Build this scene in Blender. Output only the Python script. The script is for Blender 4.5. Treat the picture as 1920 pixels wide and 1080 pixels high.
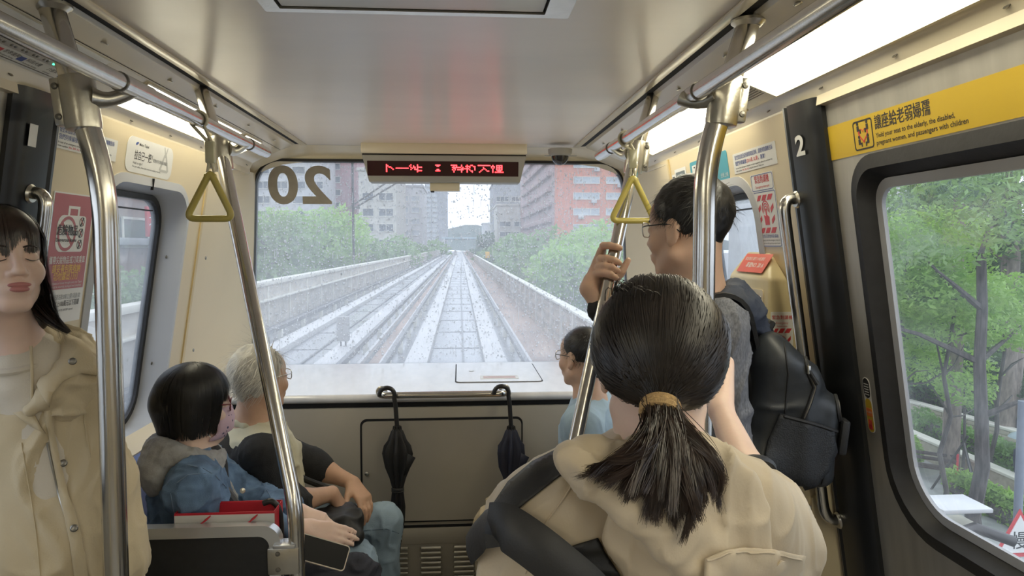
import bpy, bmesh, math, random
import numpy as np
from mathutils import Vector, Matrix

for _o in list(bpy.data.objects):
    bpy.data.objects.remove(_o)
SC = bpy.context.scene
COL = SC.collection
random.seed(7)
RNG = np.random.default_rng(11)

# ------------------------------------------------------------------ camera
CAM_POS = Vector((0.09, 0.0, 1.60))
YAW, PITCH, FPX = math.radians(4.2), math.radians(3.35), 1332.0
_F = Vector((math.sin(YAW) * math.cos(PITCH), math.cos(YAW) * math.cos(PITCH), -math.sin(PITCH)))
_R = Vector((math.cos(YAW), -math.sin(YAW), 0.0))
_U = _R.cross(_F)
cam_data = bpy.data.cameras.new('camera')
cam_data.sensor_width = 36.0
cam_data.lens = FPX / 1920.0 * 36.0
cam_data.clip_start = 0.05
cam_data.clip_end = 3000.0
cam = bpy.data.objects.new('camera', cam_data)
COL.objects.link(cam)
_m = Matrix((_R, _U, -_F)).transposed().to_4x4()
_m.translation = CAM_POS
cam.matrix_world = _m
SC.camera = cam

# ------------------------------------------------------------------ world (overcast, rainy sky)
W = bpy.data.worlds.new('overcast_sky')
SC.world = W
W.use_nodes = True
_n = W.node_tree.nodes
_l = W.node_tree.links
_n.clear()
_out = _n.new('ShaderNodeOutputWorld')
_bg = _n.new('ShaderNodeBackground')
_tc = _n.new('ShaderNodeTexCoord')
_nz = _n.new('ShaderNodeTexNoise')
_nz.inputs['Scale'].default_value = 2.2
_nz.inputs['Detail'].default_value = 5.0
_rp = _n.new('ShaderNodeValToRGB')
_rp.color_ramp.elements[0].position = 0.3
_rp.color_ramp.elements[0].color = (0.68, 0.78, 0.92, 1)
_rp.color_ramp.elements[1].position = 0.75
_rp.color_ramp.elements[1].color = (0.84, 0.90, 1.0, 1)
_l.new(_tc.outputs['Generated'], _nz.inputs['Vector'])
_l.new(_nz.outputs['Fac'], _rp.inputs['Fac'])
_l.new(_rp.outputs['Color'], _bg.inputs['Color'])
_bg.inputs['Strength'].default_value = 1.0
_l.new(_bg.outputs['Background'], _out.inputs['Surface'])

LIGHT_PANEL = 4.6          # radiance of the fluorescent diffusers in the coves
SC.view_settings.view_transform = 'Standard'
SC.view_settings.look = 'None'
SC.view_settings.gamma = 1.0
SC.view_settings.use_curve_mapping = False
SC.view_settings.exposure = 1.1
SC.cycles.use_denoising = True
SC.cycles.max_bounces = 8
SC.cycles.diffuse_bounces = 4
SC.cycles.glossy_bounces = 4
SC.cycles.transmission_bounces = 6
SC.cycles.transparent_max_bounces = 24
SC.cycles.caustics_reflective = False
SC.cycles.caustics_refractive = False
SC.cycles.sample_clamp_indirect = 4.0


def _ray(px, py):
    return _F + _R * ((px - 960.0) / FPX) - _U * ((py - 540.0) / FPX)


def at(px, py, Y):
    """world point at distance Y along the train that the photograph shows at (px, py)"""
    d = _ray(px, py)
    return CAM_POS + d * ((Y - CAM_POS.y) / d.y)


def at_x(px, py, X):
    d = _ray(px, py)
    return CAM_POS + d * ((X - CAM_POS.x) / d.x)


def at_z(px, py, Z):
    d = _ray(px, py)
    return CAM_POS + d * ((Z - CAM_POS.z) / d.z)


# ------------------------------------------------------------------ materials
MATS = {}


def mat(name, col, rough=0.5, metal=0.0, var=0.06, scale=8.0, bump=0.0, bscale=60.0, stretch=(1, 1, 1),
        spec=0.5, coat=0.0, sheen=0.0, sss=0.0, detail=3.0, rvar=0.0):
    if name in MATS:
        return MATS[name]
    m = bpy.data.materials.new(name)
    m.use_nodes = True
    nt = m.node_tree
    b = nt.nodes['Principled BSDF']
    b.inputs['Roughness'].default_value = rough
    b.inputs['Metallic'].default_value = metal
    b.inputs['Specular IOR Level'].default_value = spec
    b.inputs['Coat Weight'].default_value = coat
    b.inputs['Sheen Weight'].default_value = sheen
    if sss:
        b.inputs['Subsurface Weight'].default_value = sss
        b.inputs['Subsurface Radius'].default_value = (0.012, 0.005, 0.003)
        b.inputs['Subsurface Scale'].default_value = 1.0
    tc = nt.nodes.new('ShaderNodeTexCoord')
    mp = nt.nodes.new('ShaderNodeMapping')
    mp.inputs['Scale'].default_value = stretch
    nz = nt.nodes.new('ShaderNodeTexNoise')
    nz.inputs['Scale'].default_value = scale
    nz.inputs['Detail'].default_value = detail
    nt.links.new(tc.outputs['Object'], mp.inputs['Vector'])
    nt.links.new(mp.outputs['Vector'], nz.inputs['Vector'])
    rp = nt.nodes.new('ShaderNodeValToRGB')
    e = rp.color_ramp.elements
    e[0].position, e[1].position = 0.3, 0.7
    e[0].color = tuple(max(0, c * (1 - var)) for c in col) + (1,)
    e[1].color = tuple(min(1, c * (1 + var)) for c in col) + (1,)
    nt.links.new(nz.outputs['Fac'], rp.inputs['Fac'])
    nt.links.new(rp.outputs['Color'], b.inputs['Base Color'])
    if rvar:
        mr = nt.nodes.new('ShaderNodeMapRange')
        mr.inputs['To Min'].default_value = max(0.02, rough - rvar)
        mr.inputs['To Max'].default_value = min(1, rough + rvar)
        nt.links.new(nz.outputs['Fac'], mr.inputs['Value'])
        nt.links.new(mr.outputs['Result'], b.inputs['Roughness'])
    if bump:
        n2 = nt.nodes.new('ShaderNodeTexNoise')
        n2.inputs['Scale'].default_value = bscale
        n2.inputs['Detail'].default_value = 3.0
        nt.links.new(mp.outputs['Vector'], n2.inputs['Vector'])
        bp = nt.nodes.new('ShaderNodeBump')
        bp.inputs['Strength'].default_value = bump
        bp.inputs['Distance'].default_value = 0.01
        nt.links.new(n2.outputs['Fac'], bp.inputs['Height'])
        nt.links.new(bp.outputs['Normal'], b.inputs['Normal'])
    MATS[name] = m
    return m


def glow(name, col, strength, scale=3.0):
    m = bpy.data.materials.new(name)
    m.use_nodes = True
    nt = m.node_tree
    nt.nodes.clear()
    o = nt.nodes.new('ShaderNodeOutputMaterial')
    e = nt.nodes.new('ShaderNodeEmission')
    tc = nt.nodes.new('ShaderNodeTexCoord')
    nz = nt.nodes.new('ShaderNodeTexNoise')
    nz.inputs['Scale'].default_value = scale
    rp = nt.nodes.new('ShaderNodeValToRGB')
    rp.color_ramp.elements[0].color = tuple(c * 0.96 for c in col) + (1,)
    rp.color_ramp.elements[1].color = tuple(col) + (1,)
    nt.links.new(tc.outputs['Object'], nz.inputs['Vector'])
    nt.links.new(nz.outputs['Fac'], rp.inputs['Fac'])
    nt.links.new(rp.outputs['Color'], e.inputs['Color'])
    e.inputs['Strength'].default_value = strength
    nt.links.new(e.outputs['Emission'], o.inputs['Surface'])
    MATS[name] = m
    return m


def pane_mat(name, veil, veil_col, streak=0.0, tint=(1, 1, 1), gloss=1.0, refl_rough=0.02, wet=0.0):
    """thin window glass: mostly see-through, a Fresnel mirror, and a scattering film of water and dirt"""
    m = bpy.data.materials.new(name)
    m.use_nodes = True
    nt = m.node_tree
    nt.nodes.clear()
    N, L = nt.nodes.new, nt.links.new
    o = N('ShaderNodeOutputMaterial')
    tr = N('ShaderNodeBsdfTransparent')
    tr.inputs['Color'].default_value = tuple(tint) + (1,)
    gl = N('ShaderNodeBsdfGlossy')
    gl.inputs['Roughness'].default_value = refl_rough
    lw = N('ShaderNodeLayerWeight')
    lw.inputs['Blend'].default_value = 0.5
    pw = N('ShaderNodeMath')
    pw.operation = 'POWER'
    pw.inputs[1].default_value = 4.0
    fr = N('ShaderNodeMath')
    fr.operation = 'MULTIPLY_ADD'
    fr.inputs[1].default_value = 0.9
    fr.inputs[2].default_value = 0.04
    L(lw.outputs['Facing'], pw.inputs[0])
    L(pw.outputs[0], fr.inputs[0])
    tl = N('ShaderNodeBsdfTranslucent')
    tl.inputs['Color'].default_value = tuple(veil_col) + (1,)
    tc = N('ShaderNodeTexCoord')
    mp = N('ShaderNodeMapping')
    mp.inputs['Scale'].default_value = (14.0, 1.0, 3.0)
    nz = N('ShaderNodeTexNoise')
    nz.inputs['Scale'].default_value = 4.0
    nz.inputs['Detail'].default_value = 6.0
    L(tc.outputs['Object'], mp.inputs['Vector'])
    L(mp.outputs['Vector'], nz.inputs['Vector'])
    mr = N('ShaderNodeMapRange')
    mr.inputs['From Min'].default_value = 0.3
    mr.inputs['From Max'].default_value = 0.75
    mr.inputs['To Min'].default_value = max(0, veil - streak)
    mr.inputs['To Max'].default_value = veil + streak
    L(nz.outputs['Fac'], mr.inputs['Value'])
    m1 = N('ShaderNodeMixShader')
    L(mr.outputs['Result'], m1.inputs['Fac'])
    L(tr.outputs['BSDF'], m1.inputs[1])
    L(tl.outputs['BSDF'], m1.inputs[2])
    m2 = N('ShaderNodeMixShader')
    ml = N('ShaderNodeMath')
    ml.operation = 'MULTIPLY'
    ml.inputs[1].default_value = gloss
    L(fr.outputs[0], ml.inputs[0])
    L(ml.outputs[0], m2.inputs['Fac'])
    L(m1.outputs['Shader'], m2.inputs[1])
    L(gl.outputs['BSDF'], m2.inputs[2])
    L(m2.outputs['Shader'], o.inputs['Surface'])
    MATS[name] = m
    return m


# ------------------------------------------------------------------ mesh helpers
class MB:
    """collects shapes into one mesh"""

    def __init__(self):
        self.v, self.f = [], []

    def raw(self, v, f):
        k = len(self.v)
        self.v.extend([tuple(p) for p in v])
        self.f.extend([tuple(i + k for i in q) for q in f])
        return self

    def box(self, c, s, M=None, bev=0.0):
        """box of size s centred at c; small bevel of its 12 edges"""
        hx, hy, hz = s[0] / 2, s[1] / 2, s[2] / 2
        bm = bmesh.new()
        bmesh.ops.create_cube(bm, size=1.0)
        for w in bm.verts:
            w.co = Vector((w.co.x * s[0], w.co.y * s[1], w.co.z * s[2]))
        if bev > 0:
            bmesh.ops.bevel(bm, geom=bm.edges[:], offset=min(bev, hx * .95, hy * .95, hz * .95), segments=2,
                            profile=0.5, affect='EDGES', clamp_overlap=True)
        T = Matrix.Translation(Vector(c))
        if M is not None:
            T = M @ T
        vs = [T @ w.co for w in bm.verts]
        bm.verts.index_update()
        self.raw(vs, [[w.index for w in q.verts] for q in bm.faces])
        bm.free()
        return self

    def tube(self, pts, r, seg=14, cap=True, closed=False):
        pts = [Vector(p) for p in pts]
        n = len(pts)
        rs = r if isinstance(r, (list, tuple)) else [r] * n
        T = []
        for i in range(n):
            if closed:
                d = pts[(i + 1) % n] - pts[i - 1]
            else:
                d = pts[min(i + 1, n - 1)] - pts[max(i - 1, 0)]
            T.append(d.normalized())
        up = Vector((0, 0, 1)) if abs(T[0].z) < 0.9 else Vector((0, 1, 0))
        a = T[0].cross(up).normalized()
        vs, fs = [], []
        for i in range(n):
            a = (a - T[i] * a.dot(T[i])).normalized()
            b = T[i].cross(a)
            for j in range(seg):
                t = 2 * math.pi * j / seg
                vs.append(pts[i] + (a * math.cos(t) + b * math.sin(t)) * rs[i])
        for i in range(n if closed else n - 1):
            for j in range(seg):
                i2 = (i + 1) % n
                fs.append((i * seg + j, i * seg + (j + 1) % seg, i2 * seg + (j + 1) % seg, i2 * seg + j))
        if cap and not closed:
            fs.append(tuple(range(seg - 1, -1, -1)))
            fs.append(tuple((n - 1) * seg + j for j in range(seg)))
        return self.raw(vs, fs)

    def lathe(self, prof, seg=20, M=None):
        """profile [(r, z)] turned about z"""
        vs, fs = [], []
        for (r, z) in prof:
            for j in range(seg):
                t = 2 * math.pi * j / seg
                vs.append(Vector((r * math.cos(t), r * math.sin(t), z)))
        for i in range(len(prof) - 1):
            for j in range(seg):
                fs.append((i * seg + j, i * seg + (j + 1) % seg, (i + 1) * seg + (j + 1) % seg, (i + 1) * seg + j))
        fs.append(tuple(range(seg - 1, -1, -1)))
        fs.append(tuple((len(prof) - 1) * seg + j for j in range(seg)))
        if M is not None:
            vs = [M @ v for v in vs]
        return self.raw(vs, fs)

    def plate(self, outer, holes, fmap, thick):
        """flat plate outer polygon minus holes (lists of 2D points), fmap(u,v,d) -> 3D, thick = depth range (d0,d1)"""
        bm = bmesh.new()
        loops = [outer] + list(holes)
        lv = []
        es = []
        for lp in loops:
            vs = [bm.verts.new((p[0], p[1], 0)) for p in lp]
            lv.append(vs)
            for i in range(len(vs)):
                es.append(bm.edges.new((vs[i], vs[(i + 1) % len(vs)])))
        bmesh.ops.triangle_fill(bm, use_beauty=True, use_dissolve=False, edges=es, normal=(0, 0, 1))
        bm.verts.index_update()
        co = [(w.co.x, w.co.y) for w in bm.verts]
        tris = [[w.index for w in q.verts] for q in bm.faces]
        lpi = [[w.index for w in vs] for vs in lv]
        bm.free()
        n = len(co)
        d0, d1 = thick
        vs = [fmap(u, v, d0) for u, v in co] + [fmap(u, v, d1) for u, v in co]
        fs = [tuple(t) for t in tris] + [tuple(i + n for i in reversed(t)) for t in tris]
        for lp in lpi:
            for i in range(len(lp)):
                a, b = lp[i], lp[(i + 1) % len(lp)]
                fs.append((b, a, a + n, b + n))
        return self.raw(vs, fs)

    def mesh(self, name, m=None, smooth=True, angle=40):
        me = bpy.data.meshes.new(name)
        me.from_pydata([tuple(p) for p in self.v], [], self.f)
        bm = bmesh.new()
        bm.from_mesh(me)
        bmesh.ops.recalc_face_normals(bm, faces=bm.faces[:])
        bm.to_mesh(me)
        bm.free()
        if smooth and len(me.polygons):
            me.polygons.foreach_set('use_smooth', [True] * len(me.polygons))
            me.set_sharp_from_angle(angle=math.radians(angle))
        if m is not None:
            me.materials.append(m)
        return me

    def obj(self, name, m=None, parent=None, smooth=True, angle=40):
        o = bpy.data.objects.new(name, self.mesh(name, m, smooth, angle))
        COL.objects.link(o)
        if parent is not None:
            o.parent = parent
            o.matrix_parent_inverse = parent.matrix_world.inverted() if parent.type == 'MESH' and False else Matrix.Identity(4)
        return o


def link(name, me, parent=None, loc=None, M=None):
    o = bpy.data.objects.new(name, me)
    COL.objects.link(o)
    if parent is not None:
        o.parent = parent
    if loc is not None:
        o.location = loc
    if M is not None:
        o.matrix_local = M
    return o


def tag(o, label=None, cat=None, group=None, kind=None):
    if label:
        o['label'] = label
    if cat:
        o['category'] = cat
    if group:
        o['group'] = group
    if kind:
        o['kind'] = kind
    return o


def empty(name, label=None, cat=None, group=None, loc=None, M=None):
    o = bpy.data.objects.new(name, None)
    o.empty_display_size = 0.1
    COL.objects.link(o)
    if loc is not None:
        o.location = loc
    if M is not None:
        o.matrix_local = M
    return tag(o, label, cat, group)


def rrect(u0, u1, v0, v1, r, seg=8):
    """rounded rectangle outline; r one radius or four (bottom-left, bottom-right, top-right, top-left)"""
    rs = r if isinstance(r, (list, tuple)) else [r] * 4
    cs = [(u0 + rs[0], v0 + rs[0], math.pi, rs[0]), (u1 - rs[1], v0 + rs[1], 1.5 * math.pi, rs[1]),
          (u1 - rs[2], v1 - rs[2], 0, rs[2]), (u0 + rs[3], v1 - rs[3], .5 * math.pi, rs[3])]
    out = []
    for (cx, cy, a0, rr) in cs:
        for i in range(seg + 1):
            a = a0 + .5 * math.pi * i / seg
            out.append((cx + rr * math.cos(a), cy + rr * math.sin(a)))
    return out


def bent(pts, r, seg=5):
    """polyline with rounded corners"""
    pts = [Vector(p) for p in pts]
    out = [pts[0]]
    for i in range(1, len(pts) - 1):
        a, b, c = pts[i - 1], pts[i], pts[i + 1]
        p = b + (a - b).normalized() * min(r, (a - b).length * .45)
        q = b + (c - b).normalized() * min(r, (c - b).length * .45)
        for k in range(seg + 1):
            t = k / seg
            out.append(p * (1 - t) ** 2 + b * 2 * t * (1 - t) + q * t * t)
    out.append(pts[-1])
    return out


# ------------------------------------------------------------------ lettering
def text_mesh(s, size, m, bold=0.0, align='LEFT', width=None, spacing=1.0, line=1.0, res=3):
    """flat lettering in the xy plane as a mesh"""
    cu = bpy.data.curves.new('lettering', 'FONT')
    cu.body = s
    cu.size = size
    cu.align_x = align
    cu.align_y = 'CENTER'
    cu.resolution_u = res
    cjk = any(ord(ch) > 0x2e80 for ch in s)        # dense characters are thickened by a second, shifted copy instead
    cu.offset = 0.0 if cjk else bold * size
    cu.space_character = spacing
    cu.space_line = line
    ob = bpy.data.objects.new('lettering', cu)
    COL.objects.link(ob)
    dg = bpy.context.evaluated_depsgraph_get()
    me = bpy.data.meshes.new_from_object(ob.evaluated_get(dg))
    bpy.data.objects.remove(ob)
    bpy.data.curves.remove(cu)
    me.materials.clear()
    me.materials.append(m)
    if len(me.vertices):
        co = np.empty(len(me.vertices) * 3, np.float32)
        me.vertices.foreach_get('co', co)
        co = co.reshape(-1, 3)
        if width:
            w = co[:, 0].max() - co[:, 0].min()
            k = width / max(w, 1e-6)
            x0 = co[:, 0].min() if align == 'LEFT' else 0.5 * (co[:, 0].min() + co[:, 0].max())
            co[:, 0] = (co[:, 0] - x0) * k
        me.vertices.foreach_set('co', co.ravel())
        me.update()
        if cjk and bold > 0:
            bm = bmesh.new()
            bm.from_mesh(me)
            g = bmesh.ops.duplicate(bm, geom=bm.verts[:] + bm.edges[:] + bm.faces[:])['geom']
            bmesh.ops.translate(bm, verts=[q for q in g if isinstance(q, bmesh.types.BMVert)], vec=(bold * size * 1.6, bold * size * .5, -.00005))
            bm.to_mesh(me)
            bm.free()
    return me


def letter(parent, s, size, m, x, y, z=0.0012, **kw):
    me = text_mesh(s, size, m, **kw)
    o = link('lettering', me, parent)
    o.location = (x, y, z)
    return o


def sheet(parent, name, u0, u1, v0, v1, m, z0=0.0, z1=0.001, r=0.0, seg=4):
    """thin flat print or plate in the local xy plane of its parent"""
    pts = rrect(u0, u1, v0, v1, r, seg) if r > 0 else [(u0, v0), (u1, v0), (u1, v1), (u0, v1)]
    b = MB().plate(pts, [], lambda u, v, d: (u, v, d), (z0, z1))
    return b.obj(name, m, parent, smooth=False)


def poly_sheet(parent, name, pts, m, z0=0.0, z1=0.001, holes=()):
    b = MB().plate(pts, holes, lambda u, v, d: (u, v, d), (z0, z1))
    return b.obj(name, m, parent, smooth=False)


# ------------------------------------------------------------------ the car body's own shape
SL = 0.16


def WX(z, s=1):
    """half width of the car's inner wall at height z (the walls lean in towards the roof)"""
    return 1.055 + SL * (1.76 - z) - (.052 if s < 0 else 0)


def wall_map(side):
    return lambda u, v, d: (side * (WX(v, side) + d), u, v)


def wall_frame(side, y, z, off=0.0):
    """matrix on the wall: local x reads left to right, local y goes up the wall, local z points into the car"""
    up = Vector((-side * SL, 0, 1)).normalized()
    n = Vector((-side, 0, -SL * 1.0)).normalized()
    n = (n - up * n.dot(up)).normalized()
    u = up.cross(n)
    M = Matrix((u, up, n)).transposed().to_4x4()
    M.translation = Vector((side * WX(z, side), y, z)) + n * off
    return M
# ------------------------------------------------------------------ materials of the car
M_BEIGE = mat('cream_wall_panel', (0.74, 0.63, 0.43), 0.38, var=0.025, scale=3, bump=0.02, bscale=300)
M_CEIL = mat('greige_ceiling_enamel', (0.90, 0.83, 0.765), 0.33, var=0.03, scale=2.5, stretch=(1, 3, 1), spec=0.45, rvar=0.05, coat=.10)
M_CEIL.node_tree.nodes['Principled BSDF'].inputs['Coat Roughness'].default_value = .2
M_COVE = mat('cream_cove_enamel', (0.74, 0.66, 0.50), 0.2, var=0.03, scale=4, spec=0.6)
M_STEEL = mat('polished_steel_tube', (0.62, 0.60, 0.56), 0.2, 1.0, var=0.05, scale=40, stretch=(1, 1, 0.05), bump=0.03, bscale=400)
M_CAST = mat('satin_cast_steel', (0.56, 0.54, 0.48), 0.3, 1.0, var=0.06, scale=30, bump=0.05, bscale=120)
M_DOOR = mat('brushed_door_steel', (0.50, 0.475, 0.42), 0.42, 0.55, var=0.12, scale=5, stretch=(1, 4, 0.6), bump=0.02, bscale=200)
M_BLACK = mat('black_door_pillar_enamel', (0.016, 0.017, 0.019), 0.32, var=0.15, scale=6)
M_RUBBER = mat('black_rubber_gasket', (0.018, 0.018, 0.02), 0.5, var=0.2, scale=30, bump=0.05)
M_PANEL = mat('taupe_front_panel', (0.40, 0.365, 0.30), 0.34, var=0.04, scale=5, bump=0.02, bscale=400)
M_DASH = mat('pale_grey_dash_laminate', (0.74, 0.74, 0.75), 0.14, var=0.05, scale=6, stretch=(3, 1, 1), spec=0.6, rvar=0.05)
M_FRAME = mat('grey_window_frame_enamel', (0.50, 0.51, 0.53), 0.33, var=0.03, scale=5)
M_FLOOR = mat('speckled_grey_floor_vinyl', (0.33, 0.32, 0.31), 0.45, var=0.3, scale=180)
M_GAP = mat('black_gap_void', (0.006, 0.006, 0.007), 0.8, var=0.2)
M_WHITE = mat('white_print_film', (0.80, 0.79, 0.76), 0.35, var=0.02, scale=12)
M_YEL = mat('yellow_print_film', (0.62, 0.42, 0.035), 0.38, var=0.03, scale=6)
M_INK = mat('dark_ink', (0.03, 0.028, 0.028), 0.5, var=0.1)
M_BLUEINK = mat('blue_ink', (0.05, 0.09, 0.33), 0.5, var=0.1)
M_REDINK = mat('red_ink', (0.62, 0.05, 0.06), 0.45, var=0.08)
M_MAROON = mat('dusty_red_poster_ink', (0.46, 0.12, 0.13), 0.38, var=0.05, scale=5)
M_GOLDINK = mat('golden_ink', (0.85, 0.58, 0.12), 0.45, var=0.05)
M_TEAL = mat('teal_print_film', (0.08, 0.36, 0.46), 0.35, var=0.05)
M_SCREW = mat('dark_screw_steel', (0.22, 0.21, 0.19), 0.35, 0.9, var=0.1)
M_SEAT = mat('blue_seat_shell', (0.02, 0.06, 0.24), 0.4, var=0.08, scale=10)
M_SEATBACK = mat('pale_blue_seat_print', (0.22, 0.27, 0.52), 0.4, var=0.06)
M_PARTI = mat('charcoal_partition_laminate', (0.022, 0.023, 0.025), 0.4, var=0.1, scale=60)
M_ALU = mat('satin_aluminium_edge', (0.62, 0.63, 0.64), 0.3, 0.7, var=0.05, scale=20, stretch=(0.1, 1, 1))
M_STRAP = mat('cream_strap_webbing', (0.70, 0.66, 0.50), 0.6, var=0.06, scale=200)
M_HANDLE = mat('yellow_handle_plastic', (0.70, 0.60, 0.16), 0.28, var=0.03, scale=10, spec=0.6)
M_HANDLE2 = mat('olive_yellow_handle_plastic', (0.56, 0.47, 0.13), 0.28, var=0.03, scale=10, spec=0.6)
G_PANEL = glow('cove_diffuser_glow', (1.0, 0.93, 0.70), LIGHT_PANEL)
G_RED = glow('red_led_glow', (1.0, 0.03, 0.035), 4.2)
G_GREEN = glow('green_led_glow', (0.05, 0.9, 0.35), 2.5)
M_PANE = pane_mat('side_window_glass', 0.05, (0.85, 0.9, 0.9), 0.03)
M_PANE_L = pane_mat('left_window_glass', 0.16, (0.85, 0.9, 0.95), 0.05)
M_WET = pane_mat('rain_wet_windscreen_glass', 0.24, (0.9, 0.93, 0.97), 0.05, gloss=0.8)

Y0 = -3.0     # the car runs on behind the camera


def struct(o):
    o['kind'] = 'structure'
    return o


# ------------------------------------------------------------------ floor, ceiling, coves
struct(MB().box((0, 0.3, -0.03), (2.9, 6.6, 0.06)).obj('floor', M_FLOOR))
ceiling = struct(MB().box((0, (Y0 + 3.75) / 2, 2.13), (1.44, 3.75 - Y0, 0.02), bev=0.006).obj('ceiling', M_CEIL))
MB().box((0, 0.5, 2.20), (2.5, 7.2, 0.03)).obj('roof_void', M_GAP, ceiling)
for s in (-1, 1):
    MB().box((s * 0.700, 0.37, 2.1165), (0.03, 6.7, 0.008), bev=0.003).obj('edge_strip', M_COVE, ceiling)
    MB().box((s * 0.7335, 0.37, 2.141), (0.028, 6.75, 0.036)).obj('edge_gap', M_GAP, ceiling)
MB().box((0, 3.7525, 2.128), (1.44, .006, .014)).obj('front_gap', M_GAP, ceiling)
# access hatch in the ceiling, just inside the frame's top
hp0, hp1 = at_z(500, 14, 2.12), at_z(1066, 24, 2.12)
hx0, hx1, hy1 = hp0.x, hp1.x, 0.5 * (hp0.y + hp1.y)
hf = MB().plate(rrect(hx0, hx1, hy1 - 0.75, hy1, 0.004), [rrect(hx0 + .035, hx1 - .055, hy1 - .71, hy1 - .022, 0.004)],
                lambda u, v, d: (u, v, 2.121 - d), (0.0, 0.012)).obj('hatch_frame', M_CAST, ceiling)
MB().box(((hx0 + hx1) / 2 - .01, hy1 - .36, 2.116), (hx1 - hx0 - .10, .66, .008), bev=.002).obj('hatch_cover', M_WHITE, ceiling)
MB().box(((hx0 + hx1) / 2 - .01, hy1 - .36, 2.1185), (hx1 - hx0 - .085, .695, .004)).obj('hatch_gap', M_GAP, ceiling)


def extrude_profile(prof, y0, y1, side):
    """closed (x,z) profile pulled along the car"""
    n = len(prof)
    vs = [(side * x, y0, z) for x, z in prof] + [(side * x, y1, z) for x, z in prof]
    fs = [(i, (i + 1) % n, (i + 1) % n + n, i + n) for i in range(n)]
    fs.append(tuple(range(n)))
    fs.append(tuple(range(2 * n - 1, n - 1, -1)))
    return MB().raw(vs, fs)


PROF = [(.748, 2.16), (.748, 2.125), (.756, 2.112), (.835, 2.086), (.838, 2.0865), (.996, 2.026), (1.006, 2.019), (1.022, 1.992), (1.022, 1.968), (1.20, 1.95), (1.20, 2.16)]
CX = lambda x, s: x if s > 0 else .748 + (x - .748) * .81     # the left cove is a little narrower
for s, nm in ((-1, 'trim_1'), (1, 'trim_2')):
    o = struct(extrude_profile([(CX(x, s) if x < 1.1 else x, z) for x, z in PROF], Y0, 3.72, s).obj(nm, M_COVE, smooth=True, angle=25))
    # fine black joint lines along the cove and small slotted screws
    for (xa, za, xb, zb) in ((.826, 2.0885, .8285, 2.0877), (1.0215, 1.996, 1.0235, 1.993)):
        g = MB()
        xa, xb = CX(xa, s), CX(xb, s)
        g.raw([(s * xa, Y0, za - .0006), (s * xb, Y0, zb - .0006), (s * xb, 3.70, zb - .0006), (s * xa, 3.70, za - .0006)], [(0, 1, 2, 3)])
        g.obj('joint_line', M_GAP, o)
    for k in range(10):
        y = 0.85 + k * 0.31
        MB().lathe([(.0, .003), (.006, .0025), (.0075, 0)], 12, Matrix.Translation((s * CX(1.0125, s), y, 2.006)) @ Matrix.Rotation(math.pi - s * 0.9, 4, 'Y')).obj('screw', M_SCREW, o)
    for k in range(7):
        y = 1.05 + k * 0.40
        MB().lathe([(.0, .003), (.010, .0025), (.0115, 0)], 14, Matrix.Translation((s * CX(.79, s), y, 2.1007)) @ Matrix.Rotation(math.pi - s * .32, 4, 'Y')).obj('cover_cap', M_CAST, o)

CT = math.atan2(2.086 - 2.026, .996 - .838)      # slope of the light panels


def cove_frame(s, y0, y1):
    """matrix on the sloping cove between the inner and outer edge: x along the reading direction, y up-slope, z into the car"""
    w = CX(.996, s) - CX(.838, s)
    up = Vector((-s * w, 0, 2.086 - 2.026)).normalized()
    n = Vector((-s * (2.086 - 2.026), 0, -w)).normalized()
    u = up.cross(n)
    M = Matrix((u, up, n)).transposed().to_4x4()
    M.translation = Vector((s * CX(.917, s), (y0 + y1) / 2, 2.0565))
    return M


def cove_light(s, y0, y1, label):
    M = cove_frame(s, y0, y1)
    L = (y1 - y0) / 2
    t = empty('cove_light', label, 'ceiling light', 'fluorescent cove lights', M=M)
    h = .082 if s > 0 else .068
    f = MB().plate(rrect(-L, L, -h, h, .004), [rrect(-L + .006, L - .006, -h + .006, h - .006, .003)], lambda u, v, d: (u, v, d), (0.0, 0.006))
    f.obj('frame', M_COVE, t)
    sheet(t, 'diffuser', -L + .006, L - .006, -h + .006, h - .006, G_PANEL, 0.0, 0.003)
    return t


cove_light(1, 0.35, 1.985, 'long bright light diffuser above the yellow banner door')
cove_light(1, 2.19, 3.28, 'light diffuser in the right cove beyond the speaker grille')
cove_light(-1, 2.20, 3.12, 'light diffuser in the left cove above the tilted triangle strap')
cove_light(-1, 3.17, 3.42, 'short light diffuser in the left cove next to the windscreen')
cove_light(1, -1.75, 0.25, 'long light diffuser in the right cove behind the viewer')
cove_light(-1, -1.75, 0.25, 'long light diffuser in the left cove behind the viewer')

# speaker grille between the two right light panels
M = cove_frame(1, 1.99, 2.185)
t = empty('speaker_grille', 'perforated cream speaker grille between the two right cove lights', 'speaker', M=M)
sheet(t, 'plate', -.095, .095, -.08, .08, M_COVE, 0, .003)
g = MB()
for i in range(22):
    for j in range(11):
        cx, cy = -.083 + i * .0079 + (.004 if j % 2 else 0), -.045 + j * .0088
        g.raw([(cx + .0027 * math.cos(a * 1.0472), cy + .0027 * math.sin(a * 1.0472), .0034) for a in range(6)], [tuple(range(6))])
tag(g.obj('perforation', M_GAP, t, smooth=False), kind='stuff')

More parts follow.
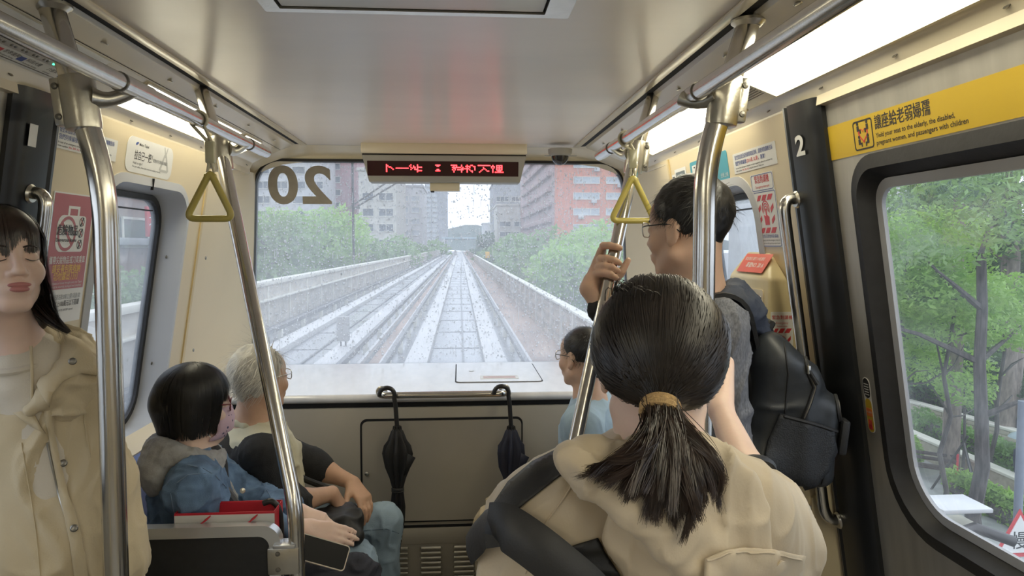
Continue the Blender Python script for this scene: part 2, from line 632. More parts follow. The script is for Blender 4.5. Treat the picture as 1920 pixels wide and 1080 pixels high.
# route map panel in the left cove
M = cove_frame(-1, 0.95, 1.97)
t = empty('route_map_display', 'white route map panel with small station lights in left cove', 'display panel', M=M)
sheet(t, 'panel', -.51, .51, -.069, .069, M_WHITE, 0, .003)
sheet(t, 'led_strip', -.50, .50, -.026, -.006, mat('grey_led_strip', (.42, .40, .38), .4), .003, .0042)
for i in range(24):
    x = -.48 + i * .0412
    lit = G_GREEN if i == 21 else (G_RED if i == 22 else M_SCREW)
    for q in (0, 1):
        MB().lathe([(0, .0022), (.0042, .0012), (.005, 0)], 10, Matrix.Translation((x + q * .014, -.016, .0042))).obj('led', lit if q == 0 or i > 20 else M_SCREW, t)
for i in range(12):
    x = -.47 + i * .084
    if i % 3 != 1:
        sheet(t, 'station_box', x, x + .022, -.052, -.036, M_BLUEINK if i % 2 else M_REDINK, .003, .0036)
    letter(t, ['大安', '南京復興', '忠孝復興', '科技大樓', '六張犁', '松山機場'][i % 6], .014, M_INK, x + .026, -.040, .0036)
    letter(t, ['Daan', 'Nanjing Fuxing', 'Zhongxiao Fuxing', 'Technology Building', 'Liuzhangli', 'Songshan Airport'][i % 6], .007, M_INK, x + .026, -.053, .0036)
sheet(t, 'route_line', -.50, .50, -.062, -.059, M_SCREW, .003, .0034)

# ------------------------------------------------------------------ side walls, windows, doors
WIN = (2.28, 2.96, .88, 1.81)      # opening of the forward side windows (y0,y1,z0,z1)
REAR = (-2.6, -.35, .95, 1.80)
for s, nm in ((-1, 'wall_left'), (1, 'wall_right')):
    b = MB()
    b.plate([(1.992, 0), (3.14, 0), (3.14, 1.985), (1.992, 1.985)], [rrect(*WIN, .13)], wall_map(s), (0, .05))
    b.plate([(Y0, 0), (.02, 0), (.02, 1.985), (Y0, 1.985)], [rrect(*REAR, .12)], wall_map(s), (0, .05))
    w = struct(b.obj(nm, M_BEIGE, smooth=False))

for s, n in ((-1, 2), (1, 3)):
    e = empty('window_%d' % n)
    struct(e)
    # moulded surround: inner lip on the wall, reveal sloping out to the glass
    lip_o, lip_i = rrect(WIN[0] - .03, WIN[1] + .03, WIN[2] - .03, WIN[3] + .03, .155), rrect(*WIN, .13)
    gl = rrect(WIN[0] + .015, WIN[1] - .015, WIN[2] + .015, WIN[3] - .015, .12)
    mp = wall_map(s)
    k = len(lip_o)
    vs = [mp(u, v, -.004) for u, v in lip_o] + [mp(u, v, -.009) for u, v in lip_i] + [mp(u, v, .10) for u, v in gl] + [mp(u, v, .01) for u, v in lip_o]
    fs = []
    for r in range(2):
        for i in range(k):
            fs.append((r * k + i, r * k + (i + 1) % k, (r + 1) * k + (i + 1) % k, (r + 1) * k + i))
    for i in range(k):
        fs.append((3 * k + i, 3 * k + (i + 1) % k, (i + 1) % k, i))
    MB().raw(vs, fs).obj('window_frame', M_FRAME, e, angle=30)
    gi = rrect(WIN[0] + .035, WIN[1] - .035, WIN[2] + .035, WIN[3] - .035, .11)
    MB().plate(gl, [gi], mp, (.085, .115)).obj('gasket', M_RUBBER, e, smooth=False)
    MB().plate(gl, [], mp, (.098, .104)).obj('pane', M_PANE_L, e, smooth=False)
    # hinged joint in the upper rail of the surround
    MB().plate([(2.60, WIN[3] - .012), (2.604, WIN[3] - .012), (2.604, WIN[3] + .028), (2.60, WIN[3] + .028)], [], mp, (-.012, -.003)).obj('rail_joint', M_GAP, e)
    MB().plate([(WIN[0] + .12, WIN[3] - .075), (WIN[1] - .12, WIN[3] - .075), (WIN[1] - .12, WIN[3] - .071), (WIN[0] + .12, WIN[3] - .071)], [], mp, (.08, .098)).obj('glazing_bar', M_RUBBER, e)
    for (y, z) in ((2.985, 1.55), (2.985, 1.12), (2.255, 1.3)):
        MB().lathe([(0, .003), (.006, .0025), (.007, 0)], 12, wall_frame(s, y - (.035 if y > 2.5 else 0), z, .004 - (.055 if y > 2.5 else 0))).obj('screw', M_SCREW, e)

for s, n in ((-1, 4), (1, 5)):          # windows behind the viewer
    e = struct(empty('window_%d' % n))
    MB().plate(rrect(REAR[0] - .04, REAR[1] + .04, REAR[2] - .04, REAR[3] + .04, .14), [rrect(*REAR, .12)], wall_map(s), (-.008, .03)).obj('window_frame', M_FRAME, e, smooth=False)
    MB().plate(rrect(REAR[0] - .01, REAR[1] + .01, REAR[2] - .01, REAR[3] + .01, .12), [], wall_map(s), (.03, .036)).obj('pane', M_PANE, e, smooth=False)

DWIN = (1.08, 1.705, .915, 1.785)
for s, n in ((-1, 1), (1, 2)):
    e = struct(empty('door_%d' % n))
    mp = wall_map(s)
    for (ya, yb, wy0, wy1, nm) in ((.915, 1.83, DWIN[0], DWIN[1], 0), (.0, .905, .10, .72, 1)):
        wo = rrect(wy0 - .035, wy1 + .035, DWIN[2] - .035, DWIN[3] + .035, (.17, .17, .10, .10))
        wi = rrect(wy0, wy1, DWIN[2], DWIN[3], (.15, .15, .075, .075))
        wg = rrect(wy0 + .022, wy1 - .022, DWIN[2] + .022, DWIN[3] - .022, (.135, .135, .06, .06))
        leaf = MB().plate([(ya, .02), (yb, .02), (yb, 2.0), (ya, 2.0)], [wo], mp, (.02, .055)).obj('door_leaf', M_DOOR, e, smooth=False)
        k = len(wo)
        vs = [mp(u, v, .018) for u, v in wo] + [mp(u, v, .010) for u, v in wi] + [mp(u, v, .05) for u, v in wg]
        fs = [(r * k + i, r * k + (i + 1) % k, (r + 1) * k + (i + 1) % k, (r + 1) * k + i) for r in range(2) for i in range(k)]
        MB().raw(vs, fs).obj('gasket', M_RUBBER, e, angle=30)
        MB().plate(wg, [rrect(wy0 + .045, wy1 - .045, DWIN[2] + .045, DWIN[3] - .045, (.115, .115, .045, .045))], mp, (.046, .056)).obj('window_rim', M_FRAME, e, smooth=False)
        MB().plate(wg, [], mp, (.052, .058)).obj('pane', M_PANE, e, smooth=False)
    MB().plate([(.906, .02), (.914, .02), (.914, 2.0), (.906, 2.0)], [], mp, (.01, .05)).obj('door_seal', M_RUBBER, e, smooth=False)

# black posts beside the doors, with numbers
for s, num, lab in ((-1, '1', 'black door post numbered 1 beside the dangerous items poster'), (1, '2', 'black door post numbered 2 beside the yellow banner door')):
    e = empty('door_post', lab, 'door post', 'numbered door posts')
    mp = wall_map(s)
    prof = [(1.812, .055), (1.812, .008), (1.83, -.006), (1.86, -.012), (1.925, -.016), (1.950, -.016), (1.958, -.006), (1.966, -.006), (1.972, -.014), (1.985, -.012), (1.99, .0), (1.99, .055)]
    vs, fs = [], []
    for z in (0.02, 1.99):
        vs += [mp(u, z, d) for u, d in prof]
    k = len(prof)
    fs = [(i, (i + 1) % k, (i + 1) % k + k, i + k) for i in range(k)] + [tuple(range(k)), tuple(range(2 * k - 1, k - 1, -1))]
    MB().raw(vs, fs).obj('post', M_BLACK, e, angle=28)
    M = wall_frame(s, 1.90 if s > 0 else 1.868, 1.875, .0175)
    o = link('number', text_mesh(num, .075, M_WHITE, bold=.03, align='CENTER', width=.05 if num == '2' else .034, res=8), e, M=M)

# grab rails on the door posts
GY = {-1: 1.895, 1: 1.965}
for s, lab in ((-1, 'vertical steel grab rail next to the dangerous items poster'), (1, 'vertical steel grab rail next to the emergency intercom')):
    P = []
    for (z, off) in ((1.735, .014), (1.735, -.055), (.80, -.055), (.80, .014)):
        P.append((s * (WX(z, s) + off), GY[s], z))
    g = empty('grab_rail', lab, 'handrail', 'door post grab rails')
    MB().tube(bent(P, .05, 7), .0165, 14).obj('bar', M_STEEL, g)
    for z in (1.735, .80):
        MB().lathe([(.0, .007), (.021, .006), (.025, 0)], 18, wall_frame(s, GY[s], z, .0145)).obj('flange', M_CAST, g)

# yellow priority banner on the right door
M = wall_frame(1, 1.40, 1.862, -.0195)
t = empty('priority_seat_banner', 'yellow banner asking to yield seats above the door window', 'sign', M=M)
sheet(t, 'banner', -.415, .45, -.041, .046, M_YEL, 0, .0012)
X = -.296
poly_sheet(t, 'pictogram_frame', rrect(X, X + .08, -.032, .038, .008), M_INK, .0012, .002, [rrect(X + .003, X + .077, -.029, .035, .006)])
for (cx, cy, fl) in ((X + .02, .02, 1), (X + .059, .02, -1), (X + .022, -.012, 1), (X + .058, -.012, -1)):
    b = MB().lathe([(0, .0009), (.0042, .0008), (.0042, 0)], 12, Matrix.Translation((cx, cy + .011, .0012)))
    b.obj('figure_head', M_INK, t)
    poly_sheet(t, 'figure_body', [(cx - .004 * fl, cy + .006), (cx + .004 * fl, cy + .006), (cx + .004 * fl, cy - .003), (cx + .011 * fl, cy - .003), (cx + .011 * fl, cy - .013), (cx + .007 * fl, cy - .013), (cx + .007 * fl, cy - .007), (cx - .004 * fl, cy - .007)], M_INK, .0012, .002)
hp = []
for k in range(40):
    a = 2 * math.pi * k / 40
    hp.append((16 * math.sin(a) ** 3, 13 * math.cos(a) - 5 * math.cos(2 * a) - 2 * math.cos(3 * a) - math.cos(4 * a)))
hc = (X + .04, .003)
poly_sheet(t, 'heart_outline', [(hc[0] + p[0] * .00125, hc[1] + p[1] * .00125) for p in hp], M_REDINK, .0012, .0018,
           [[(hc[0] + p[0] * .00098, hc[1] + .0003 + p[1] * .00098) for p in hp]])
letter(t, '讓座給老弱婦孺', .036, M_INK, X + .09, .0195, .0016, bold=.022, width=.195)
letter(t, 'Yield your seat to the elderly, the disabled,', .0155, M_INK, X + .09, -.008, .0016, bold=.012, width=.265)
letter(t, 'pregnant women, and passengers with children', .0155, M_INK, X + .09, -.025, .0016, bold=.012, width=.30)

# little oval sticker low on the door
M = wall_frame(1, 1.783, 1.178, -.0195)
t = empty('pinch_warning_sticker', 'small oval hand pinch warning sticker on the door edge', 'sticker', M=M)
sheet(t, 'backing', -.016, .016, -.075, .075, M_WHITE, 0, .001, .0155, 6)
sheet(t, 'black_half', -.014, .014, .02, .073, M_INK, .001, .0014, .0135, 6)
sheet(t, 'yellow_half', -.014, .014, -.073, .018, M_YEL, .001, .0014, .0135, 6)
sheet(t, 'red_band', -.013, .013, -.03, -.008, mat('orange_ink', (.75, .2, .05), .5), .0014, .0018, .003)
for k in range(5):
    sheet(t, 'text_line', -.010, .010, .028 + k * .007, .0305 + k * .007, M_WHITE, .0014, .0017)
letter(t, '小心夾手', .0062, M_WHITE, 0, -.019, .0019, align='CENTER')
for k in range(4):
    sheet(t, 'finger', -.009 + k * .0042, -.006 + k * .0042, -.055, -.040 + .002 * (k % 2), M_REDINK, .0014, .0018, .0014, 3)
sheet(t, 'palm', -.010, .008, -.066, -.053, M_REDINK, .0014, .0018, .004, 4)

# ------------------------------------------------------------------ front end
def fmap(u, v, d):
    return (u * (1 + (2.06 - v) * .075), 4.0 - .13 * (v - .95) / 1.1 + d, v)


WS = rrect(-.985, .985, .93, 2.06, (.02, .02, .13, .13), 10)
struct(MB().plate([(-1.12, .60), (1.12, .60), (1.12, 2.2), (-1.12, 2.2)], [WS], fmap, (0, .05)).obj('wall_front', M_COVE, smooth=False))
e = struct(empty('window_1'))
e['label'] = 'rain-covered front windscreen'
MB().plate(rrect(-.989, .989, .92, 2.064, (.02, .02, .134, .134), 10), [rrect(-.980, .980, .935, 2.050, (.02, .02, .126, .126), 10)], fmap, (-.003, .06)).obj('gasket', M_RUBBER, e, smooth=False)
MB().plate(rrect(-.985, .985, .93, 2.06, (.02, .02, .13, .13), 10), [], fmap, (.032, .038)).obj('pane', M_WET, e, smooth=False)

# corner panels between side walls and windscreen
for s, nm in ((-1, 'wall_front_left'), (1, 'wall_front_right')):
    b = MB()
    rows = []
    for z in (0.6, 1.2, 1.6, 1.985):
        x1 = .978 * (1 + (2.06 - z) * .075)
        rows.append([(s * WX(z, s), 3.14, z), (s * (WX(z, s) * .8 + x1 * .2 + .012), 3.4, z), (s * (WX(z, s) * .45 + x1 * .55 + .015), 3.7, z), (s * (x1 + .002), 4.0 - .13 * (z - .95) / 1.1 + .004, z), (s * (x1 + .1), 4.05, z), (s * (WX(z, s) + .08), 3.14, z)])
    vs = [p for r in rows for p in r]
    k = 6
    fs = [(r * k + i, r * k + (i + 1) % k, (r + 1) * k + (i + 1) % k, (r + 1) * k + i) for r in range(3) for i in range(k)]
    fs += [tuple(range(k)), tuple(3 * k + i for i in range(k))]
    w = struct(b.raw(vs, fs).obj(nm, M_BEIGE, angle=30))
    pb = MB().plate([(3.124, .0), (3.146, .0), (3.146, 1.985), (3.124, 1.985)], [], wall_map(s), (-.006, .02))
    pb.obj('corner_bead', mat('yellowed_corner_bead', (.66, .52, .27), .35), w, smooth=False)
    for z in (1.15, 1.55):
        MB().lathe([(0, .003), (.007, .0025), (.008, 0)], 12, Matrix.Translation((s * (WX(z, s) * .97 - .0), 3.16, z)) @ Matrix.Rotation(-s * math.pi / 2, 4, 'Y')).obj('screw', M_SCREW, w)

# header above the windscreen, rounded towards the coves
b = MB()
vs, fs = [], []
hprof = [(3.70, 2.135), (3.756, 2.121), (3.79, 2.105), (3.86, 2.088), (3.885, 2.062), (3.90, 2.055), (3.95, 2.2)]
xs = [-1.12, -1.0, -.92, -.85, -.7, .7, .85, .92, 1.0, 1.12]
for x in xs:
    dz = -.14 * max(0, (abs(x) - .74) / .38) ** 1.6
    vs += [(x, y, z + (dz if 0 < i < 6 else 0)) for i, (y, z) in enumerate(hprof)]
k = len(hprof)
fs = [(i * k + j, i * k + (j + 1) % k, (i + 1) * k + (j + 1) % k, (i + 1) * k + j) for i in range(len(xs) - 1) for j in range(k)]
fs += [tuple(range(k)), tuple((len(xs) - 1) * k + j for j in range(k))]
struct(b.raw(vs, fs).obj('trim_3', M_COVE, angle=35))
MB().box((0, -3.03, 1.0), (2.9, .05, 2.4)).obj('wall_back', M_BEIGE)['kind'] = 'structure'

# console under the windscreen
con = empty('front_console', 'grey front console with hatch, access panel and louvred base', 'console')
MB().plate([(-1.128, 3.15), (1.18, 3.15), (1.055, 3.985), (-1.055, 3.985)], [], lambda u, v, d: (u, v, .928 + d), (-.018, .018)).obj('ledge', M_DASH, con, smooth=False)
MB().tube([(-1.128, 3.152, .928), (1.18, 3.152, .928)], .0179, 16).obj('ledge_nosing', M_DASH, con)
MB().box((0, 3.163, .896), (2.44, .012, .02), bev=.003).obj('shadow_gap', M_GAP, con)
MB().box((0, 3.158, .475), (2.44, .022, .82), bev=.003).obj('front_panel', M_PANEL, con)
FY = 3.146
hA, hB = at(675, 785, FY), at(980, 785, FY)
hx0, hx1, hz1, hz0 = hA.x, hB.x, hA.z - .002, .365
MB().plate(rrect(hx0, hx1, hz0, hz1, .03), [rrect(hx0 + .008, hx1 - .006, hz0 + .006, hz1 - .01, .026)], lambda u, v, d: (u, FY - d, v), (0.0, .003)).obj('panel_joint', M_GAP, con, smooth=False)
ap = MB().plate(rrect(hx0 + .009, hx1 - .007, hz0 + .007, hz1 - .011, .025), [], lambda u, v, d: (u, FY - d, v), (0, .005)).obj('access_panel', M_PANEL, con, smooth=False)
MB().lathe([(0, .006), (.006, .006), (.009, .004), (.0095, 0)], 16, Matrix.Translation((at(688, 888, FY).x, FY - .005, at(688, 888, FY).z)) @ Matrix.Rotation(math.pi / 2, 4, 'X')).obj('lock', M_CAST, ap)
for px in (672, 978):
    p = at(px, 746, FY)
    MB().lathe([(0, .004), (.0065, .003), (.0075, 0)], 14, Matrix.Translation((p.x, FY + .001, p.z)) @ Matrix.Rotation(math.pi / 2, 4, 'X')).obj('screw', M_SCREW, con)
MB().box((0, 3.148, .345), (2.44, .006, .012)).obj('plinth_line', M_GAP, con)
MB().box((0, 3.150, .30), (2.44, .012, .075), bev=.003).obj('plinth', M_PANEL, con)
MB().box((0, 3.156, .13), (2.44, .012, .26)).obj('grille_back', mat('dark_grille_taupe', (.10, .09, .075), .45), con)
# one pressed louvre: a half-round hood
vs, fs = [], []
for i, x in enumerate((-.050, -.044, .044, .050)):
    r = .4 if i in (0, 3) else 1.0
    for k in range(6):
        a = math.pi * .62 * k / 5
        vs.append((x, -.011 * math.sin(a) * r, .0095 * math.cos(a) * r))
fs = [(i * 6 + k, i * 6 + k + 1, (i + 1) * 6 + k + 1, (i + 1) * 6 + k) for i in range(3) for k in range(5)]
lme = MB().raw(vs, fs).mesh('louvre', M_CAST)
c0 = at(808, 1015, 3.15)
for ix in (-3, -2, -1, 0, 1, 2, 3):
    for iz in range(10):
        o = link('louvre', lme, con)
        o.location = (c0.x + ix * .148, 3.150, .243 - iz * .0228)
# hatch on the ledge
LZ = .946
q = [at_z(857, 682, LZ), at_z(1000, 682, LZ), at_z(1013, 716, LZ), at_z(855, 717, LZ)]
ux0, ux1, vy0, vy1 = (q[0].x + q[3].x) / 2, (q[1].x + q[2].x) / 2, (q[2].y + q[3].y) / 2, (q[0].y + q[1].y) / 2
MB().plate(rrect(ux0 - .006, ux1 + .006, vy0 - .008, vy1 + .008, .03), [], lambda u, v, d: (u, v, LZ + d), (-.002, .0012)).obj('hatch_joint', M_GAP, con, smooth=False)
hl = MB().plate(rrect(ux0, ux1, vy0, vy1, .026), [], lambda u, v, d: (u, v, LZ + d), (-.002, .004)).obj('hatch_lid', M_DASH, con, smooth=False)
MB().lathe([(.012, 0), (.014, .002), (.008, .003), (0, .003)], 16, Matrix.Translation((at_z(884, 697, LZ).x, at_z(884, 697, LZ).y, LZ + .0035))).obj('latch', M_CAST, hl)
lp = at_z(936, 708, LZ)
lab = MB().plate(rrect(lp.x - .095, lp.x + .095, lp.y - .055, lp.y + .035, .005), [], lambda u, v, d: (u, v, LZ + d), (.004, .005)).obj('warning_label', M_WHITE, hl, smooth=False)
for k in range(3):
    MB().plate([(lp.x - .08, lp.y - .04 + k * .022), (lp.x + .08, lp.y - .04 + k * .022), (lp.x + .08, lp.y - .03 + k * .022), (lp.x - .08, lp.y - .03 + k * .022)], [], lambda u, v, d: (u, v, LZ + d), (.005, .0055)).obj('label_line', mat('faded_red_ink', (.60, .36, .36), .5), hl)

# bar on the console front
bA, bB = at(712, 741, 3.07), at(948, 738, 3.07)
bz = (bA.z + bB.z) / 2
t = empty('console_rail', 'short polished steel rail on the front console holding umbrellas', 'handrail')
MB().tube(bent([(bA.x, 3.15, bz), (bA.x, 3.07, bz), (bB.x, 3.07, bz), (bB.x, 3.15, bz)], .035, 7), .0155, 16).obj('bar', M_STEEL, t)
for x in (bA.x, bB.x):
    MB().lathe([(0, .006), (.022, .005), (.026, 0)], 18, Matrix.Translation((x, FY, bz)) @ Matrix.Rotation(math.pi / 2, 4, 'X')).obj('flange', M_CAST, t)

# ------------------------------------------------------------------ LED sign
LA, LB, LC, LD = at(678, 290, 3.66), at(987, 292, 3.66), at(975, 343, 3.68), at(692, 341, 3.68)
zt, zb = (LA.z + LB.z) / 2, (LC.z + LD.z) / 2
t = empty('led_sign', 'grey next-station sign with red LED characters under the ceiling', 'display')
M_LEDBOX = mat('grey_led_housing', (.36, .35, .32), .45, var=.03)
vs = [(LA.x, 3.66, zt), (LB.x, 3.66, zt), (LC.x, 3.68, zb), (LD.x, 3.68, zb), (LA.x, 3.80, zt), (LB.x, 3.80, zt), (LC.x, 3.79, zb), (LD.x, 3.79, zb)]
bm = bmesh.new()
bv = [bm.verts.new(v) for v in vs]
for q in ((0, 1, 2, 3), (4, 7, 6, 5), (0, 4, 5, 1), (3, 2, 6, 7), (0, 3, 7, 4), (1, 5, 6, 2)):
    bm.faces.new([bv[i] for i in q])
bmesh.ops.recalc_face_normals(bm, faces=bm.faces[:])
bmesh.ops.bevel(bm, geom=bm.edges[:], offset=.006, segments=3, profile=.5, affect='EDGES')
bm.verts.index_update()
MB().raw([v.co for v in bm.verts], [[v.index for v in f.verts] for f in bm.faces]).obj('housing', M_LEDBOX, t, angle=35)
bm.free()
MB().box(((LA.x + LB.x) / 2, 3.74, (zt + 2.12) / 2 + .004), (LB.x - LA.x + .006, .19, 2.12 - zt - .004), bev=.006).obj('mounting_box', M_COVE, t)
MB().box(((LA.x + LB.x) / 2, 3.74, zt + .003), (LB.x - LA.x - .004, .15, .008)).obj('shadow_joint', M_GAP, t)
nA, nB = at(806, 344, 3.71), at(862, 358, 3.71)
MB().box(((nA.x + nB.x) / 2, 3.74, (nA.z + nB.z) / 2 + .004), (nB.x - nA.x, .06, nA.z - nB.z + .01), bev=.005).obj('sensor_box', M_COVE, t)
MB().box((nA.x + .012, 3.74, nB.z - .002), (.018, .05, .006), bev=.001).obj('sensor_foot', M_GAP, t)
dA, dB = at(688, 301, 3.659), at(972, 331, 3.667)
M_LEDGLASS = mat('dark_red_led_window', (.03, .003, .006), .25, var=.05)
yf = lambda z: 3.66 + (zt - z) / (zt - zb) * .02
MB().plate([(dA.x, dB.z), (dB.x, dB.z), (dB.x, dA.z), (dA.x, dA.z)], [], lambda u, v, d: (u, yf(v) - d, v), (-.002, .0012)).obj('screen', M_LEDGLASS, t, smooth=False)
ROWS = {
    'p': ["..#.......", "..##......", "..#.##....", "..#...#...", "..#....#..", "..#.......", "..#......."],
    'd': ["..........", "..........", "..........", "##########", "..........", "..........", ".........."],
    'z': [".#....#...", "#..#..#...", ".#.##.####", "..#.#.#...", ".#..###...", "......####", "......#..."],
    ':': ["####......", ".##.......", "..........", "..........", ".##.......", "####......", ".........."],
    'k': ["#####...#.", "..#.#...#.", ".#######.#", "..##....##", ".#.#.#####", "..#.....#.", "..#.....#."],
    'j': ["..#..##...", ".####..##.", "..#.#...#.", "####....#.", "..#.#...#.", "..#..##...", "..#...#..."],
    'b': ["##########", "..........", "....#.....", "....##....", "...#..#...", "..#....##.", ".#........"],
    'l': [".#..#####.", "###.#.#.#.", "#.#.#####.", ".#..#.#.#.", ".#..#####.", ".#...###..", ".#.#######"],
}
sx = (dB.x - dA.x) / 284.0
lit = MB()
pit = (dB.x - dA.x) / 108.0
zc = (dA.z + dB.z) / 2 + .001
for ch, px in (('p', 719), ('d', 742), ('z', 767), (':', 816), ('k', 845), ('j', 870), ('b', 896), ('l', 921)):
    for r, row in enumerate(ROWS[ch]):
        for c, q in enumerate(row):
            if q == '#':
                x = dA.x + (px - 688) * sx + c * pit * .92
                z = zc + (3 - r) * pit * .78
                h = pit * .40
                y = yf(z) - .0022
                lit.raw([(x - h, y, z - h), (x + h, y, z - h), (x + h, y, z + h), (x - h, y, z + h)], [(0, 1, 2, 3)])
tag(lit.obj('lit_dots', G_RED, t, smooth=False), 'red lit LED dots spelling the next station', kind='stuff')

# CCTV dome
p = at(1050, 293, 3.62)
t = empty('camera_dome', 'dark half-sphere security camera above the windscreen', 'security camera', loc=(p.x, 3.62, p.z))
MB().lathe([(.062, .035), (.06, .014), (.052, .004), (.046, .0), (.0, .0)][::-1], 24).obj('base', M_LEDBOX, t)
MB().lathe([(.044 * math.sin(math.pi / 2 * k / 8), -.048 * math.cos(math.pi / 2 * k / 8)) for k in range(9)], 24, Matrix.Translation((0, 0, .002))).obj('dome', mat('smoked_dome_plastic', (.02, .02, .022), .08, var=.1, spec=.7), t)
MB().box((.055, 0, .002), (.06, .012, .003)).obj('bracket', M_SCREW, t)
MB().box((-.055, 0, .002), (.05, .012, .003)).obj('bracket', M_SCREW, t)

# ------------------------------------------------------------------ rails, poles, straps
RX, RZ, RR, PR = .63, 1.95, .0188, .0255
for s, lab in ((-1, 'overhead steel handrail along the left cove'), (1, 'overhead steel handrail along the right cove')):
    t = empty('overhead_rail', lab, 'handrail', 'overhead rails')
    MB().tube([(s * RX, -2.6, RZ), (s * RX, 2.74, RZ)], RR, 20).obj('tube', M_STEEL, t)
    MB().lathe([(0, .012), (RR * .8, .008), (RR * 1.0, 0)], 20, Matrix.Translation((s * RX, 2.74, RZ)) @ Matrix.Rotation(-math.pi / 2, 4, 'X')).obj('end_cap', M_CAST, t)
    for y in (1.70, 2.63):
        MB().tube([(s * RX, y - .11, RZ), (s * RX, y + .035, RZ)], RR + .0022, 20).obj('sleeve', M_STEEL, t)
        MB().tube([(s * RX, y - .113, RZ), (s * RX, y - .108, RZ)], RR + .0026, 20).obj('sleeve_ring', M_SCREW, t)


def clamp(t, s, P, y):
    """cast clamp on the pole with an arm to the overhead rail"""
    d = Vector((s * -.12, 0, -1)).normalized()
    M = Matrix.Translation(P) @ d.to_track_quat('Z', 'X').to_matrix().to_4x4()
    MB().lathe([(PR + .001, -.058), (PR + .009, -.055), (PR + .0105, -.045), (PR + .0105, .045), (PR + .009, .055), (PR + .001, .058)], 24, M).obj('clamp', M_CAST, t)
    MB().box((0, 0, 0), (.022, .026, .10), Matrix.Translation(P + Vector((s * (PR + .014), -.004, 0))) @ Matrix.Rotation(s * .11, 4, 'Y'), bev=.004).obj('clamp_flange', M_CAST, t)
    for dz in (-.032, .032):
        MB().lathe([(0, .005), (.006, .004), (.0075, 0)], 12, Matrix.Translation(P + Vector((s * (PR + .014 + dz * .1), -.0165, dz))) @ Matrix.Rotation(math.pi / 2, 4, 'X')).obj('bolt', M_SCREW, t)
    a, b2 = P + Vector((-s * .02, 0, .012)), Vector((s * RX, y + .05, RZ - .004))
    pts = [a.lerp(b2, k / 6) + Vector((0, 0, -.012 * math.sin(math.pi * k / 6))) for k in range(7)]
    MB().tube(pts, [.026, .0205, .017, .0155, .0155, .0165, .0175], 16).obj('arm', M_CAST, t)


for s, y, zb, lab in ((-1, 1.60, 1.735, 'near left steel pole with a bend below its clamp, by the woman in beige coat'),
                      (1, 1.60, 1.795, 'near right steel pole with a bend, in front of the man with backpack')):
    dx = 0 if s < 0 else -.022
    t = empty('standing_pole', lab, 'pole', 'near standing poles', loc=(s * .672, y, 0))
    T = Vector((-s * .672 + dx, -y, 0))
    zc = 1.905 if s < 0 else 1.93
    P = [Vector((s * .775, y, 2.13)), Vector((s * .705, y, zc)), Vector((s * .672, y, zb)), Vector((s * .678, y, .0))]
    MB().tube([p + T for p in bent([P[0], P[2], P[3]], .09, 9)], PR, 22).obj('tube', M_STEEL, t)
    f = (P[1] - P[0]).length / (P[2] - P[0]).length
    clamp(t, s, P[0].lerp(P[2], (P[0].z - zc) / (P[0].z - P[2].z)) + T, 0.0) if False else None
    cl = P[0].lerp(P[2], (P[0].z - zc) / (P[0].z - P[2].z))
    t2 = t
    n0 = len(COL.objects)
    before = set(COL.objects)
    clamp(t, s, cl, y)
    for o in set(COL.objects) - before:
        o.location = o.location + T
    MB().lathe([(PR + .016, 0), (PR + .016, .006), (PR + .003, .014), (PR, .016)], 22, Matrix.Translation(Vector((s * .678, y, 0)) + T)).obj('floor_flange', M_CAST, t)
    MB().lathe([(PR + .014, .0), (PR + .014, -.006), (PR + .003, -.014), (PR, -.016)][::-1], 22, Matrix.Translation(Vector((s * .768, y, 2.112)) + T)).obj('top_flange', M_CAST, t)

for s, lab in ((-1, 'far left slanting steel pole beside the seat partition'), (1, 'far right slanting steel pole gripped by the standing man')):
    t = empty('slanting_pole', lab, 'pole', 'far slanting poles', loc=(s * .36, 1.95, 0))
    T = Vector((-s * .36, -1.95, 0))
    P = [Vector((s * .755, 2.43, 2.12)), Vector((s * .69, 2.42, 1.905)), Vector((s * .362, 1.95, .88)), Vector((s * .357, 1.95, .0))]
    if s > 0:
        P[2] = Vector((.385, 1.97, .90))
        P[3] = Vector((.380, 1.97, 0))
    d = (P[1] - P[2]).normalized()
    MB().tube([p + T for p in bent([P[0], P[1], P[2], P[3]], .06, 8)], .0215, 20).obj('tube', M_STEEL, t)
    before = set(COL.objects)
    PRs, PR = PR, .0215
    clamp(t, s, P[1], 2.42)
    PR = PRs
    for o in set(COL.objects) - before:
        o.location = o.location + T
    MB().lathe([(.036, 0), (.036, .006), (.024, .014), (.0215, .016)], 20, Matrix.Translation(P[3] + T)).obj('floor_flange', M_CAST, t)


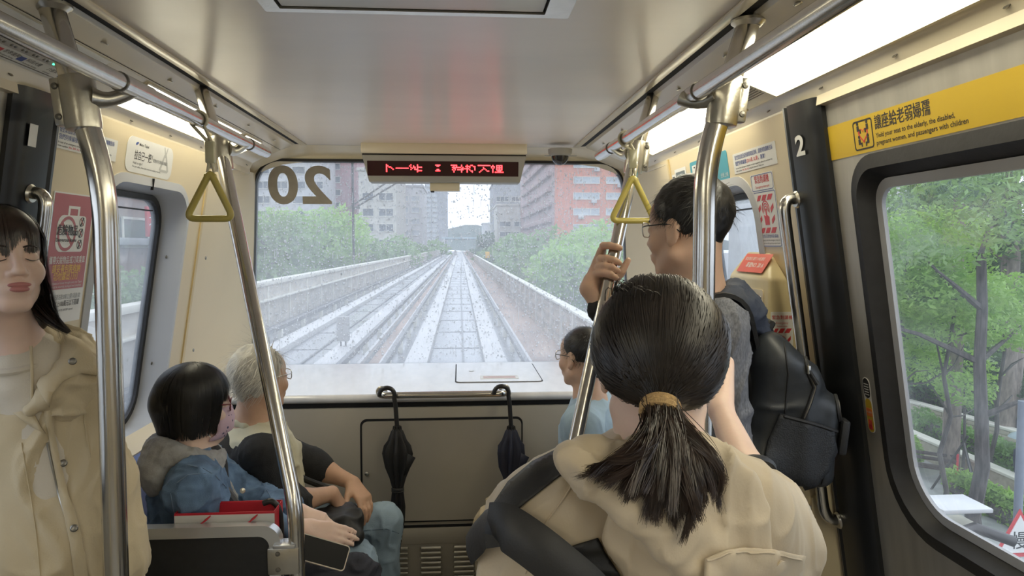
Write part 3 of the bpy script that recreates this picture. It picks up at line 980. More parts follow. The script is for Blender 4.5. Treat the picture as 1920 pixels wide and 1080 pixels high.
def strap(s, y, tri, top, m, lab):
    """hanging strap: loop over the rail, clip, webbing and a triangular handle"""
    p = Vector((s * RX, y, RZ))
    t = empty('hanging_strap', lab, 'strap', 'triangle straps', loc=(p.x, y, 0))
    # loop over the rail
    loop = []
    for k in range(17):
        a = math.radians(-50 + 280 * k / 16)
        loop.append((math.cos(a) * (RR + .004), 0.0, RZ + math.sin(a) * (RR + .004)))
    zt = top.z
    lo = [(top.x - p.x + .004, 0, zt + .075)] + loop + [(top.x - p.x - .004, 0, zt + .075)]
    MB().tube(lo, .0048, 10).obj('loop', M_STRAP, t)
    MB().box((top.x - p.x, 0, zt + .048), (.026, .017, .062), bev=.005).obj('clip', mat('clear_yellow_clip', (.62, .60, .42), .22, spec=.7), t)
    MB().tube([(top.x - p.x - .004, 0, zt + .02), (top.x - p.x - .009, 0, zt - .008)], .0042, 8).obj('webbing', M_STRAP, t)
    MB().tube([(top.x - p.x + .004, 0, zt + .02), (top.x - p.x + .009, 0, zt - .008)], .0042, 8).obj('webbing', M_STRAP, t)
    # triangle handle, oval section
    A, B, C2 = [Vector((q.x - p.x, 0, q.z)) for q in tri]
    cen = (A + B + C2) / 3
    ring = []
    P3 = [A, B, C2]
    for i in range(3):
        a, b2, c2 = P3[i - 1], P3[i], P3[(i + 1) % 3]
        r = .026 if i != 2 else .016
        pa, pc = b2 + (a - b2).normalized() * r, b2 + (c2 - b2).normalized() * r
        for k in range(7):
            q = k / 6
            ring.append(pa * (1 - q) ** 2 + b2 * 2 * q * (1 - q) + pc * q * q)
        nx = P3[(i + 1) % 3] + (b2 - P3[(i + 1) % 3]).normalized() * .03
        for k in range(1, 6):
            ring.append(pc.lerp(nx, k / 6))
    b = MB().tube(ring, .0098, 14, closed=True)
    b.obj('handle', m, t)
    MB().box((C2.x, 0, C2.z - .012), (.034, .018, .016), bev=.006).obj('handle_neck', m, t)
    return t


strap(-1, 2.05, [at(349, 410, 2.05), at(438, 410, 2.05), at(394, 322, 2.05)], at(395, 318, 2.05), M_HANDLE2, 'triangular strap hanging from the left rail by the light')
strap(1, 2.3, [at(1145, 414, 2.3), at(1227, 414, 2.3), at(1187, 330, 2.3)], at(1186, 326, 2.3), M_HANDLE, 'triangular strap hanging from the right rail before the windscreen')

# ------------------------------------------------------------------ seats, partition, lockers
def seat(s, y, lab):
    t = empty('side_seat', lab, 'seat', 'blue side seats', loc=(s * .80, y, 0))
    w = .225
    prof = [(-.30, .40), (-.30, .425), (-.1, .415), (.10, .415), (.16, .45), (.235, .84), (.26, .86), (.275, .84), (.20, .42), (.15, .385), (-.28, .385)]
    vs = [(s * x, -w, z) for x, z in prof] + [(s * x, w, z) for x, z in prof]
    k = len(prof)
    MB().raw(vs, [(i, (i + 1) % k, (i + 1) % k + k, i + k) for i in range(k)] + [tuple(range(k)), tuple(range(2 * k - 1, k - 1, -1))]).obj('shell', M_SEAT, t, angle=35)
    vs = [(s * .158, -w * .85, .47), (s * .158, w * .85, .47), (s * .225, w * .85, .81), (s * .225, -w * .85, .81)]
    vs += [(s * (abs(v[0]) + .02), v[1], v[2]) for v in vs]
    MB().raw(vs, [(0, 1, 2, 3), (7, 6, 5, 4), (0, 4, 5, 1), (1, 5, 6, 2), (2, 6, 7, 3), (3, 7, 4, 0)]).obj('back_pad', M_SEATBACK, t)
    MB().box((s * .02, 0, .20), (.30, .36, .40), bev=.01).obj('pedestal', M_PANEL, t)
    return t


seat(-1, 2.21, 'blue side seat under the woman in the denim jacket')
seat(-1, 2.67, 'blue side seat under the white-haired man')
seat(1, 2.67, 'blue side seat under the man in pale blue shirt')
# sloping cream sills between window and seat backs
for s, nm in ((-1, 'trim_4'), (1, 'trim_5')):
    vs = []
    for y in (1.995, 3.14):
        vs += [(s * (WX(.90, s) - .002), y, .90), (s * (WX(.86, s) - .07), y, .855), (s * (WX(.7, s) - .10), y, .72), (s * (WX(.40, s) - .10), y, .0), (s * (WX(.0, s)), y, .0)]
    k = 5
    struct(MB().raw(vs, [(i, (i + 1) % k, (i + 1) % k + k, i + k) for i in range(k)] + [tuple(range(k)), tuple(range(2 * k - 1, k - 1, -1))]).obj(nm, M_BEIGE, angle=30))
# priority seat sticker on the sill
a0 = at_x(268, 888, -1.10)
t = empty('priority_seats_sticker', 'blue and white Priority Seats sticker on the left sill', 'sticker')
up = Vector((-.075, 0, .045)).normalized()
n = Vector((.045, 0, .075)).normalized()
u = up.cross(n)
M = Matrix((u, up, n)).transposed().to_4x4()
M.translation = Vector((-(WX(.88, -1) - .036), 2.155, .8785))
t.matrix_local = M
sheet(t, 'white_border', -.15, .15, -.036, .034, M_WHITE, 0, .001)
sheet(t, 'blue_field', -.145, .145, -.012, .031, mat('royal_blue_film', (.03, .10, .45), .35), .001, .0015)
letter(t, '博愛座 Priority Seats', .030, M_WHITE, -.13, .009, .0017, width=.25)

# partition at the aisle end of the left seats
PY = 1.95
t = empty('seat_partition', 'charcoal seat partition panel with aluminium edge on the left', 'partition')
px0, px1, pz1 = -1.16, at(528, 990, PY).x, at(400, 984, PY).z
po = rrect(px0, px1, .22, pz1, (.01, .05, .05, .01), 8)
pi = rrect(px0 + .001, px1 - .03, .25, pz1 - .03, (.008, .03, .03, .008), 8)
MB().plate(po, [pi], lambda u, v, d: (u, PY + d, v), (-.017, .017)).obj('edge_frame', M_ALU, t, angle=30)
MB().plate(pi, [], lambda u, v, d: (u, PY + d, v), (-.009, .009)).obj('panel', M_PARTI, t, smooth=False)
bp = at(548, 1052, PY - .02)
br = MB().box((px1 + .008, PY - .006, bp.z), (.085, .034, .075), bev=.004).obj('bracket', M_CAST, t)
MB().box((px1 + .012, PY - .004, bp.z + .043), (.06, .05, .012), bev=.003).obj('bracket_lug', M_ALU, t)
for dz in (-.022, .022):
    MB().lathe([(0, .004), (.006, .003), (.007, 0)], 12, Matrix.Translation((px1 - .006, PY - .023, bp.z + dz)) @ Matrix.Rotation(math.pi / 2, 4, 'X')).obj('screw', M_SCREW, br)

# cream locker with a machine slot, by the right door post
t = empty('equipment_locker', 'cream equipment locker beside the right door post', 'locker')
MB().box((1.075, 2.145, .46), (.27, .28, .90), bev=.012).obj('body', M_BEIGE, t)
MB().box((1.075, 2.003, .44), (.22, .012, .78), bev=.006).obj('front_frame', M_FRAME, t)
MB().box((1.055, 1.996, .66), (.07, .01, .26), bev=.003).obj('slot', M_GAP, t)
MB().box((1.10, 2.10, .914), (.10, .11, .006), bev=.002).obj('red_pad', mat('coral_pad', (.62, .20, .18), .5), t)

# emergency intercom box on the right wall
t = empty('emergency_intercom', 'cream emergency intercom box with sloping top on right wall', 'intercom')
ya, yb, xi = 2.10, 2.42, 1.03
vs = []
for y in (ya, yb):
    vs += [(xi, y, 1.50), (xi, y, 1.05), (WX(1.05) + .01, y, 1.05), (WX(1.575) + .005, y, 1.50 if y == ya else 1.50), (WX(1.58) + .005, y + (.12 if y == ya else -.02), 1.585)]
bm = bmesh.new()
bv = [bm.verts.new(v) for v in vs]
for q in ((0, 1, 2, 3), (5, 8, 7, 6), (0, 5, 6, 1), (1, 6, 7, 2), (2, 7, 8, 3), (0, 4, 9, 5), (0, 3, 4), (5, 9, 8), (3, 8, 9, 4)):
    bm.faces.new([bv[i] for i in q])
bmesh.ops.recalc_face_normals(bm, faces=bm.faces[:])
bmesh.ops.bevel(bm, geom=bm.edges[:], offset=.008, segments=3, profile=.5, affect='EDGES')
bm.verts.index_update()
MB().raw([v.co for v in bm.verts], [[v.index for v in f.verts] for f in bm.faces]).obj('body', mat('yellow_cream_intercom', (.66, .56, .33), .35), t, angle=35)
bm.free()
# face panel (towards the aisle)
M = Matrix((Vector((0, -1, 0)), Vector((0, 0, 1)), Vector((-1, 0, 0)))).transposed().to_4x4()
M.translation = Vector((xi - .0005, 2.26, 1.30))
fp = MB().plate(rrect(-.125, .125, -.22, .165, .012), [], lambda u, v, d: (u, v, d), (0, .003)).obj('face_plate', M_BEIGE, t, smooth=False)
fp.matrix_local = M
letter(fp, '緊急對講機', .030, M_REDINK, -.10, .135, .0035)
letter(fp, 'EMERGENCY INTERCOM', .017, M_REDINK, -.10, .105, .0035)
g = MB()
for i in range(9):
    for j in range(7):
        g.raw([(-.03 + i * .009 + .003 * math.cos(a * 1.0472), -.01 + j * .011 + .003 * math.sin(a * 1.0472), .0035) for a in range(6)], [tuple(range(6))])
tag(g.obj('speaker_holes', M_GAP, fp, smooth=False), kind='stuff')
for yy in (.14, -.19):
    MB().lathe([(0, .004), (.005, .003), (.006, 0)], 10, Matrix.Translation((.108, yy, .003))).obj('screw', M_SCREW, fp)
# red sticker on the sloping top
p00, p10, p01 = Vector((xi, ya, 1.50)), Vector((xi, yb, 1.50)), Vector((WX(1.58), 2.31, 1.585))
un = Vector((0, -1, 0))
upv = (p01 - Vector((xi, 2.31, 1.50))).normalized()
nn = un.cross(upv).normalized()
M = Matrix((un, upv, nn)).transposed().to_4x4()
M.translation = Vector((xi, 2.27, 1.50)) + upv * .052 + nn * .004
st = poly_sheet(t, 'red_sticker', rrect(-.10, .105, -.036, .034, .004), mat('orange_red_film', (.72, .12, .08), .4), 0, .001)
st.matrix_local = M
letter(st, '緊急情況 請打119或通知', .014, M_WHITE, -.085, .014, .0014)
letter(st, '車號NO. 20 A', .022, M_WHITE, -.05, -.010, .0014, bold=.02)


def danger_art(t, cx, cy, w, h):
    """red slanted hatch blocks round a pressing hand and sound rings"""
    k = w / 6.0
    for (x0, x1) in ((-2.6, -1.5), (-.9, .5), (1.1, 2.6)):
        for sg in (1, -1):
            yy = cy + sg * h * .42
            poly_sheet(t, 'hatch_block', [(cx + x0 * k - .3 * k, yy - h * .07), (cx + x1 * k - .3 * k, yy - h * .07), (cx + x1 * k + .5 * k, yy + h * .07), (cx + x0 * k + .5 * k, yy + h * .07)], M_REDINK, .0012, .0018)
    for sg in (-1, 1):
        for yy in (-.17, .12):
            x = cx + sg * 2.3 * k
            poly_sheet(t, 'hatch_block', [(x - .55 * k, cy + yy * h - h * .10), (x + .55 * k, cy + yy * h + h * .02), (x + .55 * k, cy + yy * h + h * .14), (x - .55 * k, cy + yy * h + h * .02)], M_REDINK, .0012, .0018)
    poly_sheet(t, 'hand', [(cx - .75 * k, cy - .28 * h), (cx + .75 * k, cy - .28 * h), (cx + .9 * k, cy - .08 * h), (cx + .2 * k, cy - .02 * h), (cx + .2 * k, cy + .14 * h), (cx - .2 * k, cy + .14 * h), (cx - .2 * k, cy - .06 * h), (cx - .9 * k, cy - .02 * h)], M_REDINK, .0012, .0018)
    for r in (.55, .95, 1.35):
        o2 = [(cx + r * k * math.cos(a), cy + .13 * h + r * k * math.sin(a)) for a in [math.radians(-30 + 240 * i / 20) for i in range(21)]]
        i2 = [(cx + (r - .17) * k * math.cos(a), cy + .13 * h + (r - .17) * k * math.sin(a)) for a in [math.radians(210 - 240 * i / 20) for i in range(21)]]
        poly_sheet(t, 'sound_ring', o2 + i2, M_REDINK, .0012, .0018)


# sticker on the intercom's near side
t = empty('intercom_side_sign', 'small emergency intercom sign on the near side of the intercom box', 'sign')
M = Matrix((Vector((1, 0, 0)), Vector((0, 0, 1)), Vector((0, -1, 0)))).transposed().to_4x4()
M.translation = Vector((1.073, ya - .0005, 1.30))
t.matrix_local = M
sheet(t, 'card', -.036, .036, -.145, .10, M_WHITE, 0, .0012)
letter(t, '緊急對講機', .0135, M_REDINK, 0, .082, .0016, align='CENTER', bold=.02, width=.064)
letter(t, 'Emergency', .009, M_REDINK, 0, .066, .0016, align='CENTER')
letter(t, 'Intercom', .009, M_REDINK, 0, .056, .0016, align='CENTER')
danger_art(t, 0, .0, .06, .10)
letter(t, '緊急時請使用', .0105, M_BLUEINK, 0, -.070, .0016, align='CENTER')
letter(t, '請按下壓鈕對講', .009, M_BLUEINK, 0, -.085, .0016, align='CENTER')
for k in range(4):
    sheet(t, 'text_line', -.03, .03, -.135 + k * .010, -.131 + k * .010, M_BLUEINK, .0012, .0016)

# tall emergency sign on the wall
t = empty('emergency_intercom_sign', 'white wall sign with red hatching and pressing hand', 'sign', M=wall_frame(1, 2.205, 1.715, .0005))
sheet(t, 'upper_card', -.082, .082, .062, .118, M_WHITE, 0, .0012)
poly_sheet(t, 'upper_border', rrect(-.079, .079, .064, .116, .008), M_BLUEINK, .0012, .0016, [rrect(-.077, .077, .066, .114, .007)])
letter(t, '緊急對講機', .027, M_REDINK, 0, .098, .0016, align='CENTER', bold=.015, width=.105)
letter(t, 'Emergency Intercom', .012, M_REDINK, 0, .076, .0016, align='CENTER')
sheet(t, 'lower_card', -.080, .086, -.118, .062, M_WHITE, 0, .0012)
poly_sheet(t, 'lower_border', rrect(-.077, .083, -.116, .060, .008), M_BLUEINK, .0012, .0016, [rrect(-.075, .081, -.114, .058, .007)])
danger_art(t, .003, -.012, .12, .125)
letter(t, '緊急情況請使用對講機', .0125, M_BLUEINK, 0.003, -.084, .0016, align='CENTER', width=.13)
letter(t, 'in emergency, press the emergency intercom', .0075, M_INK, .003, -.096, .0016, align='CENTER', width=.145)
letter(t, 'to communicate with operations control center', .0075, M_INK, .003, -.106, .0016, align='CENTER', width=.145)


def info_sticker(s, y, z, w, h, lab):
    t = empty('train_number_sticker', lab, 'sticker', 'train number stickers', M=wall_frame(s, y, z, .0005))
    sheet(t, 'film', -w / 2, w / 2, -h / 2, h / 2, M_WHITE, 0, .001)
    letter(t, '發生緊急狀況或列車異常狀況時，請使用對講機告訴', h * .24, M_BLUEINK, -w * .45, h * .27, .0014, bold=.012, width=w * .89)
    letter(t, '我們列車編號', h * .24, M_BLUEINK, -w * .45, -h * .02, .0014, bold=.012, width=w * .28)
    letter(t, '(20 A車, XL車)', h * .24, M_REDINK, -w * .16, -h * .02, .0014, bold=.012, width=w * .27)
    letter(t, '，謝謝！', h * .24, M_BLUEINK, w * .12, -h * .02, .0014, bold=.012, width=w * .15)
    letter(t, 'In case of an emergency situation or train irregularity, please let us know the', h * .115, M_INK, -w * .45, -h * .24, .0014, bold=.01, width=w * .86)
    letter(t, 'train number', h * .115, M_INK, -w * .45, -h * .38, .0014, bold=.01, width=w * .15)
    letter(t, '(No. 20A, XL)', h * .115, M_REDINK, -w * .29, -h * .38, .0014, bold=.012, width=w * .16)
    letter(t, 'using the intercom. Thank you.', h * .115, M_INK, -w * .12, -h * .38, .0014, bold=.01, width=w * .34)


info_sticker(1, 2.245, 1.882, .33, .068, 'white sticker with the train number on the right wall')
info_sticker(-1, 2.16, 1.897, .34, .066, 'white sticker with the train number on the left wall')

# teal sticker and maker plates
t = empty('teal_sticker', 'teal rounded sticker with a phone drawing high on right wall', 'sticker', M=wall_frame(1, 2.66, 1.885, .0005))
sheet(t, 'film', -.20, .20, -.055, .055, M_TEAL, 0, .001, .012)
sheet(t, 'phone', -.175, -.12, -.045, .04, M_WHITE, .001, .0015, .006)
sheet(t, 'phone_camera', -.155, -.14, .028, .033, M_INK, .0015, .0018)
letter(t, '台北捷運', .026, M_WHITE, -.10, .03, .0014)
letter(t, 'Go', .045, M_WHITE, .04, -.01, .0014, bold=.02)
letter(t, '全新上線', .018, M_WHITE, .12, -.03, .0014)
t = empty('maker_plate', 'small grey and white maker plate high by the windscreen corner', 'plate', M=wall_frame(1, 2.99, 1.895, .0005))
sheet(t, 'plate', -.075, .075, -.038, .038, M_WHITE, 0, .0015)
sheet(t, 'grey_field', -.06, .06, -.018, .024, mat('slate_ink', (.16, .19, .20), .4), .0015, .002)
letter(t, 'MATRA', .03, M_WHITE, 0, .002, .0023, align='CENTER', width=.09)
t = empty('rating_plate', 'tiny paper rating plate next to the maker plate', 'plate', M=wall_frame(1, 3.09, 1.89, .0005))
sheet(t, 'plate', -.022, .022, -.03, .025, M_WHITE, 0, .001)
for k in range(4):
    sheet(t, 'text_line', -.016, .016, -.02 + k * .01, -.015 + k * .01, M_INK, .001, .0014)

# hold-on sticker on the left wall
t = empty('hold_on_sticker', 'white rounded hold-on sticker with a strap drawing on left wall', 'sticker', M=wall_frame(-1, 2.575, 1.903, .0005))
sheet(t, 'film', -.183, .183, -.058, .058, M_WHITE, 0, .001, .035, 8)
letter(t, '拉自己一把！', .034, M_INK, -.125, -.002, .0014, bold=.012, width=.135)
letter(t, '緊握扶手拉環安全有保障', .014, M_SCREW, .018, -.004, .0014, width=.12)
letter(t, 'Hold on tight !', .012, M_INK, -.13, -.026, .0014)
letter(t, 'For your safety, please hold on to the handrails or handles.', .0085, M_INK, -.13, -.038, .0014, width=.22)
letter(t, 'Metro Taipei', .014, M_INK, -.10, .037, .0014, bold=.01)
poly_sheet(t, 'emblem', [(-.125, .034), (-.118, .032), (-.108, .038), (-.104, .042), (-.112, .044), (-.122, .040)], M_BLUEINK, .001, .0015)
mg = mat('pale_grey_ink', (.52, .52, .50), .45)
poly_sheet(t, 'strap_drawing', [(.085, -.035), (.145, -.035), (.155, -.028), (.125, .028), (.105, .028), (.075, -.028)], mg, .001, .0013, [[(.09, -.026), (.14, -.026), (.119, .018), (.111, .018)]])
poly_sheet(t, 'strap_cord', [(.108, .028), (.098, .054), (.104, .055), (.115, .034), (.126, .055), (.132, .054), (.122, .028)], mg, .001, .0013)

# dangerous items poster on the left wall
t = empty('dangerous_items_poster', 'red poster forbidding dangerous items on the left wall', 'poster', M=wall_frame(-1, 2.128, 1.565, .0005))
w2, h2 = .108, .188
sheet(t, 'paper', -w2, w2, -h2, h2, M_WHITE, 0, .0012)
sheet(t, 'red_field', -w2 + .006, w2 - .006, -.088, h2 - .004, M_MAROON, .0012, .0016)
poly_sheet(t, 'suitcase', rrect(-.075, .072, .020, .125, (.03, .012, .012, .03)), M_WHITE, .0016, .002)
poly_sheet(t, 'suitcase_handle', [(-.028, .125), (-.028, .152), (.032, .152), (.032, .125), (.022, .125), (.022, .144), (-.018, .144), (-.018, .125)], M_WHITE, .0016, .002)
ring = [(-.022 + .047 * math.cos(a), .072 + .05 * math.sin(a)) for a in [2 * math.pi * i / 36 for i in range(36)]]
rin = [(-.022 + .038 * math.cos(a), .072 + .041 * math.sin(a)) for a in [2 * math.pi * i / 36 for i in range(36)]]
poly_sheet(t, 'ban_ring', ring, M_MAROON, .002, .0024, [rin])
poly_sheet(t, 'ban_bar', [(-.055, .098), (-.048, .105), (.011, .046), (.004, .039)], M_MAROON, .002, .0024)
letter(t, '危險物品', .033, M_INK, -.022, .080, .003, align='CENTER', bold=.03, width=.105)
letter(t, 'Dangerous Items', .0145, M_INK, -.022, .054, .003, align='CENTER', bold=.02, width=.105)
for k, yy in enumerate((.108, .075, .042)):
    poly_sheet(t, 'item_ring', [(.05 + .0135 * math.cos(a), yy + .0135 * math.sin(a)) for a in [2 * math.pi * i / 20 for i in range(20)]], M_INK, .002, .0024,
               [[(.05 + .0115 * math.cos(a), yy + .0115 * math.sin(a)) for a in [2 * math.pi * i / 20 for i in range(20)]]])
    poly_sheet(t, 'item_knife', [(.042, yy - .012), (.046, yy - .014), (.060, yy + .012), (.056, yy + .014)], M_INK, .002, .0026)
    poly_sheet(t, 'item_bar', [(.040, yy + .009), (.042, yy + .011), (.061, yy - .009), (.059, yy - .011)], M_MAROON, .0026, .003)
letter(t, '攜帶尖銳物品或刀具乘車', .024, M_WHITE, 0, -.005, .002, align='CENTER', bold=.015, width=.185)
letter(t, '請妥善包裝收納', .026, M_GOLDINK, 0, -.030, .002, align='CENTER', bold=.02, width=.145)
letter(t, '切勿露出刀刃', .026, M_GOLDINK, 0, -.052, .002, align='CENTER', bold=.02, width=.125)
letter(t, 'Sharp objects or knives brought onto the Taipei', .010, M_WHITE, 0, -.070, .002, align='CENTER', width=.185)
letter(t, 'Metro must be securely packaged and sheathed.', .010, M_WHITE, 0, -.080, .002, align='CENTER', width=.185)
letter(t, '違反大眾捷運法第50條之1第1項第1款', .017, M_SCREW, 0, -.112, .002, align='CENTER', width=.185)
letter(t, '處1萬元以上100萬元以下罰鍰', .019, M_INK, 0, -.132, .002, align='CENTER', bold=.01, width=.18)
letter(t, 'A fine from NT$10,000 to NT$1,000,000 imposed', .009, M_INK, -.09, -.150, .002, width=.15)
letter(t, 'pursuant to the law.', .009, M_INK, -.09, -.160, .002)

# reversed train number on the windscreen
n1, n2 = at(499, 309, 3.885), at(621, 383, 3.90)
t = empty('train_number_decal', 'large taupe number 20 seen reversed on the windscreen', 'decal')
M_TAUPE = mat('taupe_decal_film', (.34, .31, .265), .5, var=.08, scale=30)
me = text_mesh('20', .27, M_TAUPE, bold=.028, align='CENTER', spacing=1.12, res=12)
co = np.array([v.co[:] for v in me.vertices])
cw, chh = np.ptp(co[:, 0]), np.ptp(co[:, 1])
for v in me.vertices:
    u = -(v.co.x - co[:, 0].min()) / cw * (n2.x - n1.x) + n2.x
    z = (v.co.y - co[:, 1].min()) / chh * (n1.z - n2.z) + n2.z
    v.co = Vector(fmap(u / (1 + (2.06 - z) * .075), z, .0295))
me.update()
link('digits', me, t)

# windscreen wiper outside
t = empty('windscreen_wiper', 'thin black wiper standing upright outside the windscreen', 'wiper')
yo = 4.10
a, b2 = at(663, 300, yo), at(663, 488, yo)
MB().box(((a.x + b2.x) / 2, yo - .02, (a.z + b2.z) / 2), (.012, .02, a.z - b2.z), bev=.003).obj('blade', M_RUBBER, t)
j = at(660, 388, yo)
for (dx, q) in ((0, at(722, 343, yo)), (.035, at(742, 343, yo))):
    MB().tube([(j.x + dx - .01, yo, j.z), (q.x, yo + .02, q.z), (q.x + (q.x - j.x) * .5, yo + .04, 2.1)], .005, 8).obj('arm', M_SCREW, t)
MB().box((j.x + .01, yo, j.z - .004), (.07, .016, .014), bev=.004).obj('joint', M_SCREW, t)

# rain on the windscreen
dr = MB()
base = [(math.cos(2 * math.pi * k / 7), math.sin(2 * math.pi * k / 7)) for k in range(7)]
for i in range(5600):
    u, v = RNG.uniform(-.96, .96), RNG.uniform(.96, 2.03)
    if i < 5400:
        r = RNG.uniform(.0016, .0042) * (1.5 if RNG.random() < .06 else 1)
        ry = r * RNG.uniform(.9, 1.5)
    else:
        r, ry = RNG.uniform(.0010, .0018), RNG.uniform(.010, .05)
    vs = [fmap(u + r * a, v + ry * b, .0385) for a, b in base] + [fmap(u + .6 * r * a, v + .6 * ry * b, .0385 + .6 * r) for a, b in base] + [fmap(u, v, .0385 + .75 * r)]
    dr.raw(vs, [(k, (k + 1) % 7, 7 + (k + 1) % 7, 7 + k) for k in range(7)] + [(7 + k, 7 + (k + 1) % 7, 14) for k in range(7)])
m = bpy.data.materials.new('rain_water')
m.use_nodes = True
nt = m.node_tree
nt.nodes.clear()
o_ = nt.nodes.new('ShaderNodeOutputMaterial')
g_ = nt.nodes.new('ShaderNodeBsdfGlass')
g_.inputs['IOR'].default_value = 1.33
g_.inputs['Roughness'].default_value = 0.05
t_ = nt.nodes.new('ShaderNodeTexNoise')
t_.inputs['Scale'].default_value = 40
r_ = nt.nodes.new('ShaderNodeValToRGB')
r_.color_ramp.elements[0].color = (.93, .95, .97, 1)
r_.color_ramp.elements[1].color = (1, 1, 1, 1)
nt.links.new(t_.outputs['Fac'], r_.inputs['Fac'])
nt.links.new(r_.outputs['Color'], g_.inputs['Color'])
tl_ = nt.nodes.new('ShaderNodeBsdfTranslucent')
mx_ = nt.nodes.new('ShaderNodeMixShader')
mx_.inputs['Fac'].default_value = .7
nt.links.new(g_.outputs['BSDF'], mx_.inputs[1])
nt.links.new(tl_.outputs['BSDF'], mx_.inputs[2])
nt.links.new(mx_.outputs['Shader'], o_.inputs['Surface'])
tag(dr.obj('raindrops', m), 'raindrops and runs of water on the windscreen', 'rain', kind='stuff')
# ------------------------------------------------------------------ outside: guideway, street, park, town
GZ, DK = -5.4, -1.1       # street level, guideway deck level
M_CONC = mat('wet_guideway_concrete', (.24, .24, .245), .28, var=.25, scale=.8, bump=.1, bscale=3, rvar=.12, stretch=(1, .3, 1))
M_PAD = mat('pale_running_pad_concrete', (.48, .47, .46), .4, var=.12, scale=1.5, stretch=(1, .2, 1))
M_RAILD = mat('dark_guide_rail_steel', (.09, .085, .085), .4, .3, var=.2, scale=4)
M_PARA = mat('stained_parapet_concrete', (.48, .44, .38), .7, var=.25, scale=1.2, stretch=(1, 1, 3), bump=.1, bscale=6)
M_PARA_R = mat('brown_stained_parapet_concrete', (.36, .28, .21), .7, var=.28, scale=1.4, stretch=(1, 1, 3))
M_COPE = mat('pale_coping_concrete', (.70, .68, .60), .6, var=.12, scale=2)
M_ASPH = mat('wet_asphalt', (.13, .135, .14), .35, var=.2, scale=2)
M_PAVE = mat('grey_pavement', (.42, .43, .43), .45, var=.15, scale=3, bump=.1, bscale=20)
M_SOIL = mat('park_soil_and_moss', (.07, .085, .04), .9, var=.4, scale=2)
M_BARK = mat('dark_wet_bark', (.09, .08, .075), .8, var=.4, scale=14, bump=.6, bscale=20, stretch=(1, 1, .2))
M_BARK2 = mat('pale_bark', (.24, .20, .17), .8, var=.3, scale=12, bump=.5, bscale=16, stretch=(1, 1, .3))


def leaf_mat(name, col, tr=.35):
    m = mat(name, col, .55, var=.45, scale=1.1, detail=4)
    nt = m.node_tree
    b = nt.nodes['Principled BSDF']
    o = nt.nodes['Material Output']
    tl = nt.nodes.new('ShaderNodeBsdfTranslucent')
    tl.inputs['Color'].default_value = (min(1, col[0] * 1.5), min(1, col[1] * 1.6), col[2] * .9, 1)
    mx = nt.nodes.new('ShaderNodeMixShader')
    mx.inputs['Fac'].default_value = tr
    nt.links.new(b.outputs['BSDF'], mx.inputs[1])
    nt.links.new(tl.outputs['BSDF'], mx.inputs[2])
    nt.links.new(mx.outputs['Shader'], o.inputs['Surface'])
    return m


L_LIGHT = leaf_mat('fresh_green_leaves', (.30, .46, .13))
L_MID = leaf_mat('mid_green_leaves', (.20, .31, .12))
L_DARK = leaf_mat('dark_green_leaves', (.09, .16, .08))
L_HEDGE = leaf_mat('hedge_leaves', (.18, .31, .10))


def leaves(clumps, n, size, rng, flat=.6):
    """cloud of small folded leaves filling ellipsoids"""
    tot = sum(r[0] * r[1] * r[2] for _, r in clumps)
    V, Fc = [], []
    k = 0
    for c, r in clumps:
        m = max(8, int(n * r[0] * r[1] * r[2] / tot))
        d = rng.normal(size=(m, 3))
        d /= np.linalg.norm(d, axis=1)[:, None]
        rad = rng.uniform(.45, 1.0, m) ** .6
        P = np.array(c) + d * rad[:, None] * np.array(r)
        a = rng.normal(size=(m, 3))
        a[:, 2] *= flat
        a /= np.linalg.norm(a, axis=1)[:, None]
        b = rng.normal(size=(m, 3))
        b[:, 2] *= flat
        b -= (b * a).sum(1)[:, None] * a
        b /= np.linalg.norm(b, axis=1)[:, None]
        s = size * rng.uniform(.6, 1.3, m)[:, None]
        q = np.stack([P - a * s, P - b * s * .38, P + a * s, P + b * s * .38], 1).reshape(-1, 3)
        V.append(q)
        Fc.append(np.arange(m * 4).reshape(-1, 4) + k)
        k += m * 4
    return np.concatenate(V), np.concatenate(Fc)


def np_mesh(name, V, Fq, m, smooth=False):
    me = bpy.data.meshes.new(name)
    k = Fq.shape[1]
    me.vertices.add(len(V))
    me.vertices.foreach_set('co', np.ascontiguousarray(V, np.float32).ravel())
    me.loops.add(Fq.size)
    me.loops.foreach_set('vertex_index', np.ascontiguousarray(Fq, np.int32).ravel())
    me.polygons.add(len(Fq))
    me.polygons.foreach_set('loop_start', np.arange(0, Fq.size, k, dtype=np.int32))
    me.polygons.foreach_set('loop_total', np.full(len(Fq), k, np.int32))
    if smooth:
        me.polygons.foreach_set('use_smooth', np.ones(len(Fq), bool))
    me.update(calc_edges=True)
    me.validate()
    for q in (m if isinstance(m, (list, tuple)) else [m]):
        me.materials.append(q)
    return me


def branchy(base, top, r0, r1, rng, nb=5, spread=2.0, seg=7):
    b = MB()
    base, top = Vector(base), Vector(top)
    pts = [base.lerp(top, k / 6) + Vector((rng.normal() * .06, rng.normal() * .06, 0)) * (k > 0) for k in range(7)]
    b.tube(pts, [r0 + (r1 - r0) * k / 6 for k in range(7)], seg)
    for i in range(nb):
        s = pts[3 + i % 4]
        d = Vector((rng.normal(), rng.normal(), rng.uniform(.1, .8))).normalized() * spread * rng.uniform(.6, 1.1)
        q = [s, s + d * .5 + Vector((0, 0, rng.normal() * .15)), s + d]
        b.tube(q, [r1 * .8, r1 * .5, r1 * .2], 5)
    return b


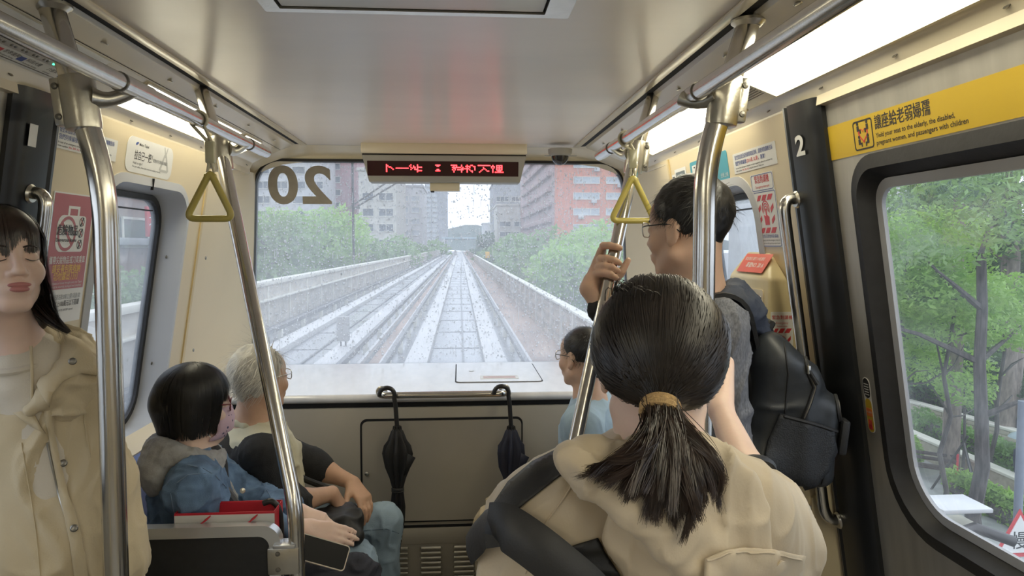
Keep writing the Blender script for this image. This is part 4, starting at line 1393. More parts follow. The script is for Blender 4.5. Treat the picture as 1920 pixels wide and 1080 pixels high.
def tree(lab, base, trunk_top, r0, clumps, n, size, lm, bark=None, seed=0, nb=5, spread=2.0, group='street trees', name='leafy_tree'):
    rng = np.random.default_rng(seed)
    base = Vector(base)
    t = empty(name, lab, 'tree', group, loc=base)
    branchy((0, 0, 0), Vector(trunk_top) - base, r0, r0 * .55, rng, nb, spread).obj('trunk', bark or M_BARK, t)
    V, Fq = leaves([(Vector(c) - base, r) for c, r in clumps], n, size, rng)
    tag(link('foliage', np_mesh('foliage', V, Fq, lm), t), kind='stuff')
    return t


# guideway
gw = empty('guideway', 'wet concrete elevated guideway with twin tracks ahead of the train', 'guideway')
MB().box((-1.8, 190, DK - .25), (9.4, 420, .5)).obj('deck', M_CONC, gw)
for tx in (0.0, -3.7):
    for s in (-1, 1):
        MB().box((tx + s * .88, 195, DK + .09), (.50, 400, .18), bev=.02).obj('running_pad', M_PAD, gw)
        MB().box((tx + s * 1.42, 195, DK + .36), (.10, 400, .12)).obj('guide_rail', M_RAILD, gw)
        MB().box((tx + s * 1.62, 195, DK + .16), (.07, 400, .10)).obj('power_rail', M_PAD, gw)
    MB().box((tx + .16, 195, DK + .015), (.05, 400, .05)).obj('drain_slot', M_RAILD, gw)
    st = MB().box((0, 0, .15), (.12, .14, .30), bev=.01).mesh('rail_support', M_COPE)
    for k in range(26):
        for s in (-1, 1):
            o = link('rail_support', st, gw)
            o.location = (tx + s * 1.42, 6 + k * 3.0, DK)
M_RUST = mat('rust_stained_walkway', (.33, .22, .16), .6, var=.3, scale=1.2, stretch=(1, .3, 1))
MB().box((2.22, 195, DK + .03), (.95, 400, .06)).obj('walkway', M_RUST, gw)
MB().box((-1.85, 195, DK + .02), (.30, 400, .04)).obj('cable_trough', M_RUST, gw)
jt = MB().box((0, 0, 0), (1.2, .05, .012)).mesh('deck_joint', M_RAILD)
for k in range(24):
    for tx in (0, -3.7):
        o = link('deck_joint', jt, gw)
        o.location = (tx, 8 + k * 3.6, DK + .006)
# parapets, bay by bay
bay = MB()
bay.box((0, 0, .55), (.10, 1.98, 1.10))
for z in (.12, .42, .72, 1.0):
    bay.box((-.065, 0, z), (.05, 1.98, .12), bev=.01)
bayR = bay.mesh('parapet_panel', M_PARA_R)
postR = MB().box((-.06, 0, .62), (.16, .11, 1.24), bev=.01).mesh('parapet_post', M_PARA)
copR = MB().box((-.03, 0, 1.21), (.24, 2.0, .06), bev=.015).mesh('coping', M_COPE)
for k in range(60):
    for me in (bayR, postR, copR):
        o = link(me.name, me, gw)
        o.location = (2.78, 11 + k * 2.0 + (1.0 if me is postR else 0), DK)
MB().box((2.78, 220, DK + .6), (.14, 180, 1.2)).obj('far_parapet', M_PARA_R, gw)
bayL = MB().box((0, 0, .75), (.16, 2.96, 1.5), bev=.02).mesh('parapet_slab', M_PARA)
ribL = MB().box((.10, 0, .72), (.06, .09, 1.30), bev=.01).mesh('parapet_rib', M_COPE)
copL = MB().box((.03, 0, 1.50), (.34, 3.0, .16), bev=.03).mesh('parapet_coping', M_COPE)
ldg = MB().box((.16, 0, .95), (.18, 3.0, .06), bev=.01).mesh('cable_shelf', M_COPE)
for k in range(50):
    for me in (bayL, ribL, copL, ldg):
        o = link(me.name, me, gw)
        o.location = (-6.35, 1.5 + k * 3.0 + (1.5 if me is ribL else 0), DK)
MB().box((-6.35, 270, DK + .78), (.2, 235, 1.56)).obj('far_parapet', M_COPE, gw)
t = empty('trackside_box', 'small grey signal box on a post between the tracks', 'signal box', loc=(at_z(644, 662, DK).x, at_z(644, 662, DK).y, DK))
MB().box((0, 0, .62), (.30, .22, .62), bev=.02).obj('box', mat('grey_signal_box', (.30, .29, .28), .5), t)
MB().tube([(-.06, 0, 0), (-.06, 0, .34)], .02, 8).obj('leg', M_RAILD, t)
MB().tube([(.06, 0, 0), (.06, 0, .34)], .02, 8).obj('leg', M_RAILD, t)
# cabinet beside the track, seen low through the right door window
p = at(1788, 945, 3.75)
t = empty('trackside_cabinet', 'white trackside cabinet with a dark pipe below the right door window', 'cabinet', loc=(p.x, 3.75, DK))
MB().box((0, 0, (p.z - DK) / 2 - .05), (.24, .20, p.z - DK - .1), bev=.01).obj('body', mat('cream_cabinet_paint', (.52, .50, .40), .5), t)
MB().box((0.0, 0, p.z - DK + .0), (.29, .24, .025), bev=.006).obj('lid', mat('white_cabinet_lid', (.66, .67, .68), .4), t)
MB().tube([(-.06, -.12, p.z - DK - .36), (-.05, -.13, p.z - DK - .10), (.02, -.14, p.z - DK - .08), (.24, -.15, p.z - DK - .16)], .03, 10).obj('pipe', M_RAILD, t)

# street level
gr = MB().box((0, 300, GZ - .1), (700, 900, .2)).obj('ground', M_ASPH)
gr['kind'] = 'structure'
pk = MB().plate([(9.5, -5), (9.5, 34), (60, 60), (60, -5)], [], lambda u, v, d: (u, v, GZ + d), (0, .03)).obj('pavement', M_PAVE, smooth=False)
pk['kind'] = 'structure'
lw_ = MB().plate([(17.5, 30), (16.5, 21.5), (22, 18), (70, 18), (70, 75), (22, 75)], [], lambda u, v, d: (u, v, GZ + d), (.03, .5)).obj('lawn', mat('park_lawn', (.13, .20, .07), .9, var=.4, scale=3, bump=.4, bscale=9), smooth=False)
lw_['kind'] = 'structure'


def wall_run(lab, a, b, h, m, hedge=None, brick=True, name='planter_wall', seed=1):
    """low brick planter wall from ground point a to b"""
    a, b = Vector((a[0], a[1], GZ)), Vector((b[0], b[1], GZ))
    d = (b - a)
    L = d.length
    ang = math.atan2(d.y, d.x)
    t = empty(name, lab, 'wall', 'park planter walls', loc=a)
    t.rotation_euler = (0, 0, ang)
    MB().box((L / 2, 0, h / 2), (L, .26, h)).obj('core', m, t)
    MB().box((L / 2, 0, h + .04), (L, .36, .08), bev=.01).obj('coping', M_COPE, t)
    rows = max(2, int(h / .16))
    bl = .55
    n = min(40, int(L / bl))
    bm_ = MB().box((0, 0, 0), (bl - .03, .03, h / rows - .025), bev=.004).mesh('brick', m)
    for r in range(rows):
        for k in range(n):
            o = link('brick', bm_, t)
            o.location = (k * bl + bl / 2 + (bl / 2 if r % 2 else 0), .14 * (1 if d.x < 0 else -1), (r + .5) * h / rows)
            o2 = None
    return t


M_CREAMBRICK = mat('cream_brick', (.46, .42, .33), .7, var=.15, scale=5)
wa, wb = at_z(1688, 838, GZ), at_z(2010, 992, GZ)
wall_run('long cream brick planter wall beside the park path', (wb.x, wb.y), (wa.x, wa.y), .65, M_CREAMBRICK)
wc, wd = at_z(1700, 800, GZ), at_z(2040, 912, GZ)
wall_run('upper cream brick planter wall among the hedges', (wd.x, wd.y), (wc.x, wc.y), 1.0, M_CREAMBRICK)


def hedge(lab, a, b, h, w, n, lm, seed):
    rng = np.random.default_rng(seed)
    a, b = Vector(a), Vector(b)
    t = empty('hedge', lab, 'hedge', 'clipped park hedges', loc=(a.x, a.y, a.z))
    cl = []
    m = 14
    for k in range(m):
        c = a.lerp(b, (k + .5) / m) - a
        cl.append(((c.x + rng.normal() * .1, c.y, h * .5), ((b - a).length / m * .85, w * rng.uniform(.8, 1.1), h * rng.uniform(.5, .62))))
    V, Fq = leaves(cl, n, .085, rng, .9)
    tag(link('foliage', np_mesh('foliage', V, Fq, lm), t), kind='stuff')
    c = (b - a)
    MB().tube([(c.x * .02, c.y * .02, h * .3), (c.x * .98, c.y * .98, h * .3)], h * .28, 8).obj('stems', M_BARK, t)
    return t


off = Vector((1.15, 1.15, 0))
hedge('clipped hedge behind the long planter wall', Vector((wa.x, wa.y, GZ + .4)) + off, Vector((wb.x, wb.y, GZ + .4)) + off, .75, .6, 5000, L_HEDGE, 3)
hedge('taller hedge behind the upper planter wall', Vector((wc.x, wc.y, GZ + .7)) + off, Vector((wd.x, wd.y, GZ + .7)) + off, 1.0, .8, 5000, L_HEDGE, 4)
ha, hb = at_z(1812, 935, GZ), at_z(1940, 1010, GZ)
hedge('low loose hedge in front of the red bench', Vector((ha.x - .3, ha.y, GZ)), Vector((hb.x, hb.y, GZ)), .9, .6, 4000, L_LIGHT, 5)
hf0, hf1 = at_z(1880, 842, GZ), at_z(2040, 880, GZ)
hedge('dark shrub bed at the far right of the park', Vector((hf0.x, hf0.y, GZ + .4)), Vector((hf1.x, hf1.y, GZ + .4)), 2.2, 1.6, 6000, L_DARK, 8)
hc_, hd = at_z(1690, 880, GZ), at_z(1712, 872, GZ)
hedge('small round bush at the left end of the path', Vector((hc_.x, hc_.y, GZ)), Vector((hd.x, hd.y, GZ)), 1.0, .6, 1800, L_LIGHT, 6)

# red bench
p = at_z(1738, 900, GZ)
t = empty('park_bench', 'red bench with dark slats on the park pavement', 'bench', loc=p)
t.rotation_euler = (0, 0, math.radians(-38))
M_BRED = mat('red_bench_paint', (.62, .05, .07), .4)
M_BSL = mat('dark_bench_slat', (.07, .05, .05), .5)
for s in (-1, 1):
    vs = [(s * .75 - .03, -.28, 0), (s * .75 - .03, .2, 0), (s * .75 - .03, .30, .85), (s * .75 - .03, .22, .85), (s * .75 - .03, .16, .5), (s * .75 - .03, -.30, .62)]
    vs += [(v[0] + .06, v[1], v[2]) for v in vs]
    k = 6
    MB().raw(vs, [tuple(range(k)), tuple(range(2 * k - 1, k - 1, -1))] + [(i, (i + 1) % k, (i + 1) % k + k, i + k) for i in range(k)]).obj('end_frame', M_BRED, t)
for y in (-.22, -.10, .02, .13):
    MB().box((0, y, .44), (1.46, .09, .04), bev=.005).obj('seat_slat', M_BSL, t)
for z, y in ((.62, .20), (.76, .24)):
    MB().box((0, y, z), (1.46, .04, .10), bev=.005).obj('back_slat', M_BSL, t)

# warning sign
p = at_z(1893, 1200, GZ)
q = at(1908, 1005, p.y)
t = empty('road_sign', 'triangular red-bordered slow sign on a grey post', 'road sign', loc=(q.x, q.y, GZ))
hs = q.z - GZ
M_POST = mat('grey_sign_post', (.22, .25, .30), .45)
MB().tube([(0.03, .05, 0), (.03, .05, hs + 2.4)], .07, 10).obj('post', M_POST, t)
tri = [(-.48, -.36), (.48, -.36), (0, .50)]
for nm, sc_, m_, dd in (('border', 1.0, M_REDINK, 0), ('face', .78, M_WHITE, -.012)):
    MB().plate([(a * sc_, b * sc_) for a, b in tri], [], lambda u, v, d: (u, -.04 + d + dd, hs + v), (0, .02)).obj(nm, m_, t, smooth=False)
lt = link('lettering', text_mesh('慢', .34, M_INK, align='CENTER'), t)
lt.matrix_local = Matrix.Translation((0, -.056, hs - .08)) @ Matrix.Rotation(math.pi / 2, 4, 'X')
MB().box((0, -.04, hs - .52), (.60, .02, .18)).obj('sub_plate', mat('tan_plate', (.42, .35, .24), .5), t)

# trees beside the right door
p = at_z(1838, 1068, GZ)
T1 = Vector(p)
tp = at(1842, 480, p.y)
tree('dark straight trunk tree close to the right door window', T1, (tp.x, tp.y, tp.z), .17,
     [((tp.x - 1.2, tp.y - .2, 2.2), (2.0, 1.8, 1.1)), ((tp.x + 1.4, tp.y, 2.6), (1.9, 1.8, 1.2)), ((tp.x, tp.y + .6, 4.2), (2.4, 2.0, 1.3))], 5000, .09, L_MID, seed=21, nb=7, spread=2.4, group='trees by the right door')
p = at_z(1895, 850, GZ)
tp = at(1890, 300, p.y)
tree('tall pale trunk palm-like tree behind the planter', p, (tp.x, tp.y, tp.z), .34,
     [((tp.x, tp.y, tp.z + .5), (3.4, 3, 1.4)), ((tp.x + 1, tp.y, tp.z - 2.6), (2.8, 2, 1.0))], 3000, .2, L_DARK, bark=M_BARK2, seed=22, nb=5, spread=2.5, group='trees by the right door')
k = 0
for (px, py, Y, rx, rz, n, lm, lab, sz) in (
        (1700, 470, 17, 2.2, 1.6, 8000, L_LIGHT, 'bright green tree filling the left of the right door window', .085),
        (1790, 560, 16, 2.4, 1.25, 8000, L_LIGHT, 'bright green tree in the middle of the right door window', .085),
        (1690, 620, 19, 2.0, 1.7, 6500, L_LIGHT, 'fresh green lower tree at the window edge', .09),
        (1760, 390, 26, 3.2, 2.0, 4200, L_MID, 'mid green tree behind the bright foliage', .18),
        (1885, 600, 19, 2.0, 1.6, 5000, L_LIGHT, 'bright green tree at the right edge of the picture', .09),
        (1830, 700, 27, 3.4, 1.7, 4000, L_DARK, 'dark evergreen behind the hedges', .2),
        (1700, 720, 28, 3.2, 1.6, 4000, L_DARK, 'dark evergreen at the end of the path', .2),
        (1660, 540, 34, 5.0, 4.0, 4600, L_MID, 'broad green tree far along the park', .26),
        (1860, 480, 36, 5.5, 3.4, 4600, L_DARK, 'broad dark tree in front of the pale villa', .28)):
    c = at(px, py, Y)
    rng = np.random.default_rng(50 + k)
    cl = []
    for i in range(7):
        cl.append(((c.x + rng.normal() * rx * .42, c.y + rng.normal() * rx * .3, c.z + rng.normal() * rz * .42), (rx * .62, rx * .5, rz * .45)))
    tree(lab, (c.x + .2, c.y + .5, GZ), (c.x, c.y, c.z), .05 + .0012 * Y, cl, n, sz, lm, seed=60 + k, nb=6, spread=rx * .8, group='trees by the right door')
    k += 1


def palm(lab, px, py, Y, R, seed):
    c = at(px, py, Y)
    rng = np.random.default_rng(seed)
    t = empty('palm_tree', lab, 'palm', 'park palms', loc=(c.x, c.y, GZ))
    MB().tube([(0, 0, 0), (.05, 0, (c.z - GZ) * .5), (0, 0, c.z - GZ)], [.26, .2, .16], 10).obj('trunk', M_BARK2, t)
    for i in range(15):
        a = 2 * math.pi * i / 15 + rng.uniform(-.2, .2)
        el = rng.uniform(.0, .9)
        V, Fq = [], []
        for j in range(22):
            s = (j + 1) / 22
            r = R * s
            z = R * (math.sin(el) * s - .75 * s * s)
            p0 = np.array([r * math.cos(a) * .95, r * math.sin(a) * .95, z])
            side = np.array([-math.sin(a), math.cos(a), 0])
            out = np.array([math.cos(a), math.sin(a), -.5])
            for sg in (-1, 1):
                tip = p0 + side * sg * R * .26 * math.sin(math.pi * min(1, .12 + s * .9)) + out * R * .13 + np.array([0, 0, -R * .16])
                w = out * .05 * R * .5
                k0 = len(V)
                V += [p0 - w * .3, p0 + w * .5, tip]
                Fq.append((k0, k0 + 1, k0 + 2))
        o = link('frond', np_mesh('frond', np.array(V), np.array(Fq), L_DARK if i % 3 else L_MID), t)
        o.location = (0, 0, c.z - GZ)
    return t


palm('drooping palm at the top centre of the right door window', 1800, 345, 20, 2.6, 5)
palm('drooping palm at the top right of the right door window', 1905, 350, 22, 2.8, 6)
palm('distant palm near the left top of the right door window', 1745, 370, 34, 3.2, 7)

# young staked tree beside the bench
p = at_z(1803, 928, GZ)
t = empty('staked_sapling', 'thin sapling held by a tripod of dark stakes', 'sapling', loc=p)
MB().tube([(0, 0, 0), (.03, 0, 1.6), (0, .05, 3.0)], [.05, .04, .02], 8).obj('stem', M_BARK, t)
for i in range(3):
    a = i * 2.1 + .4
    MB().tube([(.75 * math.cos(a), .75 * math.sin(a), 0), (-.1 * math.cos(a), -.1 * math.sin(a), 1.7)], .035, 6).obj('stake', M_RAILD, t)
V, Fq = leaves([((0, 0, 3.0), (.8, .8, .5))], 500, .10, np.random.default_rng(9))
tag(link('foliage', np_mesh('foliage', V, Fq, L_LIGHT), t), kind='stuff')

M_GLASSD = mat('dark_window_glass', (.06, .075, .09), .1, var=.3, scale=.4, spec=.7)
M_GLASSP = mat('pale_window_glass', (.40, .44, .47), .15, var=.3, scale=.3, spec=.7)


def building(lab, x0, x1, y0, y1, z1, m, faces, group='town buildings', fl=3.0, roof=True, z0=GZ, slab=None, cat='building', name='apartment_block'):
    """block with windows built one by one; faces: list of (side, list of (a0,a1) spans along the face, window height, glass)"""
    cx, cy = (x0 + x1) / 2, (y0 + y1) / 2
    t = empty(name, lab, cat, group, loc=(cx, cy, z0))
    H = z1 - z0
    w, d = x1 - x0, y1 - y0
    MB().box((0, 0, H / 2), (w, d, H)).obj('walls', m, t)
    if roof:
        MB().box((0, 0, H + .3), (w + .6, d + .6, .6), bev=.05).obj('roof_edge', slab or m, t)
    nf = int((H - 1.0) / fl)
    cnt = 0
    for side, spans, wh, gm in faces:
        for (a0, a1) in spans:
            L = a1 - a0
            nn = MB()
            nn.box((0, 0, 0), (L, .14, wh), bev=.0)
            pane = nn.mesh('window', gm)
            fr = MB()
            nd = max(1, int(L / 1.3))
            for i in range(nd + 1):
                fr.box((-L / 2 + L * i / nd, -.08, 0), (.10, .06, wh + .1))
            fr.box((0, -.08, wh / 2), (L + .1, .08, .10))
            fr.box((0, -.08, -wh / 2), (L + .1, .14, .12))
            fme = fr.mesh('window_frame', M_COPE)
            for f in range(nf):
                if z0 + 1.5 + fl * f < -2.0:
                    continue
                z = 1.6 + fl * f
                mid = (a0 + a1) / 2
                if side == 'S':
                    loc, rz = (mid - cx, -d / 2 - .02, z), 0
                elif side == 'W':
                    loc, rz = (-w / 2 - .02, mid - cy, z), -math.pi / 2
                else:
                    loc, rz = (w / 2 + .02, mid - cy, z), math.pi / 2
                o = link('window', pane, t)
                o.location = loc
                o.rotation_euler = (0, 0, rz)
                o2 = link('window_frame', fme, o)
                cnt += 1
    return t


M_BRICKRED = mat('orange_red_tile_facade', (.62, .22, .13), .6, var=.1, scale=3)
M_PINK = mat('pink_grey_tile_facade', (.40, .27, .26), .65, var=.15, scale=2)
M_PALE = mat('pale_render_facade', (.52, .52, .52), .7, var=.1, scale=1)
M_CREAMF = mat('cream_render_facade', (.55, .53, .47), .7, var=.12, scale=1)
M_GREYF = mat('grey_concrete_facade', (.30, .31, .33), .7, var=.15, scale=1)
M_ROSE = mat('dusty_rose_tower_facade', (.42, .24, .25), .7, var=.1, scale=1)
M_BROWN = mat('brown_tile_wall', (.25, .17, .14), .7, var=.2, scale=2)

Yc = 135.0
cxr = at(1040, 400, Yc).x
t = building('orange-red tiled office block right of the track ahead', cxr, cxr + 26, Yc, Yc + 75, 24, M_BRICKRED,
             [('S', [(cxr + 3.6, cxr + 8.6), (cxr + 9.9, cxr + 14.5), (cxr + 16, cxr + 21)], 1.25, M_GLASSP), ('W', [(Yc + 4 + k * 9, Yc + 11 + k * 9) for k in range(7)], 1.5, M_GLASSD)])
# pink side wing skin with balconies
bal = MB().box((0, 0, 0), (.9, 8.2, .9), bev=.05).mesh('balcony', M_PINK)
for f in range(9):
    for k in range(7):
        o = link('balcony', bal, t)
        o.location = (-13.4, -37.5 + 7.5 + k * 9, 3.2 + f * 3.0)
MB().box((-13.06, 0, 14.7), (.16, 75, 29)).obj('side_cladding', M_PINK, t)
ac = MB().box((0, 0, 0), (1.0, .6, .7), bev=.05).mesh('air_conditioner', M_PALE)
for i, (f, dx) in enumerate(((2, 6.5), (4, 5), (5, 7.5), (7, 8), (3, 12), (6, 12.5), (8, 6.0))):
    o = link('air_conditioner', ac, t)
    o.location = (dx - 13, -37.5 - .4, .6 + f * 3.0)

b0 = at(925, 345, 235)
building('grey office tower behind the orange-red block', b0.x, b0.x + 11, 235, 262, b0.z, M_GREYF, [('S', [(b0.x + 1, b0.x + 5), (b0.x + 6, b0.x + 10)], 1.6, M_GLASSD), ('W', [(238 + k * 6, 242 + k * 6) for k in range(4)], 1.5, M_GLASSD)])
b0 = at(932, 386, 210)
building('cream low office in front of the grey tower', b0.x, b0.x + 9, 210, 230, b0.z, M_CREAMF, [('S', [(b0.x + .8, b0.x + 4), (b0.x + 5, b0.x + 8.4)], 1.4, M_GLASSD)])
b0 = at(905, 420, 330)
building('narrow pale block next to the vanishing track', b0.x, b0.x + 6, 330, 345, b0.z, M_PALE, [('S', [(b0.x + 1, b0.x + 5)], 1.4, M_GLASSD)])
# left side
b0 = at(612, 240, 170)
building('dusty rose tower behind the left trees', b0.x, at(668, 240, 170).x, 170, 190, b0.z, M_ROSE, [('S', [(b0.x + 1, b0.x + 3)], 1.4, M_GLASSD)])
b0 = at(470, 260, 150)
building('pale apartment tower behind the reversed number', b0.x, at(600, 300, 150).x, 150, 168, b0.z, M_PALE, [('S', [(b0.x + 1 + k * 3.6, b0.x + 3.6 + k * 3.6) for k in range(4)], 1.5, M_GLASSD)])
b0 = at(672, 320, 140)
building('cream stacked balcony block beside the wiper', b0.x, at(742, 320, 140).x, 140, 165, b0.z, M_CREAMF, [('S', [(b0.x + .7, b0.x + 2.8), (b0.x + 3.8, b0.x + 6.6)], 1.5, M_GLASSD)])
b0 = at(745, 350, 190)
building('white block left of the vanishing point', b0.x, at(792, 350, 190).x, 190, 215, b0.z, M_PALE, [('S', [(b0.x + .8, b0.x + 2.8), (b0.x + 3.6, b0.x + 5.8)], 1.5, M_GLASSP)])
b0 = at(796, 270, 430)
building('tall pale grey tower nearest the vanishing point', b0.x, at(838, 300, 430).x, 430, 455, b0.z, M_GREYF, [('S', [(b0.x + .8, b0.x + 3.4), (b0.x + 4.4, b0.x + 7.2)], 1.6, M_GLASSP)])
b0 = at(700, 300, 330)
building('far pale tower rising over the cream block', b0.x, at(738, 300, 330).x, 330, 350, b0.z + 6, M_PALE, [('S', [(b0.x + 1, b0.x + 4), (b0.x + 5, b0.x + 8.4)], 1.6, M_GLASSD)])
# elevated station far down the line
p = at(866, 452, 330)
t = empty('far_station', 'distant elevated station spanning the track at the vanishing point', 'station', loc=(p.x, 330, DK))
MB().box((0, 0, p.z - DK + 1.2), (18, 24, .8), bev=.1).obj('roof', mat('teal_grey_roof', (.30, .40, .44), .5), t)
for x in (-8, 8):
    MB().box((x, 0, (p.z - DK) / 2 + .4), (.8, 24, p.z - DK + .8)).obj('side_wall', M_PALE, t)
# hills
V, Fq = [], []
nx, ny = 60, 8
rng = np.random.default_rng(4)
for i in range(nx):
    for j in range(ny):
        x = -700 + 1500 * i / (nx - 1)
        hgt = 46 * math.exp(-((x - 20) / 120) ** 2) + 26 * math.exp(-((x + 260) / 200) ** 2) + 30 * math.exp(-((x - 420) / 220) ** 2) + 4 * math.sin(x * .05)
        V.append((x, 1300 + j * 60, GZ + hgt * math.sin(math.pi * j / (ny - 1)) + rng.normal() * 1.0))
Fq = [(i * ny + j, (i + 1) * ny + j, (i + 1) * ny + j + 1, i * ny + j + 1) for i in range(nx - 1) for j in range(ny - 1)]
o = link('hills', np_mesh('hills', np.array(V), np.array(Fq), mat('far_wooded_hill', (.10, .13, .12), .9, var=.2, scale=.02), True))
o['kind'] = 'structure'

# trees along the guideway
k = 0
for (px, py, Y, rx, rz, n, lm, lab) in (
        (500, 460, 43, 3.6, 4.0, 5200, L_MID, 'round green tree beyond the left parapet, left end of windscreen'),
        (590, 452, 60, 4.6, 4.8, 5200, L_LIGHT, 'round fresh green tree under the reversed number'),
        (650, 466, 68, 4.0, 4.2, 4000, L_MID, 'green tree beyond the left parapet by the wiper tip'),
        (705, 470, 95, 4.8, 4.4, 3200, L_MID, 'green tree beyond the left parapet below the cream block'),
        (755, 472, 140, 6.0, 5.2, 2800, L_MID, 'distant green tree left of the track under the white block'),
        (800, 470, 235, 8.5, 6.5, 2400, L_MID, 'far green tree left of the track near the vanishing point'),
        (1098, 500, 34, 2.6, 2.6, 5200, L_LIGHT, 'fresh green tree beyond the right parapet near the strap'),
        (1130, 470, 42, 3.4, 3.0, 4200, L_LIGHT, 'light green tree in front of the orange-red block'),
        (1040, 482, 56, 3.6, 3.4, 4200, L_MID, 'green tree beyond the right parapet, centre right'),
        (985, 474, 84, 4.6, 4.2, 3400, L_MID, 'green tree right of the track below the pink wing'),
        (945, 472, 135, 6.0, 5.0, 2800, L_MID, 'distant green tree right of the track'),
        (915, 468, 225, 8.0, 6.5, 2200, L_DARK, 'far dark tree right of the track near the vanishing point')):
    c = at(px, py, Y)
    rng = np.random.default_rng(150 + k)
    cl = [((c.x + rng.normal() * rx * .4, c.y + rng.normal() * rx * .4, c.z + rng.normal() * rz * .3 - rz * .2), (rx * .6, rx * .6, rz * .5)) for i in range(8)]
    tree(lab, (c.x, c.y, GZ), (c.x, c.y, c.z), .2, cl, n, .10 + .0035 * Y, lm, seed=170 + k, spread=rx * .7, group='trees along the guideway')
    k += 1
# yellow street sign and signal lamp glimpsed on the right
p = at(914, 478, 90)
t = empty('yellow_road_sign', 'small yellow road sign right of the track', 'road sign', loc=(p.x, 90, GZ))
MB().tube([(0, .06, 0), (0, .06, p.z - GZ)], .06, 8).obj('post', M_POST, t)
MB().box((0, 0, p.z - GZ), (.55, .05, .8), bev=.03).obj('plate', mat('amber_sign_paint', (.75, .42, .03), .5), t)

# left side: low brown building seen through the left side window
bx = -14.0
t = building('brown wall building with air conditioners seen through left window', bx - 9, bx, 12, 40, 6.2, M_BROWN, [('E', [(14 + k * 4.2, 16.4 + k * 4.2) for k in range(6)], 1.2, M_GLASSD)], slab=M_PALE)
acs = MB().box((0, 0, 0), (.6, 1.0, .75), bev=.04).mesh('air_conditioner', M_PALE)
for (yy, zz) in ((26.5, 2.9), (28.2, 3.0), (23.2, 2.4)):
    o = link('air_conditioner', acs, t)
    o.location = (4.8, yy - 26, zz - GZ)
MB().box((4.9, 0, 7.2), (.8, 27, .3), bev=.05).obj('ledge', M_GREYF, t)
p = at_x(283, 416, -13.2)
sg = empty('red_shop_sign', 'small red sign with white characters seen through left window', 'sign', loc=p)
MB().box((0, 0, 0), (.12, .95, 1.3), bev=.03).obj('panel', M_REDINK, sg)
lt = link('lettering', text_mesh('北', .7, M_WHITE, align='CENTER'), sg)
lt.matrix_local = Matrix.Translation((.065, 0, 0)) @ Matrix(((0, 0, 1, 0), (1, 0, 0, 0), (0, 1, 0, 0), (0, 0, 0, 1)))
for i, (yy, zz, r) in enumerate(((19, .2, 1.7), (23.5, .3, 2.0), (28, -.2, 1.9), (33, .2, 1.8), (15, -.2, 1.6))):
    rng = np.random.default_rng(300 + i)
    tree(['shrubby tree at the near end of the brown building', 'shrubby tree left of the brown wall', 'dense shrubby tree before the brown wall', 'shrubby tree at the far end of brown building', 'nearest shrubby tree beside the left parapet'][i], (-9.8, yy, GZ), (-9.8, yy, zz - .5), .12,
         [((-9.8 + rng.normal() * .4, yy + rng.normal() * .8, zz + rng.normal() * .5 - .3), (.9, r * .7, 1.0)) for _ in range(5)], 2600, .13, L_MID, seed=320 + i, spread=1.0, group='shrubby trees by the left parapet')

# pale villa behind the park
c = at(1880, 455, 48)
building('pale villa behind the park trees', c.x - 5, c.x + 22, 48, 60, c.z + 1.2, M_CREAMF, [('S', [(c.x - 3.5, c.x - .5), (c.x + 1, c.x + 4)], 1.6, M_GLASSD)], fl=3.4)
c = at(1690, 352, 62)
building('pale flat-roofed block above the park trees', c.x - 9, c.x + 10, 62, 80, c.z + .8, M_PALE, [('S', [(c.x - 8 + k * 2.6, c.x - 6 + k * 2.6) for k in range(6)], 1.5, M_GLASSP)], fl=3.2)
# passer-by under an umbrella at the picture's right edge
p = at_z(1912, 935, GZ)
t = empty('person', 'passer-by in dark clothes under a pale umbrella in the park', 'person', loc=p)
b = MB()
b.lathe([(.02, 0), (.11, .02), (.13, .45), (.17, .85), (.20, 1.1), (.19, 1.35), (.07, 1.48), (.055, 1.52), (.09, 1.6), (.105, 1.68), (.08, 1.76), (.01, 1.79)], 14)
b.obj('body', mat('navy_passer_by', (.03, .04, .08), .8), t)
MB().tube([(.18, -.05, 1.35), (.26, -.16, 1.12), (.14, -.28, 1.25)], [.06, .05, .04], 8).obj('arm', mat('navy_passer_by', (.03, .04, .08), .8), t)
MB().lathe([(.34, 1.72), (.28, 1.80), (.16, 1.86), (.01, 1.89)], 16).obj('umbrella_canopy', mat('pale_blue_umbrella', (.45, .55, .62), .5), t)
# ------------------------------------------------------------------ smooth solid modelling for people and cloth
def _v(p):
    return np.array([p[0], p[1], p[2]], np.float64)


def vnoise(P, seed=0):
    """smooth value noise in about [-1,1] for an array of points"""
    I = np.floor(P).astype(np.int64)
    f = P - I
    w = f * f * (3 - 2 * f)
    r = np.zeros(len(P))
    for dx in (0, 1):
        for dy in (0, 1):
            for dz in (0, 1):
                h = (I[:, 0] + dx) * 374761393 + (I[:, 1] + dy) * 668265263 + (I[:, 2] + dz) * 2147483647 + seed * 974711
                h = (h ^ (h >> 13)) * 1274126177
                h = (h ^ (h >> 16)) & 0xffff
                r += (h / 32767.5 - 1.0) * (w[:, 0] if dx else 1 - w[:, 0]) * (w[:, 1] if dy else 1 - w[:, 1]) * (w[:, 2] if dz else 1 - w[:, 2])
    return r


